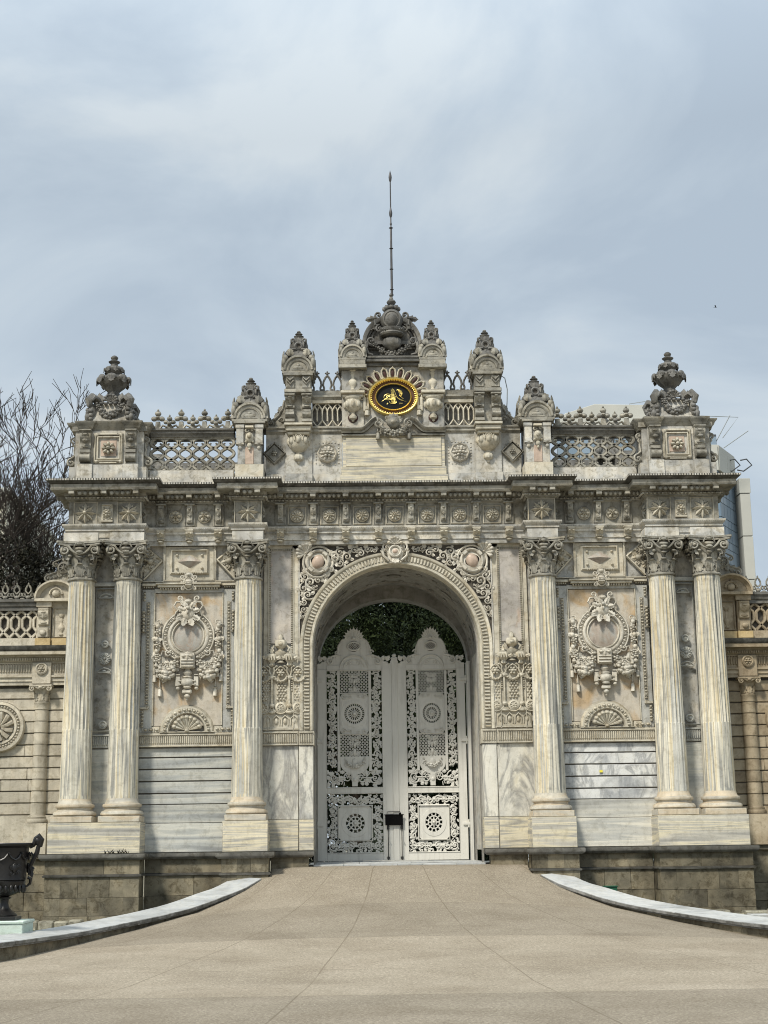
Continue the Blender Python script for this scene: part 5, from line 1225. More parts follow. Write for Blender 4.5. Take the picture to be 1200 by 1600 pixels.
g = G(); g.push(rel(.01, -.21, 10.84)); oring(g, (0.001, .001), (.41, .315), [(0, .045), (1, .035)]); g.pop(); part('black_field', g, 'enamel', md)
g = G(); g.push(rel(.01, -.21, 10.84)); oring(g, (.40, .31), (.56, .435), [(0, .02), (.5, .025), (1, .02)]); g.pop(); part('brown_recess', g, 'brown_in', md)
g = G(); g.push(rel(.0, -.26, 10.84, .0019)); g.push(tr(-190, 0, 0) @ tr(0, 0, 0))
# coordinates in units of about 2 mm, traced as strokes of the monogram
def stroke(pts, w, w1=None, h=6):
    p = np.array([(x, y, h) for x, y in pts], float)
    t = np.linspace(0, 1, len(p)); tt = np.linspace(0, 1, len(p)*3); q = np.stack([np.interp(tt, t, p[:, i]) for i in range(3)], 1)
    k_ = len(q); q2 = q.copy()
    for _ in range(2): q2[1:-1] = (q2[:-2]+q2[1:-1]*2+q2[2:])/4
    w1 = w if w1 is None else w1
    tube(g, q2, list(np.linspace(w*.72, w1*.72, k_)*(.35+.65*np.sin(PI*np.clip(np.linspace(.08, .92, k_), 0, 1))**.5)), 6, .6)
g.pop(); g.push(tr(0, 0, 0))
for i, (x, h_) in enumerate(((-20, 96), (-6, 110), (8, 100))): stroke([(x+14, -40), (x+6, 0), (x, 50), (x-2, h_)], 5, 3); stroke([(x-2, h_), (x+8, h_-14), (x+10, h_-22)], 4, 1)
stroke([(10, 96), (26, 60), (38, 20), (56, -16), (90, -40), (130, -52), (165, -58)], 5, 1.5)
stroke([(20, 80), (34, 30), (52, -6), (88, -30), (130, -46)], 3.5, 1.5)
stroke([(-10, 20), (-60, 44), (-106, 24), (-118, -10), (-90, -38), (-40, -40), (0, -20), (14, 0)], 5, 3)
stroke([(-14, 6), (-54, 22), (-84, 8), (-86, -14), (-60, -26), (-20, -18), (4, -4)], 4.5, 3)
stroke([(-40, 24), (-60, 0), (-90, -24), (-140, -56)], 4, 1.5); stroke([(-44, 26), (-30, 8), (-56, -2), (-30, -16)], 3)
for y_ in (-8, -24, -40, -56, -70): stroke([(-30+abs(y_)*.1, y_+6), (-4, y_-4), (24, y_+4), (40-abs(y_)*.25, y_+10)], 7, 4)
for y_ in (4, 20, 34): stroke([(-18, y_), (2, y_-6), (20, y_)], 6, 4)
stroke([(-46, -54), (-40, -78), (-10, -90), (30, -84), (50, -62), (44, -50)], 5, 3)
stroke([(-20, -66), (10, -74), (36, -64)], 6)
for a_, b_, w_ in ((68, 84, 9), (80, 74, 12), (94, 60, 12), (104, 42, 11), (104, 22, 10), (98, 8, 8), (84, 16, 7), (112, 56, 7), (112, 34, 7), (88, 88, 6)): ell(g, (a_, b_, 6), (w_, w_*.8, 5), 7, 5)
stroke([(50, 88), (66, 98), (90, 90), (112, 70), (120, 44), (112, 18), (100, 2)], 5, 3); stroke([(70, 66), (84, 44), (80, 22), (100, -2), (124, -22)], 4, 2); stroke([(120, -10), (132, -28)], 3)
for x_ in (84, 98, 112): stroke([(x_, -74), (x_+2, -90)], 2.5)
stroke([(78, -92), (118, -90)], 2); stroke([(-72, -72), (-60, -84), (-76, -92)], 2.5)
g.pop(); g.pop(); part('monogram', g, 'gold', md, 'gold calligraphic monogram')
# top crest: half-round pediment, crowned shield, basket and festoon
g = G(); g.push(rel(0, .0, 11.86)); pr_ = [(.66*math.cos(a), .34+.68*math.sin(a)) for a in np.linspace(0, PI, 25)]
prism(g, [(.66, 0)]+pr_+[(-.66, 0)], -.25, .05, .01); sweep(g, [(.63, .0), (.63, .34)]+[(.63*math.cos(a), .34+.65*math.sin(a)) for a in np.linspace(.1, PI-.1, 20)]+[(-.63, .34), (-.63, 0)], [(-.06, .04), (-.05, .09), (-.02, .10), (0, .14), (.06, .16), (.09, .16), (.09, -.2)])
sweep(g, [(.48*math.cos(a), .42+.46*math.sin(a)) for a in np.linspace(0, PI, 20)], [(-.02, .04), (0, .08), (.04, .08), (.06, .04)])
box(g, -.62, .62, .33, .43, .04, .14, .01); box(g, -.6, .6, .22, .28, .04, .10, .01); g.pop(); cp = part('crest_pediment', g, 'finial')
g = G(); g.push(rel(0, -.14, 11.86))
garland(g, (-.46, .36), (.46, .36), .30, .075, 19, .04, random.Random(8), .3)
for s in (-1, 1):
    g.push(scl(s, 1, 1)); scroll(g, (.50, .40), .10, 1.3, -PI/2, 1, .04, .06, [(.38, .28)]); tube(g, [(.60, .36, .05), (.64, .22, .06), (.58, .08, .05), (.46, .06, .04)], [.06, .06, .05, .03], 7); leaf(g, (.56, .40), -.9, .35, .16, .03, .3, 3)
    scroll(g, (.30, .70), .09, 1.4, PI/2, -1, .03, .08, [(.42, .95), (.40, .80)]); scroll(g, (.32, 1.08), .09, 1.3, -PI/2, 1, .035, .0, [(.22, .85), (.30, .95)]); leaf(g, (.36, 1.0), -.15, .30, .16, -.02, .3, 3, .5); leaf(g, (.34, .86), -.5, .3, .15, .0, .3, 3)
    g.pop()
lathe(g.push(tr(0, .14, .06) @ rx(-PI/2) @ scl(1, .7, 1)), [(.03, -.03), (.06, .02), (.10, .06), (.17, .10), (.215, .18), (.21, .28), (.16, .33), (.12, .36), (.27, .38), (.30, .42), (.28, .46), (.31, .50), (.31, .55), (.2, .58)], 28, lambda th, z, i: 1+.07*np.abs(np.cos(7*th)) if 2 < i < 7 else np.ones_like(th)); g.pop()
eggs(g, [(-.26, .62), (.26, .62)], .06, .02, .24, False)
ell(g, (0, .93, .03), (.27, .30, .15), 16, 10); ell(g, (0, .90, .12), (.15, .17, .10), 14, 8)
tube(g, [(.19*math.cos(a), .91+.21*math.sin(a), .14) for a in np.linspace(0, 2*PI, 21)], .022, 6)
g.pop(); part('crest_shield', g, 'finial', cp)
g = G(); g.push(tr(0, -.02, 13.05))
for k in range(8): g.push(rz(k*PI/4)); ell(g, (.15, 0, .09), (.075, .07, .07)); leaf(g, (.1, 0), 0, .12, .1, .12, .4, 2); g.pop()
lathe(g, [(.12, -.1), (.10, 0), (.16, .06), (.12, .13), (.07, .16), (.06, .19), (.10, .23), (.115, .27), (.09, .31), (.05, .34), (.045, .38), (.03, .41), (.05, .44), (.04, .48), (.02, .5)], 16); g.pop(); part('crest_knop', g, 'finial', cp)
# plain back of the attic so that it stands from other sides too
g = G(); box(g, -7.4, 7.4, .9, 3.3, 8.66, 8.9, .02)
for s in (-1, 1): box(g, s*5.8, s*7.5, 2.4, 3.4, 8.70, 10.2, .02); box(g, s*3.05, s*3.7, 2.6, 3.4, 8.7, 10.3, .02)
for s in (-1, 1):
    box(g, s*3.7, s*5.8, 3.1, 3.3, 8.7, 9.2, .01); box(g, s*3.7, s*5.8, 3.1, 3.3, 9.95, 10.15, .01)
    for k in range(6): lathe(g.push(tr(s*(3.85+.34*k), 3.2, 9.2)), [(.05, 0), (.03, .1), (.07, .3), (.03, .5), (.05, .75)], 8); g.pop()
part('rear_parapet', g, 'finial')
small_finial(5.62, 3.0, 10.15, .6, 1.25)

# ================================================================== flagpole
g = G(); g.push(tr(.02, -.02, 13.48))
lathe(g, [(.030, 0), (.028, .9), (.026, 1.78), (.018, 1.80), (.016, 2.2), (.014, 3.0), (.03, 3.04), (.04, 3.12), (.035, 3.18), (0, 3.32)], 10)
for z_, r_, h_ in ((.03, .05, .03), (.17, .05, .02), (.70, .05, .02), (1.24, .05, .02), (1.78, .055, .02)): lathe(g, [(.02, z_-h_), (r_, z_), (.02, z_+h_)], 10)
lathe(g, [(.016, 2.05), (.035, 2.10), (.042, 2.18), (.025, 2.26), (.016, 2.32)], 10); lathe(g, [(.016, 1.84), (.028, 1.88), (.016, 1.93)], 10)
lathe(g, [(.015, 3.03), (.05, 3.14), (.045, 3.22), (.0, 3.34)], 10) if False else None
g.pop()
pole = obj('flagpole', g, 'pole'); tag(pole, 'thin dark ringed flagpole rising from the crest of the gateway', 'flagpole')
# ================================================================== gate leaves
def sw(g, x, z, r_, d, rr, wd=.02):
    a0 = rr.uniform(0, 6.28); P = spiral((x, z), r_, 1.25, a0, d, .2)
    tube(g, [(p[0], p[1], 0) for p in P], [wd*(1-.4*i/len(P)) for i in range(len(P))], 5, .9); ell(g, (P[-1][0], P[-1][1], 0), (wd*1.3, wd*1.3, wd), 6, 4)
def openwork(g, x0, x1, z0, z1, seed=0, dens=1.):
    """pierced acanthus scrolls filling a rectangle"""
    rr = random.Random(seed); w_, h_ = x1-x0, z1-z0
    r_ = min(w_, h_)*.42; 
    if h_ >= w_:
        n = max(1, int(round(h_/(2.05*r_)))); cs = [(x0+w_/2, z0+(k+.5)*h_/n) for k in range(n)]
    else:
        n = max(1, int(round(w_/(2.05*r_)))); cs = [(x0+(k+.5)*w_/n, z0+h_/2) for k in range(n)]
    for k, (x, z) in enumerate(cs):
        d = 1 if k % 2 else -1
        sw(g, x, z, r_*.86, d, rr, .020); sw(g, x+rr.uniform(-.3, .3)*r_, z+rr.uniform(-.3, .3)*r_, r_*.45, -d, rr, .016)
        for q in range(int(9*dens)):
            a = rr.uniform(0, 6.28); q1 = rr.uniform(.35, 1.0)*r_; leaf(g, (x+q1*math.cos(a), z+q1*math.sin(a)), a+rr.uniform(-1.2, 1.2), r_*rr.uniform(.55, .95), r_*.5, -.01, .08, 3, .18, 7, .02)
        for q in range(3):
            a = rr.uniform(0, 6.28); tube(g, [(x+r_*.8*math.cos(a), z+r_*.8*math.sin(a), 0), (x+r_*1.3*math.cos(a+.2), z+r_*1.3*math.sin(a+.2), 0)], .014, 5)
    # links between neighbouring scrolls
    for (a, b), (c_, d_) in zip(cs[:-1], cs[1:]):
        tube(g, [(a+.3*r_, b+.7*(d_-b)/2, 0), ((a+c_)/2, (b+d_)/2, 0), (c_-.3*r_, d_-.7*(d_-b)/2, 0)], .018, 5)
def diaglat(g, x0, x1, z0, z1, st=.082, w_=.010):
    h_ = z1-z0
    for d in (1, -1):
        k = x0-h_
        while k < x1+h_:
            a, b = (k, z0), (k+h_, z1)
            if d < 0: a, b = (k+h_, z0), (k, z1)
            # clip to x range
            (ax, az), (bx_, bz) = a, b
            if ax > bx_: ax, az, bx_, bz = bx_, bz, ax, az
            t0, t1 = max(0, (x0-ax)/(bx_-ax)), min(1, (x1-ax)/(bx_-ax))
            if t1-t0 > .02: tube(g, [(ax+(bx_-ax)*t0, az+(bz-az)*t0, 0), (ax+(bx_-ax)*t1, az+(bz-az)*t1, 0)], w_*1.3, 4)
            k += st*1.414*.72
def holeplate(g, x0, x1, z0, z1, cx, cz, r_, th=.03):
    n = 40; A = [2*PI*(k+.5)/n for k in range(n)]; ci = [(cx+r_*math.cos(a), cz+r_*math.sin(a)) for a in A]; ou = []
    for a in A:
        c, s = math.cos(a), math.sin(a); t = min(((x1-cx) if c > 0 else (x0-cx))/c if abs(c) > 1e-6 else 9, ((z1-cz) if s > 0 else (z0-cz))/s if abs(s) > 1e-6 else 9); ou.append((cx+t*c, cz+t*s))
    V = [(x, z, th/2) for x, z in ci+ou]+[(x, z, -th/2) for x, z in ci+ou]; F = []
    for i in range(n):
        j = (i+1) % n; F += [(i, n+i, n+j, j), (2*n+i, 2*n+j, 3*n+j, 3*n+i), (i, j, 2*n+j, 2*n+i)]
    g.add(V, F)
def leafdoor(s, cx, sx, label):
    T = rel(cx, 2.66, 0) @ scl(sx*(1 if s < 0 else -1), 1, 1)      # local -x = hinge side
    g = G(); g.push(T)
    box(g, -.91, -.68, .07, 4.70, -.035, .03, .006); box(g, .68, .91, .07, 4.72, -.035, .03, .006)
    box(g, -.68, .68, .07, .27, -.035, .028, .006); box(g, -.68, .68, 1.66, 1.82, -.035, .028, .006); box(g, -.68, .68, 4.66, 4.80, -.035, .028, .006)
    for q in (-1, 1): box(g, q*.35, q*.42, 2.20, 4.66, -.03, .026, .005)
    for x0, x1, z0, z1 in ((-.66, .66, .28, 1.65), (-.66, .66, 1.83, 4.65)): frame(g, x0-.02, x1+.02, z0-.02, z1+.02, .025, 0, .04)
    g.pop(); lf = part('gate_leaf', g, 'gate', gate, label)
    g = G(); g.push(T)
    openwork(g, -.67, -.42, 2.30, 4.65, 1); openwork(g, .42, .67, 2.30, 4.65, 2)
    openwork(g, -.67, .0, 1.84, 2.26, 3, 1.3); openwork(g, 0, .67, 1.84, 2.26, 4, 1.3)
    openwork(g, -.66, .66, 1.38, 1.64, 5, 1.3); openwork(g, -.66, .66, .28, .54, 6, 1.3); openwork(g, -.66, -.42, .56, 1.36, 7); openwork(g, .42, .66, .56, 1.36, 8)
    g.pop(); part('scroll_openwork', g, 'gate', lf)
    for z0, z1 in ((4.10, 4.66), (2.56, 3.10)):
        g = G(); g.push(T)
        diaglat(g, -.35, .35, z0, z1); zc = (z0+z1)/2
        ell(g, (0, zc-.16, 0), (.05, .09, .035), 8, 5); ell(g, (0, zc+.02, 0), (.035, .06, .03), 8, 5); [leaf(g, (0, zc+q), PI/2+q2, .17, .10, -.01, .1, 3, .2, 7, .02) for q in (-.25, .0, .12) for q2 in (-1.0, 1.0)]; [scroll(g, (q*.10, zc+.18), .06, 1.1, 0, q, .018, .0) for q in (-1, 1)]; garland(g, (-.33, z1-.02), (.33, z1-.02), .10, .022, 11, .0, random.Random(2), .3)
        g.pop(); part('diagonal_lattice', g, 'gate', lf)
    for cz, z0, z1, xx, r_, nm in ((3.60, 3.11, 4.09, .35, .262, 'wheel_medallion'), (.96, .56, 1.36, .40, .24, 'pierced_medallion')):
        g = G(); g.push(T); holeplate(g, -xx, xx, z0, z1, 0, cz, r_)
        frame(g, -xx, xx, z0, z1, .03, 0, .04); 
        def ring(a, b, h_=.03): lathe(g.push(tr(0, cz, -.02)), [(a, 0), (a, h_), (a+.006, h_+.012), (b-.006, h_+.012), (b, h_), (b, 0)], 40, None, False); g.pop()
        ring(.245 if cz > 2 else .225, .335, .03)
        if r_ and cz > 2:
            ring(.150, .195, .02); ring(.05, .08, .03); ell(g, (0, cz, .01), .055)
            for k in range(16): a = 2*PI*k/16; tube(g, [(.07*math.cos(a), cz+.07*math.sin(a), 0), (.170*math.cos(a), cz+.170*math.sin(a), 0)], [.009, .018], 5)
            for k in range(28): a = 2*PI*k/28; tube(g, [(.19*math.cos(a), cz+.19*math.sin(a), 0), (.25*math.cos(a), cz+.25*math.sin(a), 0)], .012, 5)
            for q in (-1, 1): [(scroll(g, (q*.25, cz+e_*.42), .07, 1.2, 0, q*e_, .02, .02), leaf(g, (q*.17, cz+e_*.38), PI/2*e_+q*.9, .14, .08, .01, .1, 3), scroll(g, (q*.10, cz+e_*.43), .05, 1.1, PI, -q*e_, .016, .02), leaf(g, (q*.30, cz+e_*.30), -PI/2*e_, .14, .07, .01, .1, 3)) for e_ in (-1, 1)]
        else:
            ring(.045, .085, .03); ring(.135, .165, .02); ell(g, (0, cz, .01), .05)
            for k in range(12): a = 2*PI*(k+.5)/12; tube(g, [(.15*math.cos(a), cz+.15*math.sin(a), 0), (.24*math.cos(a), cz+.24*math.sin(a), 0)], .016, 5); ell(g, (.20*math.cos(a), cz+.20*math.sin(a), 0), (.024, .024, .015), 6, 4)
            for k in range(8): a = 2*PI*k/8; tube(g, [(.08*math.cos(a), cz+.08*math.sin(a), 0), (.15*math.cos(a), cz+.15*math.sin(a), 0)], .018, 5)
        g.pop(); part(nm, g, 'gate', lf)
    g = G(); g.push(T)       # mask panel under the lattice
    A = [(-.35, 2.56), (-.35, 2.40)]+[(.35*math.cos(a), 2.40+.28*math.sin(a)) for a in np.linspace(PI, 2*PI, 15)]+[(.35, 2.56)]
    prism(g, A, -.02, .01, .004); garland(g, (-.24, 2.50), (.24, 2.50), .18, .035, 11, .01, random.Random(2)); ell(g, (0, 2.42, .01), (.08, .10, .03)); [scroll(g, (q*.2, 2.38), .07, 1.2, 0, q, .02, .01) for q in (-1, 1)]
    tube(g, [(x, z, .01) for x, z in A[1:-1]], .02, 6); box(g, -.07, .07, 1.84, 2.14, -.02, .02, .006); ell(g, (0, 2.0, .01), (.06, .06, .03))
    g.pop(); part('mask_panel', g, 'gate', lf)
    g = G(); g.push(T)       # shaped top with palmette
    n = 72; P = []
    for k in range(n+1):
        x = -.91+1.82*k/n; a = abs(x)
        z = 4.80+.13*(.91-a)/.25 if a > .66 else (4.93+.04*(.66-a)/.20 if a > .46 else (4.97+.10*(.46-a)/.05 if a > .41 else 5.07+.40*max(0, 1-(a/.41)**4)**.5))
        z += .014*math.sin(k*1.6)
        P.append((x, z))
    prism(g, [(-.91, 4.70)]+P+[(.91, 4.70)], -.03, .015, .006)
    tube(g, [(x, z, .0) for x, z in P], .025, 6)
    tube(g, [(.34*math.cos(a), 4.74+.30*math.sin(a), .02) for a in np.linspace(0, PI, 17)], .024, 6); tube(g, [(.25*math.cos(a), 4.74+.2*math.sin(a), .02) for a in np.linspace(0, PI, 13)], .016, 6)
    scroll(g, (-.12, 4.84), .06, 1, 0, 1, .02, .01); scroll(g, (.12, 4.84), .06, 1, PI, -1, .02, .01)
    for q in (-1, 1): scroll(g, (q*.58, 4.90), .10, 1.3, PI/2, -q, .025, .02, [(q*.30, 5.03), (q*.45, 5.05)]); [leaf(g, (q*(.42+.13*k), 4.90), PI/2-q*.5, .16, .10, .0, .3, 3) for k in range(4)]; scroll(g, (q*.42, 5.12), .07, 1.1, 0, q, .022, .0); ell(g, (q*.80, 4.98, 0), (.05, .04, .03))
    for k in range(9):
        a = PI*(.04+.92*k/8); leaf(g, (.27*math.cos(a), 5.20+.20*math.sin(a)), a, .16, .11, -.01, .25, 3, .3, 7, .02)
    ring_ = [(.16*math.cos(a), 5.27+.10*math.sin(a), .02) for a in np.linspace(0, 2*PI, 21)]; tube(g, ring_, .025, 6)
    for k in range(-2, 3):
        for d in (1, -1): tube(g, [(k*.06-.07*d, 5.20, .025), (k*.06+.07*d, 5.34, .025)], .008, 4)
    for a in np.linspace(.45, PI-.45, 9): leaf(g, (0, 5.42), a, .36-.05*abs(a-PI/2), .10, .0, .2, 2, .3, 8, .02)
    ell(g, (0, 5.47, .02), (.06, .05, .04)); g.pop(); part('palmette_crest', g, 'gate', lf)
    g = G(); g.push(T); lathe(g.push(tr(0, 5.27, .017)), [(.14, 0), (.13, .002), (0, .002)], 18); g.pop(); g.pop(); part('crest_shade_disc', g, 'backing_and_hole', lf)  # thin dark disc on the solid crest plate, painted shade of an opening
    for zz in (4.42, 2.93, .92):
        g = G(); g.push(T); box(g, -.985, -.78, zz-.035, zz+.035, .0, .06, .008); g.push(tr(-.93, zz, .03) @ rx(-PI/2)); lathe(g, [(.0, -.10), (.03, -.09), (.03, .09), (0, .10)], 10); g.pop(); g.pop(); part('hinge', g, 'gate', lf)
leafdoor(-1, -.985, 1.0, 'left leaf of the white openwork gate, its lower holes showing daylight')
leafdoor(1, .925, .91, 'right leaf of the white openwork gate')
g = G(); box(g, -.065, .09, 2.60, 2.70, .07, 4.94, .012); box(g, -.085, -.06, 2.62, 2.67, .07, 4.9, .004); box(g, .085, .11, 2.62, 2.67, .07, 4.9, .004)
lathe(g.push(tr(.012, 2.65, 4.94) @ scl(1, .6, 1)), [(.08, 0), (.09, .03), (.04, .06), (.06, .10), (0, .14)], 12); g.pop(); part('meeting_post', g, 'gate')
g = G(); box(g, 1.80, 1.90, 2.50, 2.9, 0.05, 4.86, .01); box(g, 1.825, 1.875, 2.47, 2.51, .05, 4.8, .006); part('gate_post', g, 'gate'); g = G(); box(g, -1.925, -1.905, 2.6, 2.75, .05, 4.8, .005); part('gate_post', g, 'gate'); g = G()
for x_ in (-.19, .14):
    g = G(); tube(g, [(x_, 2.56, .08), (x_, 2.56, .86)], .011, 6); tube(g, [(x_, 2.56, .60), (x_, 2.50, .60)], .012, 6); box(g, x_-.03, x_+.03, 2.58, 2.62, .80, .90, .005); box(g, x_-.03, x_+.03, 2.58, 2.62, .10, .16, .005); part('drop_bolt', g, 'darkmetal')
g = G(); xs_ = [-1.93, -1.25, -.66, -.05, .52, 1.28, 1.93]
for a, b in zip(xs_[:-1], xs_[1:]): box(g, a+.003, b-.003, -.02+.02*math.sin(a*9), .9, -.09, .022, .008)
for a, b in zip([-1.93, -.9, .3, 1.93][:-1], [-.9, .3, 1.93]): box(g, a+.003, b-.003, .904, 2.45, -.09, .05, .008)
box(g, -1.93, 1.93, 2.454, 3.4, -.09, .055, .008); part('threshold', g, 'coping')
g = G(); box(g, -.26, .17, 2.535, 2.56, .90, 1.14, .006); box(g, -.28, .19, 2.53, 2.565, 1.135, 1.16, .006); tube(g, [(-.22, 2.55, 1.15), (-.20, 2.58, 1.22), (.10, 2.58, 1.22), (.13, 2.55, 1.15)], .008, 5)
ell(g, (.10, 2.52, 1.17), .03); bd = obj('sign_board', g, 'board'); tag(bd, 'small blank black board hung where the two white gate leaves meet', 'board')
# ================================================================== flanking walls
def side_wall(s, mat, label):
    r_ = thing('garden_wall', label, 'wall', (s*10, .4, -1.3), 'garden walls flanking the gateway')
    def p(n, g, m=mat): return obj(n, g, m, r_)
    xs, xe = 7.55, 17.0; rr = random.Random(9)
    cols = [8.19, 10.08, 12.1, 14.1, 16.1]
    g = G(); box(g, s*xs, s*xe, .44, 1.3, -1.3, 6.0, 0); p('core', g, 'backing_and_hole')
    g = G()
    zs = [-1.3, -.9, -.5, -.1]; 
    for a, b in zip(zs[:-1], zs[1:]):
        x = xs
        while x < xe:
            w_ = rr.uniform(.5, 1.0); x2 = min(xe, x+w_); box(g, s*x+.003*s, s*x2-.003*s, .28, .6, a+.003, b-.003, .006); x = x2
    box(g, s*xs, s*xe, .30, .6, -.10, .22, .006); box(g, s*xs, s*xe, .20, .6, .22, .33, .01); p('wall_foot', g, 'plinth')
    g = G(); box(g, s*xs, s*xe, .34, .6, .33, 1.20, .01)
    zs = [1.21+.262*k for k in range(12)]
    mc = [(a+b)/2 for a, b in zip(cols[:-1], cols[1:])]
    for i, (a, b) in enumerate(zip(zs[:-1], zs[1:])):
        x = xs
        while x < xe:
            x2 = min(xe, x+rr.uniform(.55, 1.1)); 
            box(g, s*x, s*x2, .40, .6, a+.009, b-.009, .014); x = x2+.0
    p('rusticated_courses', g)
    for c_ in cols:
        g = G(); g.push(tr(s*c_, .40, 0)); box(g, -.26, .26, -.26, .1, .33, 1.02, .01)
        lathe(g, [(.24, 1.03), (.25, 1.07), (.24, 1.11), (.20, 1.13), (.21, 1.16), (.185, 1.19)], 24); zz = 1.19
        zl = [1.21+.262*k for k in range(11)]; pr_ = [(.18, 1.19)]
        for z in zl[1:-1]: k_ = 1-.03*(z-1.2); pr_ += [(.18*k_, z-.02), (.165*k_, z-.012), (.165*k_, z+.008), (.18*k_, z+.016)]
        pr_ += [(.165, 3.70), (.18, 3.72), (.18, 3.75), (.16, 3.76)]; lathe(g, pr_, 24); g.pop(); q_ = p('engaged_column', g)
        g = G(); g.push(tr(s*c_, .40, 0)); lathe(g, [(.155, 3.76), (.155, 3.95), (.20, 4.08), (.1, 4.1)], 16); box(g, -.26, .26, -.26, .1, 4.09, 4.14, .01)
        for k in range(5): g.push(rz(-PI/2+k*PI/4+PI/2-PI/2+PI/4*-0) @ tr(0, 0, 0)); g.pop()
        for k in range(-2, 3): g.push(rz(k*PI/4) @ tr(0, -.15, 3.77) @ RB); leaf(g, (0, 0), PI/2, .2, .12, 0, .5, 3, .25); g.pop()
        g.push(tr(0, -.21, 4.05) @ RB); [scroll(g, (q*.19, 0), .07, 1.4, PI/2, -q, .022, .02, [(0, -.03), (q*.1, .03)]) for q in (-1, 1)]; ell(g, (0, .03, .02), (.06, .05, .04)); g.pop(); g.pop()
        obj('capital', g, mat, q_)
        g = G(); box(g, s*c_-.22, s*c_+.22, .22, .5, 4.16, 4.66, .01); g.push(rel(s*c_, .22, 4.51)); lathe(g, [(.14, 0), (.14, .03), (.11, .04), (.09, .02), (0, .02)], 18); rosette(g, .09, .05, 6, .4, 1, False); g.pop(); p('frieze_block', g)
        g = G(); box(g, s*(c_-.18) , s*(c_+.18), .20, .5, 5.05, 5.22, .008); p('pier_foot', g, 'ochre')
        g = G(); box(g, s*(c_-.15), s*(c_+.15), .28, .5, 5.22, 5.95, .008); g.push(rel(s*c_, .28, 5.92)); console(g, .24, .40, .10); g.pop(); g.push(rel(s*c_, .28, 5.35)); box(g, -.13, .13, -.12, .12, 0, .07, .02); ell(g, (0, 0, .08), (.08, .08, .03)); g.pop(); box(g, s*(c_-.18), s*(c_+.18), .22, .5, 5.95, 6.15, .01); p('parapet_pier', g)
    g = G(); P = [(s*xs, .30), (s*xe, .30)]; P = P if s > 0 else P[::-1]
    sweep(g, P, [(-.3, 4.14), (0, 4.14), (0, 4.22), (.025, 4.225), (.025, 4.30), (.06, 4.32), (.06, 4.36), (0, 4.37), (0, 4.66), (.03, 4.67), (.05, 4.70), (.05, 4.76), (.09, 4.78), (.09, 4.80), (.26, 4.82), (.26, 4.90), (-.3, 4.91)])
    x_ = xs+.03
    dentils(g.push(tr(0, .22, 4.725) @ RB), [(s*xs, 0), (s*xe, 0)], .055, .03, 0, .04, 0, .55); g.pop()
    n = int((xe-xs)/.06); 
    g.push(rel(0, .30, 0)); flutes(g, min(s*xs, s*xe), max(s*xs, s*xe), 4.42, 4.64, 0, n, .015); g.pop(); p('wall_entablature', g)
    g = G(); sweep(g, P, [(-.3, 4.91), (.27, 4.91), (.30, 4.95), (.32, 5.02), (-.3, 5.06)]); p('wall_cornice', g, 'cornice_top')
    for m_, (c0, c1) in zip(mc, zip(cols[:-1], cols[1:])):      # round shell medallions between the columns
        g = G(); g.push(rel(s*m_, .38, 3.20)); lathe(g, [(.58, -.02), (.58, .05), (.56, .07), (.50, .08), (.49, .05), (.42, .05), (.41, .08), (.36, .08), (.35, .03), (.0, .05)], 40)
        eggs(g, [(.455*math.cos(a), .455*math.sin(a)) for a in np.linspace(0, 2*PI, 50)], .07, .028, .06, False)
        for k in range(11): a = 2*PI*k/11; tube(g, [(.05*math.cos(a), .05*math.sin(a), .05), (.2*math.cos(a+.15), .2*math.sin(a+.15), .07), (.33*math.cos(a+.3), .33*math.sin(a+.3), .05)], [.02, .055, .06], 7)
        ell(g, (0, 0, .07), .05)
        for k in range(14): a = PI*k/13; v = np.array([math.cos(a), math.sin(a)]); 
        for a in np.linspace(.35, PI-.35, 8): tube(g, [(.60*math.cos(a), .60*math.sin(a), .022), (.95*math.cos(a), .95*math.sin(a), .022)], .010, 4) if False else None
        g.pop(); p('shell_medallion', g)
        a_, b_ = c0+.16, c1-.16; n_ = 6; st = (b_-a_)/n_
        g = G(); g.push(tr(0, .38, 0))
        for k in range(n_+1):
            x = a_+k*st
            for i in (0, 1):
                pts = []
                for t, u in ((0, -.5), (.09, -.32), (.22, 0), (.38, .33), (.42, .37), (.68, .37), (.72, .33), (.84, 0), (.95, -.32), (1, -.5)):
                    xx = x+(u*st if i else -u*st); pts.append((s*min(max(xx, a_), b_), 0, 5.24+.64*t))
                tube(g, pts, .037, 6)
            if k < n_: 
                ell(g, (s*(x+st*.5), 0, 5.27), (.03, .03, .03))
        box(g, s*a_, s*b_, -.05, .06, 5.05, 5.24, .008); g.pop(); p('interlaced_balustrade', g)
        g = G(); sweep(g, [(min(s*a_, s*b_), .30), (max(s*a_, s*b_), .30)], [(-.3, 5.88), (0, 5.88), (0, 5.96), (.03, 5.98), (.05, 6.06), (.08, 6.08), (.08, 6.14), (-.3, 6.15)]); p('parapet_rail', g, 'cap')
        g = G(); n5 = 7; st = (b_-a_+.3)/n5
        for k in range(n5):
            g.push(rel(s*(a_-.15+(k+.5)*st), .38, 6.15)); 
            ell(g, (0, .05, 0), (.06, .06, .04)); tube(g, [(.0, .13, 0), (.065, .20, 0), (.06, .26, 0), (.03, .32, 0), (0, .36, 0), (-.03, .32, 0), (-.06, .26, 0), (-.065, .20, 0), (0, .13, 0)], .022, 5); ell(g, (0, .38, 0), (.02, .03, .02))
            for q in (-1, 1): scroll(g, (q*.085, .10), .055, 1, PI/2 if q > 0 else PI/2, -q, .02, .01, [(0, .03), (q*.04, .05)]); ell(g, (q*.12, .02, 0), (.05, .03, .03))
            g.pop()
        p('parapet_cresting', g, 'frieze')
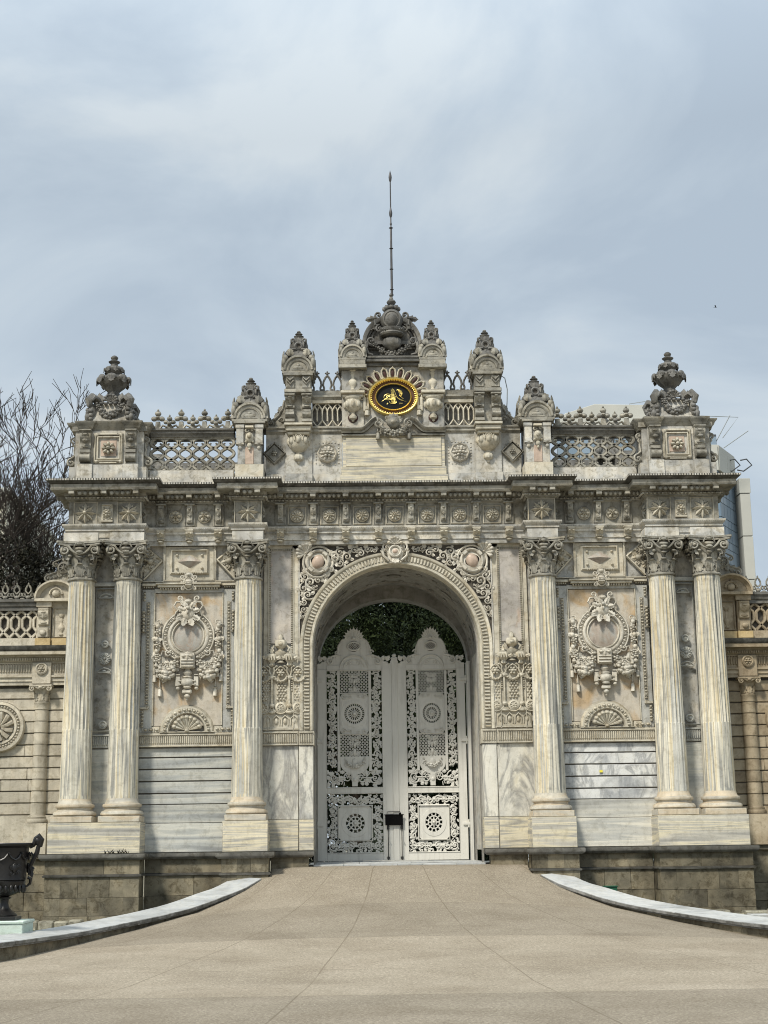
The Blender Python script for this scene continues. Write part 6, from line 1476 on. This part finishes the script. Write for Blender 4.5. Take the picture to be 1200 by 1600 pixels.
    # niche, arched hood and scrolled ramp against the gateway
    g = G(); box(g, s*7.55, s*8.02, .36, .6, 5.22, 6.1, .005); g.push(rel(s*7.80, .36, 5.30)); balrelief(g, .50, .16, .5); frame(g, -.17, .17, -.04, .62, .02, 0, .03); g.pop(); p('niche_panel', g)
    g = G(); box(g, s*7.55, s*8.0, .25, .5, 5.05, 5.22, .008); p('pier_foot', g, 'ochre')
    g = G(); g.push(rel(s*7.93, .28, 6.15)); sweep(g, [(.42*math.cos(a), .36*math.sin(a)) for a in np.linspace(0, PI, 18)], [(-.05, -.2), (-.04, .02), (0, .04), (.03, .10), (.07, .10), (.07, -.2)]); prism(g, [(.40*math.cos(a), .34*math.sin(a)) for a in np.linspace(0, PI, 18)], -.2, .0, .0); box(g, -.48, .48, -.08, .0, -.2, .10, .01)
    ell(g, (0, .12, .02), (.10, .10, .05)); tube(g, [(.14*math.cos(a), .10+.14*math.sin(a), .02) for a in np.linspace(0, PI, 9)], .03, 6); ell(g, (0, .28, .01), .03); g.pop(); p('arched_hood', g)
    g = G(); g.push(rel(s*7.62, .30, 6.50, 1, 0) @ scl(s, 1, 1)); prism(g, [(0, 0), (.62, .0), (.55, .10), (.38, .18), (.28, .34), (.20, .60), (.12, .80), (0, .85)], -.18, .0, .01)
    lathe(g.push(tr(.16, .38, 0)), [(.14, 0), (.14, .04), (.10, .05), (.10, .02), (0, .02)], 18); g.pop(); [tube(g, [(.16, .38, .03), (.16+.11*math.cos(a), .38+.11*math.sin(a), .03)], .014, 5) for a in np.arange(8)*PI/4]
    scroll(g, (.50, .12), .09, 1.4, PI/2, -1, .03, .02, [(.25, .30), (.38, .25)]); scroll(g, (.34, .46), .07, 1.3, PI/2, -1, .025, .02, [(.2, .6)]); scroll(g, (.18, .78), .07, 1.3, PI/2, -1, .025, .02, [(.05, .9)]); [leaf(g, (.1+.12*k, .2-.03*k), PI/2-.5, .18, .12, .01, .4, 3) for k in range(4)]; g.pop(); p('scrolled_ramp', g, 'frieze')
side_wall(-1, 'limestone', 'pale limestone garden wall with round shell medallion and balustrade, left of the gateway')
side_wall(1, 'limestone_brown', 'brownish limestone garden wall with engaged column and balustrade, right of the gateway')
# ================================================================== ground
TOPZ = [-.235, -.42, -.54, -.72, -.82, -.885, -.965, -.96, -.95, -.94, -.94, -.94, -.94]
FOOT = [(2.5, -.35, -.06), (3.05, -1.0, -.27), (3.38, -1.5, -.49), (3.70, -2.0, -.65), (4.22, -3.0, -.86), (4.68, -4.0, -.96), (5.10, -5.0, -1.06), (5.82, -7.2, -1.18), (6.40, -9.6, -1.25), (7.2, -12., -1.27), (8.8, -14., -1.28), (11, -15.2, -1.29), (14, -15.9, -1.30), (20, -16.3, -1.30)]
rows = []
CR = [.05, .22, .33, .38, .37, .32, .30, .20, .13, .06, .02, 0, 0, 0]
for (fx, fy, fz), c_ in zip(FOOT, CR):
    if fx > 8: break
    bul = 0
    r_ = []
    r_ = [(-fx-.35, fy, fz-.05)]+[(u*(fx+.03), fy, fz+c_*(1-u*u)) for u in np.linspace(-1, 1, 41)]+[(fx+.35, fy, fz-.05)]
    rows.append(r_)
lastx = [p[0] for p in rows[-1]]
for yy, k_ in ((-14., 1.3), (-16.5, 3.0), (-22, 5), (-30, 7), (-45, 10), (-90, 20)):
    rows.append([(x*k_, yy, -1.30+(.0 if yy < -16 else .0)) for x in lastx])
rows.insert(0, [(x*1.0, .0, -.012) for x, _, _ in rows[0]])
g = G(); loft(g, [r[::-1] for r in rows], False)
t = NT('sandy_aggregate_paving', .85, 0, .2)
s1 = t.noise(24, 6, .8); s2 = t.noise(.55, 6, .6, .5)
c = t.ramp(s2, [(.3, (.235, .20, .15)), (.5, (.285, .245, .185)), (.7, (.33, .285, .22))])
c = t.mix(t.ramp(s1, [(.42, 0.), (.62, .75)]), c, (.13, .105, .075)); c = t.mix(t.ramp(t.noise(34, 3, .8), [(.54, 0.), (.64, .6)]), c, (.50, .45, .36))
c = t.mix(t.math('MULTIPLY', t.ramp(t.noise(.7, 5, .6, .3), [(.45, 0.), (.65, 1.)]), .3), c, (.55, .50, .44), 'MULTIPLY')
sp = t.n.new('ShaderNodeSeparateXYZ'); t.l.new(t.P, sp.inputs[0]); X_, Y_ = sp.outputs[0], sp.outputs[1]
wob = t.math('MULTIPLY', t.math('SUBTRACT', t.noise(.35, 1), .5), .05)
tot = None
for a in (-.55, -.30, -.12, .10, .34, .6):        # radiating slab joints
    # line through (x0, 0): x = x0 + k * (-y)
    x0 = a*4.4; k = a*.62
    d = t.math('SUBTRACT', X_, t.math('ADD', t.math('MULTIPLY', Y_, -k), x0)); d = t.math('ABSOLUTE', t.math('ADD', d, wob))
    l = t.math('LESS_THAN', d, .011); tot = l if tot is None else t.math('MAXIMUM', tot, l)
rad = t.math('SQRT', t.math('ADD', t.math('POWER', t.math('MULTIPLY', X_, .35), 2.), t.math('POWER', t.math('ADD', Y_, 0.), 2.)))
rw = t.math('ADD', rad, wob); bands = None
for r_ in (4.2, 8.4, 12.6, 15.6, 19.0, 23.):
    l = t.math('LESS_THAN', t.math('ABSOLUTE', t.math('SUBTRACT', rw, r_)), .012); tot = t.math('MAXIMUM', tot, l)
    b_ = t.math('GREATER_THAN', rw, r_); bands = b_ if bands is None else t.math('ADD', bands, b_)
brk = t.ramp(t.noise(1.1, 3), [(.34, .5), (.5, 1.)])
c = t.mix(t.math('MULTIPLY', tot, brk), c, (.17, .14, .10))
wn_ = t.n.new('ShaderNodeTexWhiteNoise'); wn_.noise_dimensions = '1D'; t.l.new(bands, wn_.inputs['W'])
c = t.mix(1., c, t.math('ADD', .87, t.math('MULTIPLY', wn_.outputs[0], .25)), 'MULTIPLY')
t.col(c); t.bump(t.math('ADD', t.noise(75, 3, .7), t.math('MULTIPLY', t.noise(5, 3), 1.)), .006, .7); M['paving'] = t.m
structure(obj('forecourt_paving', g, 'paving', None, 0))
g = G(); box(g, -600, 600, -200, 900, -2.2, -1.42, 0); t = NT('earth', .95); t.col(t.mix(t.noise(.4, 5), (.16, .15, .11), (.24, .22, .17))); M['earth'] = t.m
structure(obj('ground', g, 'earth', None, 0))
g = G(); box(g, -2.2, 7., 3.45, 30, -1.3, -.02, 0); t = NT('pale_gravel_path', .9); t.col(t.mix(t.noise(2, 6), (.50, .47, .40), (.66, .63, .56))); M['path'] = t.m
structure(obj('garden_path', g, 'path', None, 0))
g = G(); rows_ = []
for y in np.linspace(27, 90, 14):
    rows_.append([(x, y, -1.3+(y-27)*.50*max(0, min(1, (x+1.5)/5))*max(0, min(1, (26-x)/14))+.5*math.sin(x*.7+y*.3)) for x in np.linspace(-4, 28, 40)])
loft(g, [r[::-1] for r in rows_], False); t = NT('dark_ivy_slope', .9, 0, .1); t.col(t.ramp(t.noise(3, 6, .7), [(.35, (.006, .009, .004)), (.65, (.025, .035, .014))])); t.bump(t.noise(5, 5, .7), .3, 1.); M['ivy'] = t.m
structure(obj('hillside', g, 'ivy', None, 0))

# ---- curved ramp walls with marble coping
def ramp_wall(s, label):
    r_ = thing('ramp_wall', label, 'low wall', (s*5, -6, -1.3), 'curved ramp walls of the forecourt')
    P = [np.array((*p, tz-.088)) for p, tz in zip(FOOT[1:], TOPZ)]
    F3 = []
    for i in range(len(P)-1):
        m = 4
        for k in range(m):
            q = k/m; a = P[max(i-1, 0)]; b = P[i]; c = P[i+1]; d = P[min(i+2, len(P)-1)]
            F3.append(.5*((2*b)+(-a+c)*q+(2*a-5*b+4*c-d)*q*q+(-a+3*b-3*c+d)*q**3))
    F3.append(P[-1]); F3 = np.array(F3); F3[:, 0] *= s
    n = len(F3); d = np.gradient(F3[:, :2], axis=0); d /= np.linalg.norm(d, axis=1)[:, None]
    nn = np.stack([d[:, 1], -d[:, 0]], 1)*(-s)     # towards the planting bed
    nn = np.where((nn[:, 0]*s > 0)[:, None], nn, -nn) if True else nn
    L = np.concatenate([[0], np.cumsum(np.linalg.norm(np.diff(F3[:, :2], axis=0), axis=1))])
    ht = F3[:, 3]-F3[:, 2]
    def ring(i, o, z): return (F3[i, 0]+nn[i, 0]*o, F3[i, 1]+nn[i, 1]*o, z)
    # wall body in stones
    g = G(); rr = random.Random(4); i = 0
    while i < n-1:
        j = min(n-1, i+rr.choice((1, 2, 2)))
        rings = []
        for k in range(i, j+1):
            e_ = .004 if k in (i, j) else 0
            zt = F3[k, 2]+ht[k]-.0; rings.append([ring(k, .06, -1.6), ring(k, .06+e_*2, zt-.0), ring(k, .50, zt-.0), ring(k, .50, -1.6)])
        loft(g, rings if s < 0 else [r[::-1] for r in rings]); i = j
    obj('wall_stones', g, 'rubble' if False else 'plinth', r_)
    for nm, mt_, prof in (('coping', 'coping', [(.03, .02), (-.018, .086), (-.01, .09), (.70, .125), (.72, .1), (.72, .02)]), ('coping_edge', 'coping_edge', [(.05, -.01), (.0, .0), (.0, .012), (.004, .022), (-.03, .03), (-.035, .078), (-.022, .0865), (.05, .085)])):
        g = G(); i = 0
        while i < n-1:
            j = min(n-1, i+4); rings = [[ring(k, o_, F3[k, 2]+ht[k]+z_) for o_, z_ in prof] for k in range(i, j+1)]
            rings[0] = [tuple(np.array(p)+np.array([d[i, 0], d[i, 1], 0])*.004) for p in rings[0]]; rings[-1] = [tuple(np.array(p)-np.array([d[j, 0], d[j, 1], 0])*.004) for p in rings[-1]]
            loft(g, rings if s < 0 else [r[::-1] for r in rings]); i = j
        obj(nm, g, mt_, r_)
ramp_wall(-1, 'curved low ramp wall with pale marble coping, sweeping down beside the black urn')
ramp_wall(1, 'curved low ramp wall with pale marble coping, sweeping down to the right of the forecourt')
# ---- planting beds
rr = random.Random(2)
for s in (-1, 1):
    g = G()
    pts = [(s*(x+.4), y, -1.22) for x, y, z in FOOT[3:]]; pts = [(s*(x+.4), y, min(z, -.9)-.16) for x, y, z in FOOT[2:]]
    far = [(s*max(x, 3.6)*1.0, .2, -1.18) for x, y, z in FOOT[2:]]
    g.add(pts+far, [(i, i+1, len(pts)+i+1, len(pts)+i) for i in range(len(pts)-1)])
    structure(obj('planting_bed', g, 'soil', None, 0))
    g = G(); V = []; F = []
    for k in range(6500):
        t_ = rr.random(); i = rr.randrange(len(pts)-1); a = np.array(pts[i])*(1-t_)+np.array(pts[i+1])*t_; b = np.array(far[i])*(1-t_)+np.array(far[i+1])*t_; q = rr.random()**1.5; p = a*(1-q)+b*q
        if abs(p[0]) > 10: continue
        an = rr.uniform(0, 6.3); h_ = rr.uniform(.03, .09); dx, dy = .008*math.cos(an), .008*math.sin(an); m = len(V)
        V += [(p[0]-dx, p[1]-dy, p[2]), (p[0]+dx, p[1]+dy, p[2]), (p[0]+dy*3, p[1]-dx*3, p[2]+h_)]; F.append((m, m+1, m+2))
    g.add(V, F); o = obj('grass', g, 'grassm', None, 0); tag(o, 'short green grass in the bed behind the %s curved ramp wall' % ('left' if s < 0 else 'right'), 'grass'); o['kind'] = 'stuff'
# rough stone kerb at the foot of the plinth
for s, x0, x1 in ((-1, 4.6, 9.0), (1, 5.3, 9.2)):
    g = G(); x = x0
    while x < x1:
        w_ = rr.uniform(.25, .6); h_ = rr.uniform(-1.10, -1.0)
        box(g, s*x, s*(x+w_-.012), -1.55+rr.uniform(-.04, .04), -1.15, -1.35, h_, .03); x += w_
    o = obj('rubble_kerb', g, 'rubble'); tag(o, 'rough mossy stone kerb at the foot of the %s plinth' % ('left' if s < 0 else 'right'), 'kerb', 'rough kerbs at the foot of the plinth')
g = G(); box(g, -6.98, -6.68, -2.75, -2.45, -1.35, -1.10, .012); tag(obj('marble_block', g, 'coping'), 'small white marble block in the left bed, touching the coping', 'stone block', 'small marble blocks in the beds')
g = G(); g.push(tr(7.2, -3.0, 0) @ rx(R(0))); box(g, -.20, .20, -.18, .18, -1.35, -1.03, .012); g.pop(); tag(obj('marble_block', g, 'coping'), 'small white marble block in the right bed by the frame edge', 'stone block', 'small marble blocks in the beds')
g = G(); box(g, 4.37, 4.63, -1.35, -1.1, -.62, -.50, .01); box(g, 4.40, 4.60, -1.33, -1.12, -1.3, -.62, .01); box(g, 4.35, 4.65, -1.37, -1.08, -.505, -.485, .005); tag(obj('utility_box', g, 'green_box'), 'small green metal box peeping over the right coping', 'box')

# ---- black iron urn on its pale green pedestal
g = G(); UX, UY = -7.03, -7.6
box(g, UX-.42, UX+.42, UY-.42, UY+.42, -1.5, -.78, .012); box(g, UX-.36, UX+.36, UY-.425, UY+.36, -1.1, -.84, .008) if False else None
box(g, UX-.44, UX+.44, UY-.44, UY+.44, -.785, -.735, .012)
tag(obj('urn_pedestal', g, 'greenmarble'), 'square pale green marble pedestal under the black urn', 'pedestal')
urn = thing('garden_urn', 'black cast iron urn with scrolled handles on a pale green pedestal', 'urn', (UX, UY, -.735))
g = G(); g.push(tr(UX, UY, -.73))
box(g, -.25, .25, -.25, .25, 0, .06, .008)
lathe(g, [(.22, .06), (.225, .09), (.20, .11), (.13, .16), (.085, .21), (.07, .28), (.075, .34), (.11, .355), (.115, .375), (.07, .39), (.12, .405), (.22, .44), (.29, .50), (.335, .58), (.35, .64), (.335, .655), (.355, .67), (.35, .70), (.36, .96), (.38, 1.16), (.385, 1.20), (.41, 1.22), (.455, 1.24), (.465, 1.27), (.455, 1.285), (.42, 1.285), (.36, 1.2), (.33, .8), (0, .6)], 48)
for k in range(10):
    a = 2*PI*k/10
    g.push(rz(a) @ tr(0, -.375, 0) @ RB); 
    if k % 2: ell(g, (0, .86, 0), (.05, .09, .03)); [scroll(g, (q*.06, .78+.1*j), .045, 1, 0, q, .012, .01) for q in (-1, 1) for j in (0, 1)]; [leaf(g, (0, .84), a2, .12, .06, .01, .2, 2) for a2 in (.6, 2.5, 1.57)]
    tube(g, [(-.115, 1.10, -.015), (-.06, 1.03, .012), (0, 1.00, .015), (.06, 1.03, .012), (.115, 1.10, -.015)], .016, 5); rosette(g.push(tr(-.115, 1.11, -.01)), .03, .03, 5, .4, 1, False); g.pop()
    g.pop()
for k in range(24): g.push(rz(2*PI*k/24) @ tr(0, -.33, .52) @ RB); ell(g, (0, 0, 0), (.03, .07, .03)); g.pop()
g.pop(); obj('urn_body', g, 'iron', urn)
for s in (-1, 1):
    g = G(); g.push(tr(UX+s*.385, UY, -.73) @ scl(s*.85, 1, 1) @ RB)
    tube(g, [(.02, 1.22, 0), (.09, 1.25, 0), (.14, 1.34, 0), (.20, 1.38, 0), (.25, 1.33, 0), (.23, 1.24, 0), (.17, 1.22, 0)], [.04, .045, .06, .07, .06, .05, .03], 8)
    ell(g, (.18, 1.32, 0), (.09, .09, .07), 10, 7)
    tube(g, [(.19, 1.22, 0), (.17, 1.12, 0), (.11, 1.02, 0), (.06, .92, 0), (.02, .86, 0)], [.045, .05, .045, .04, .03], 7); tube(g, [(.12, 1.06, 0), (.05, 1.12, 0), (.04, 1.06, 0)], .02, 6); scroll(g, (.07, .84), .045, 1.1, 0, 1, .02, 0); leaf(g, (.03, .92), -1.3, .25, .1, .0, .2, 3)
    tube(g, [(0, .70, 0), (.06, .68, 0), (.05, .60, 0), (-.02, .55, 0)], [.03, .04, .03, .02], 6)
    g.pop(); obj('handle', g, 'iron', urn)

# ---- small things
g = G(); box(g, 4.57, 4.64, -.062, -.058, 1.98, 2.03, 0); o = obj('paper_scrap', g, 'yellow'); tag(o, 'tiny yellow paper scrap stuck on the white coursed slabs', 'paper')
g = G()
for k in range(26):
    x = -6.25+rr.uniform(-.2, .35); a = rr.uniform(-.7, .7); h_ = rr.uniform(.04, .13)
    g.push(tr(x, -.87+rr.uniform(-.04, .04), .32)); g.add([(-.012, 0, 0), (.012, 0, 0), (h_*a+.01, -.02, h_*.7), (h_*a*1.3, -.03, h_)], [(0, 1, 2), (0, 2, 3)]); g.pop()
o = obj('weed', g, 'leaf_olive', None, 0); tag(o, 'dark little weed growing on the left plinth ledge', 'plant')
g = G(); tube(g, [(2.58, -.3, 11.35), (2.68, -.3, 11.28), (2.73, -.3, 11.0), (2.72, -.25, 10.7), (2.70, -.2, 10.4)], .012, 5); tag(obj('cable', g, 'cable'), 'thin grey cable hanging beside the right scrolled finial pier', 'cable')
g = G(); g.push(tr(23.65, 60, 35.59) @ scl(.42)); ell(g, (0, 0, 0), (.20, .06, .06)); g.add([(-.05, 0, 0), (.1, 0, 0), (-.05, .35, .20), (-.25, .6, .16)], [(0, 1, 2), (0, 2, 3)]); g.add([(-.05, 0, 0), (.1, 0, 0), (-.05, -.35, .22), (-.3, -.6, .14)], [(0, 1, 2), (0, 2, 3)]); ell(g, (.22, 0, .02), .05); g.pop(); o = obj('bird', g, 'feather'); tag(o, 'tiny dark bird flying high in the sky right of the flagpole', 'bird')

# ================================================================== background
def bare_tree(x, y, z0, h, label, seed, mat='bark', spread=.5, depth=7, r0=.16, twig=1., grp=None, lean=0):
    rr = random.Random(seed); root = thing('bare_tree', label, 'tree', (x, y, z0), grp)
    g = G(); gt = G()
    def br(p, d, L, r_, lv):
        pts = [p]; q = np.array(p); dd = np.array(d); m = 4 if lv > 2 else 3
        for k in range(m):
            dd = dd+np.array([rr.gauss(0, .15), rr.gauss(0, .15), rr.gauss(.06, .10)]); dd /= np.linalg.norm(dd); q = q+dd*L/m; pts.append(tuple(q))
        e_ = r_*.68
        tube(g if lv > 3 else gt, pts, list(np.linspace(r_, e_, m+1)), 7 if lv > 4 else (5 if lv > 2 else 3), cap=False)
        if lv == 0: return
        n = 3 if lv > 1 else rr.choice((3, 4))
        for k in range(n):
            a = rr.uniform(0, 2*PI); v = np.array([math.cos(a), math.sin(a), rr.uniform(-.3, .4)]); nd = dd*(1-spread*.55)+v*spread*rr.uniform(.5, 1.1); nd /= np.linalg.norm(nd)
            st = pts[-1] if k < 2 else pts[rr.choice((1, 2))]
            br(st, nd, L*rr.uniform(.62, .84), max(.013, e_*rr.uniform(.6, .85)), lv-1)
    br((x, y, z0), (lean, 0, 1), h*.26, r0, depth)
    obj('trunk', g, mat, root, 0); obj('twigs', gt, mat, root, 0)
grp = 'bare trees beyond the left wall'
bare_tree(-13.9, 15, -1, 20.2, 'tall bare tree behind the left wall, nearest the gateway corner', 16, r0=.32, spread=.52, depth=7, grp=grp)
bare_tree(-13.2, 12, -1, 17.0, 'tall bare tree cut by the left frame edge', 8, r0=.34, spread=.52, depth=7, grp=grp)
bare_tree(-11.6, 8.5, 1.5, 9.0, 'low tangled bare tree with pale branches over the left wall', 12, 'bark_light', .62, 7, .16, grp=grp)
bare_tree(2.6, 9.5, -.1, 7.5, 'bare twiggy tree seen through the right side of the arch', 31, 'bark_light', .6, 6, .10)
def crown_leaves(g, cx, cy, cz, rx_, ry__, rz_, n, seed, size=.09, clumps=26, shell_=.55):
    r = np.random.default_rng(seed)
    d = r.normal(size=(clumps, 3)); d /= np.linalg.norm(d, axis=1)[:, None]; rad = r.uniform(.25, .95, clumps)**.6
    C_ = d*rad[:, None]; cs = r.uniform(.16, .40, clumps)
    k = r.integers(0, clumps, n); o = r.normal(size=(n, 3)); o /= np.linalg.norm(o, axis=1)[:, None]; o *= (cs[k]*r.uniform(.4, 1., n)**.5)[:, None]
    P = (C_[k]+o)*np.array([rx_, ry__, rz_])+np.array([cx, cy, cz])
    a = r.normal(size=(n, 3)); a /= np.linalg.norm(a, axis=1)[:, None]; b = np.cross(a, r.normal(size=(n, 3))); b /= np.linalg.norm(b, axis=1)[:, None]
    s_ = (size*r.uniform(.5, 1.3, n))[:, None]
    V = np.stack([P-a*s_, P+b*s_*.45, P+a*s_, P-b*s_*.45], 1).reshape(-1, 3)
    g.add(V, [(4*i, 4*i+1, 4*i+2, 4*i+3) for i in range(n)])
def leafy(x, y, z0, h, rx_, rz_, n, seed, mat, label, cat='tree', name='evergreen_tree', cz=None, grp=None, size=.09, clumps=30, ry__=None):
    root = thing(name, label, cat, (x, y, z0), grp); rr = random.Random(seed)
    g = G(); cz = cz if cz is not None else z0+h-rz_
    tube(g, [(x, y, z0), (x+.1, y, z0+h*.3), (x, y+.1, cz)], [.02*h+.04, .016*h+.03, .03], 8)
    for k in range(9):
        a = rr.uniform(0, 2*PI); z_ = cz-rz_*rr.uniform(.1, .8); tube(g, [(x, y, z_), (x+rx_*.4*math.cos(a), y+rx_*.4*math.sin(a), z_+.5), (x+rx_*.75*math.cos(a), y+rx_*.75*math.sin(a), z_+1.1)], [.06, .04, .015], 5)
    obj('trunk', g, 'bark', root, 0)
    g = G(); crown_leaves(g, x, y, cz, rx_, ry__ or rx_, rz_, n, seed, size, clumps); obj('crown', g, mat, root, 0)
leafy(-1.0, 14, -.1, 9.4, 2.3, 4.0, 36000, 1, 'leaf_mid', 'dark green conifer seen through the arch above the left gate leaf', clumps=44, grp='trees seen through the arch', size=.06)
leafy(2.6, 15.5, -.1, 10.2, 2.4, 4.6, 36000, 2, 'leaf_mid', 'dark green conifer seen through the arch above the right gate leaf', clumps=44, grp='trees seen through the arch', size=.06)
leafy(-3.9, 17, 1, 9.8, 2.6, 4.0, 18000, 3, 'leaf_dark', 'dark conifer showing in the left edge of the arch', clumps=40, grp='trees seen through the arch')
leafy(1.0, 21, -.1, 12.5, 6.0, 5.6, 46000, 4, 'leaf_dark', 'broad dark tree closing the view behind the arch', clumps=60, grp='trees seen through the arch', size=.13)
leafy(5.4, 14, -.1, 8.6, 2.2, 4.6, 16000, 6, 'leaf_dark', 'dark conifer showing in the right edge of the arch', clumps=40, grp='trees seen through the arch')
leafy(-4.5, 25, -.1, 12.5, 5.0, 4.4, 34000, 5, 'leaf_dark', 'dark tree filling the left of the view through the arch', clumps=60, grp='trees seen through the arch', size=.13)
leafy(-2.0, 9, -.1, 1.75, 1.9, .95, 7000, 19, 'leaf_dark', 'low dark hedge behind the left gate leaf', 'shrub', 'shrub', clumps=24, size=.06)
leafy(2.0, 8, -.1, 2.9, 1.5, 1.7, 9000, 9, 'leaf_dark', 'dark clipped shrub behind the right gate leaf', 'shrub', 'shrub', clumps=24)
for i, (x, y, z, rx_, rz_, lb) in enumerate(((-10.7, 7.5, 6.7, 1.8, 2.0, 'dark evergreen mass behind the left balustrade, beside the gateway'), (-13.0, 8.0, 6.9, 2.4, 2.2, 'dark evergreen mass behind the left balustrade, at the frame edge'))):
    leafy(x, y, -1, z+rz_+1, rx_, rz_, 22000, 40+i, 'leaf_olive', lb, 'tree', 'evergreen_tree', cz=z, clumps=44, size=.06, grp='dark evergreens behind the left wall')
# glass office tower
tw = thing('office_tower', 'blue glass office tower with pale concrete pier behind the right end of the gateway', 'building', (46, 195, -1.4))
def wallseg(g, a, b, z0, z1, off_=0, th=.3):
    a = np.array(a, float); b = np.array(b, float); L = np.linalg.norm(b-a); d = (b-a)/L; T = np.eye(4); T[:2, 0] = d; T[:2, 1] = (-d[1], d[0]); T[:2, 3] = a; return T, L
W_ = [((31.5, 192), (47, 190)), ((47, 190), (56.5, 190)), ((56.5, 190), (60.9, 197.5))]
ci = 0
rows_z = []; z = 0.
while z < 62: rows_z += [(z, z+2.3), (z+2.3, z+3.55)]; z += 3.55
for a, b in W_:
    T, L = wallseg(None, a, b, 0, 0); n = max(1, int(round(L/1.75))); ztop = 57 if b[0] > 57 else 63
    g = G(); g.push(T); box(g, 0, L, .12, .6, -1.4, ztop, 0); g.pop(); obj('glazing_frame', g, 'mullion', tw)
    g = G(); g.push(T)
    for z0, z1 in rows_z:
        if z0 > ztop-.6: continue
        for k in range(n): box(g, k*L/n+.06, (k+1)*L/n-.06, 0, .1, z0+.05, min(z1-.05, ztop), 0)
    g.pop(); o = obj('glazing', g, 'glass', tw); o['kind'] = 'stuff'
g = G(); z = -1.4
while z < 50: box(g, 61.0, 62.6, 195, 199, z+.04, z+6.9, .03); z += 7.0
obj('concrete_pier', g, 'concrete', tw)
g = G(); box(g, 32, 60, 197, 225, -1.4, 60, 0); obj('core', g, 'concrete', tw)
g = G()
for a, b in (((54, 189.9), (56.5, 189.9)), W_[2]):
    T, L = wallseg(None, a, b, 0, 0); n = max(1, int(L/3.2)); g.push(T)
    for k in range(n): box(g, k*L/n+.03, (k+1)*L/n-.03, -.25, .5, 57.1, 61.2, .02)
    g.pop()
T, L = wallseg(None, (31, 192), (47, 190), 0, 0); g.push(T); box(g, 0, L, -.25, .5, 63.1, 65.5, .02); g.pop(); box(g, 46.8, 55.5, 189.8, 205, 63.1, 65.5, .02)
box(g, 60.9, 62.7, 194.9, 199.2, 54.6, 57.0, .03); obj('roof_band', g, 'concrete', tw)
g = G(); prism(g.push(tr(0, 191, 0) @ RB), [(31.3, 65.4), (31.6, 65.8), (32.9, 66.9), (37.6, 68.4), (50.5, 68.1), (50.5, 65.4)], -12, 0, .05); g.pop(); obj('penthouse', g, 'concrete', tw)
g = G()
for p in ([(56.0, 190.5, 61), (59.0, 190.5, 66.2)], [(54, 190.5, 66.2), (60.3, 190.5, 65.9), (57.6, 190.5, 62.5)], [(57.8, 191, 61), (61.9, 191, 63.8)], [(44, 195, 67.5), (44, 195, 69.6), (46.6, 195, 70.0)]):
    g = G(); tube(g, p, .07, 5); obj('roof_antenna', g, 'cable', tw)
for q in (60.5, 62.4): g = G(); tube(g, [(q-1, 195, 60.0), (q, 195, 60.2), (q+.8, 195, 59.2), (q-.6, 195, 58.2), (q-1.6, 195, 58.4)], .12, 5); obj('roof_antenna', g, 'mullion', tw)
cb = thing('apartment_house', 'cream rendered house glimpsed between the bare branches at the left', 'building', (-25, 64, -1.4))
g = G(); box(g, -40, -23.4, 60, 75, -1.4, 23.0, .05); obj('wall', g, 'cream_wall', cb)
g = G(); box(g, -40.3, -23.2, 59.7, 75.3, 23.0, 23.4, .05); obj('roof', g, 'concrete', cb)
for i, (x, z) in enumerate(((-24.5, 20.3), (-26.6, 20.3), (-24.5, 17.0), (-26.6, 17.0))):
    g = G(); box(g, x-.6, x+.6, 59.94, 60.05, z-.9, z+.9, .01); f_ = obj('window', g, 'glass', cb)
    g = G(); frame(g.push(tr(x, 59.94, z) @ RB), -.68, .68, -.98, .98, .09, -.05, .05); g.pop(); obj('window_frame', g, 'cream_wall', f_)
bpy.context.view_layer.update()
# every child and grandchild keeps its world coordinates
for o in bpy.data.objects:
    if o.parent is not None and 'at' in o.parent: o.matrix_parent_inverse = Matrix.Translation(-Vector(o.parent['at']))
for o in ROOTS:
    if 'at' in o: del o['at']
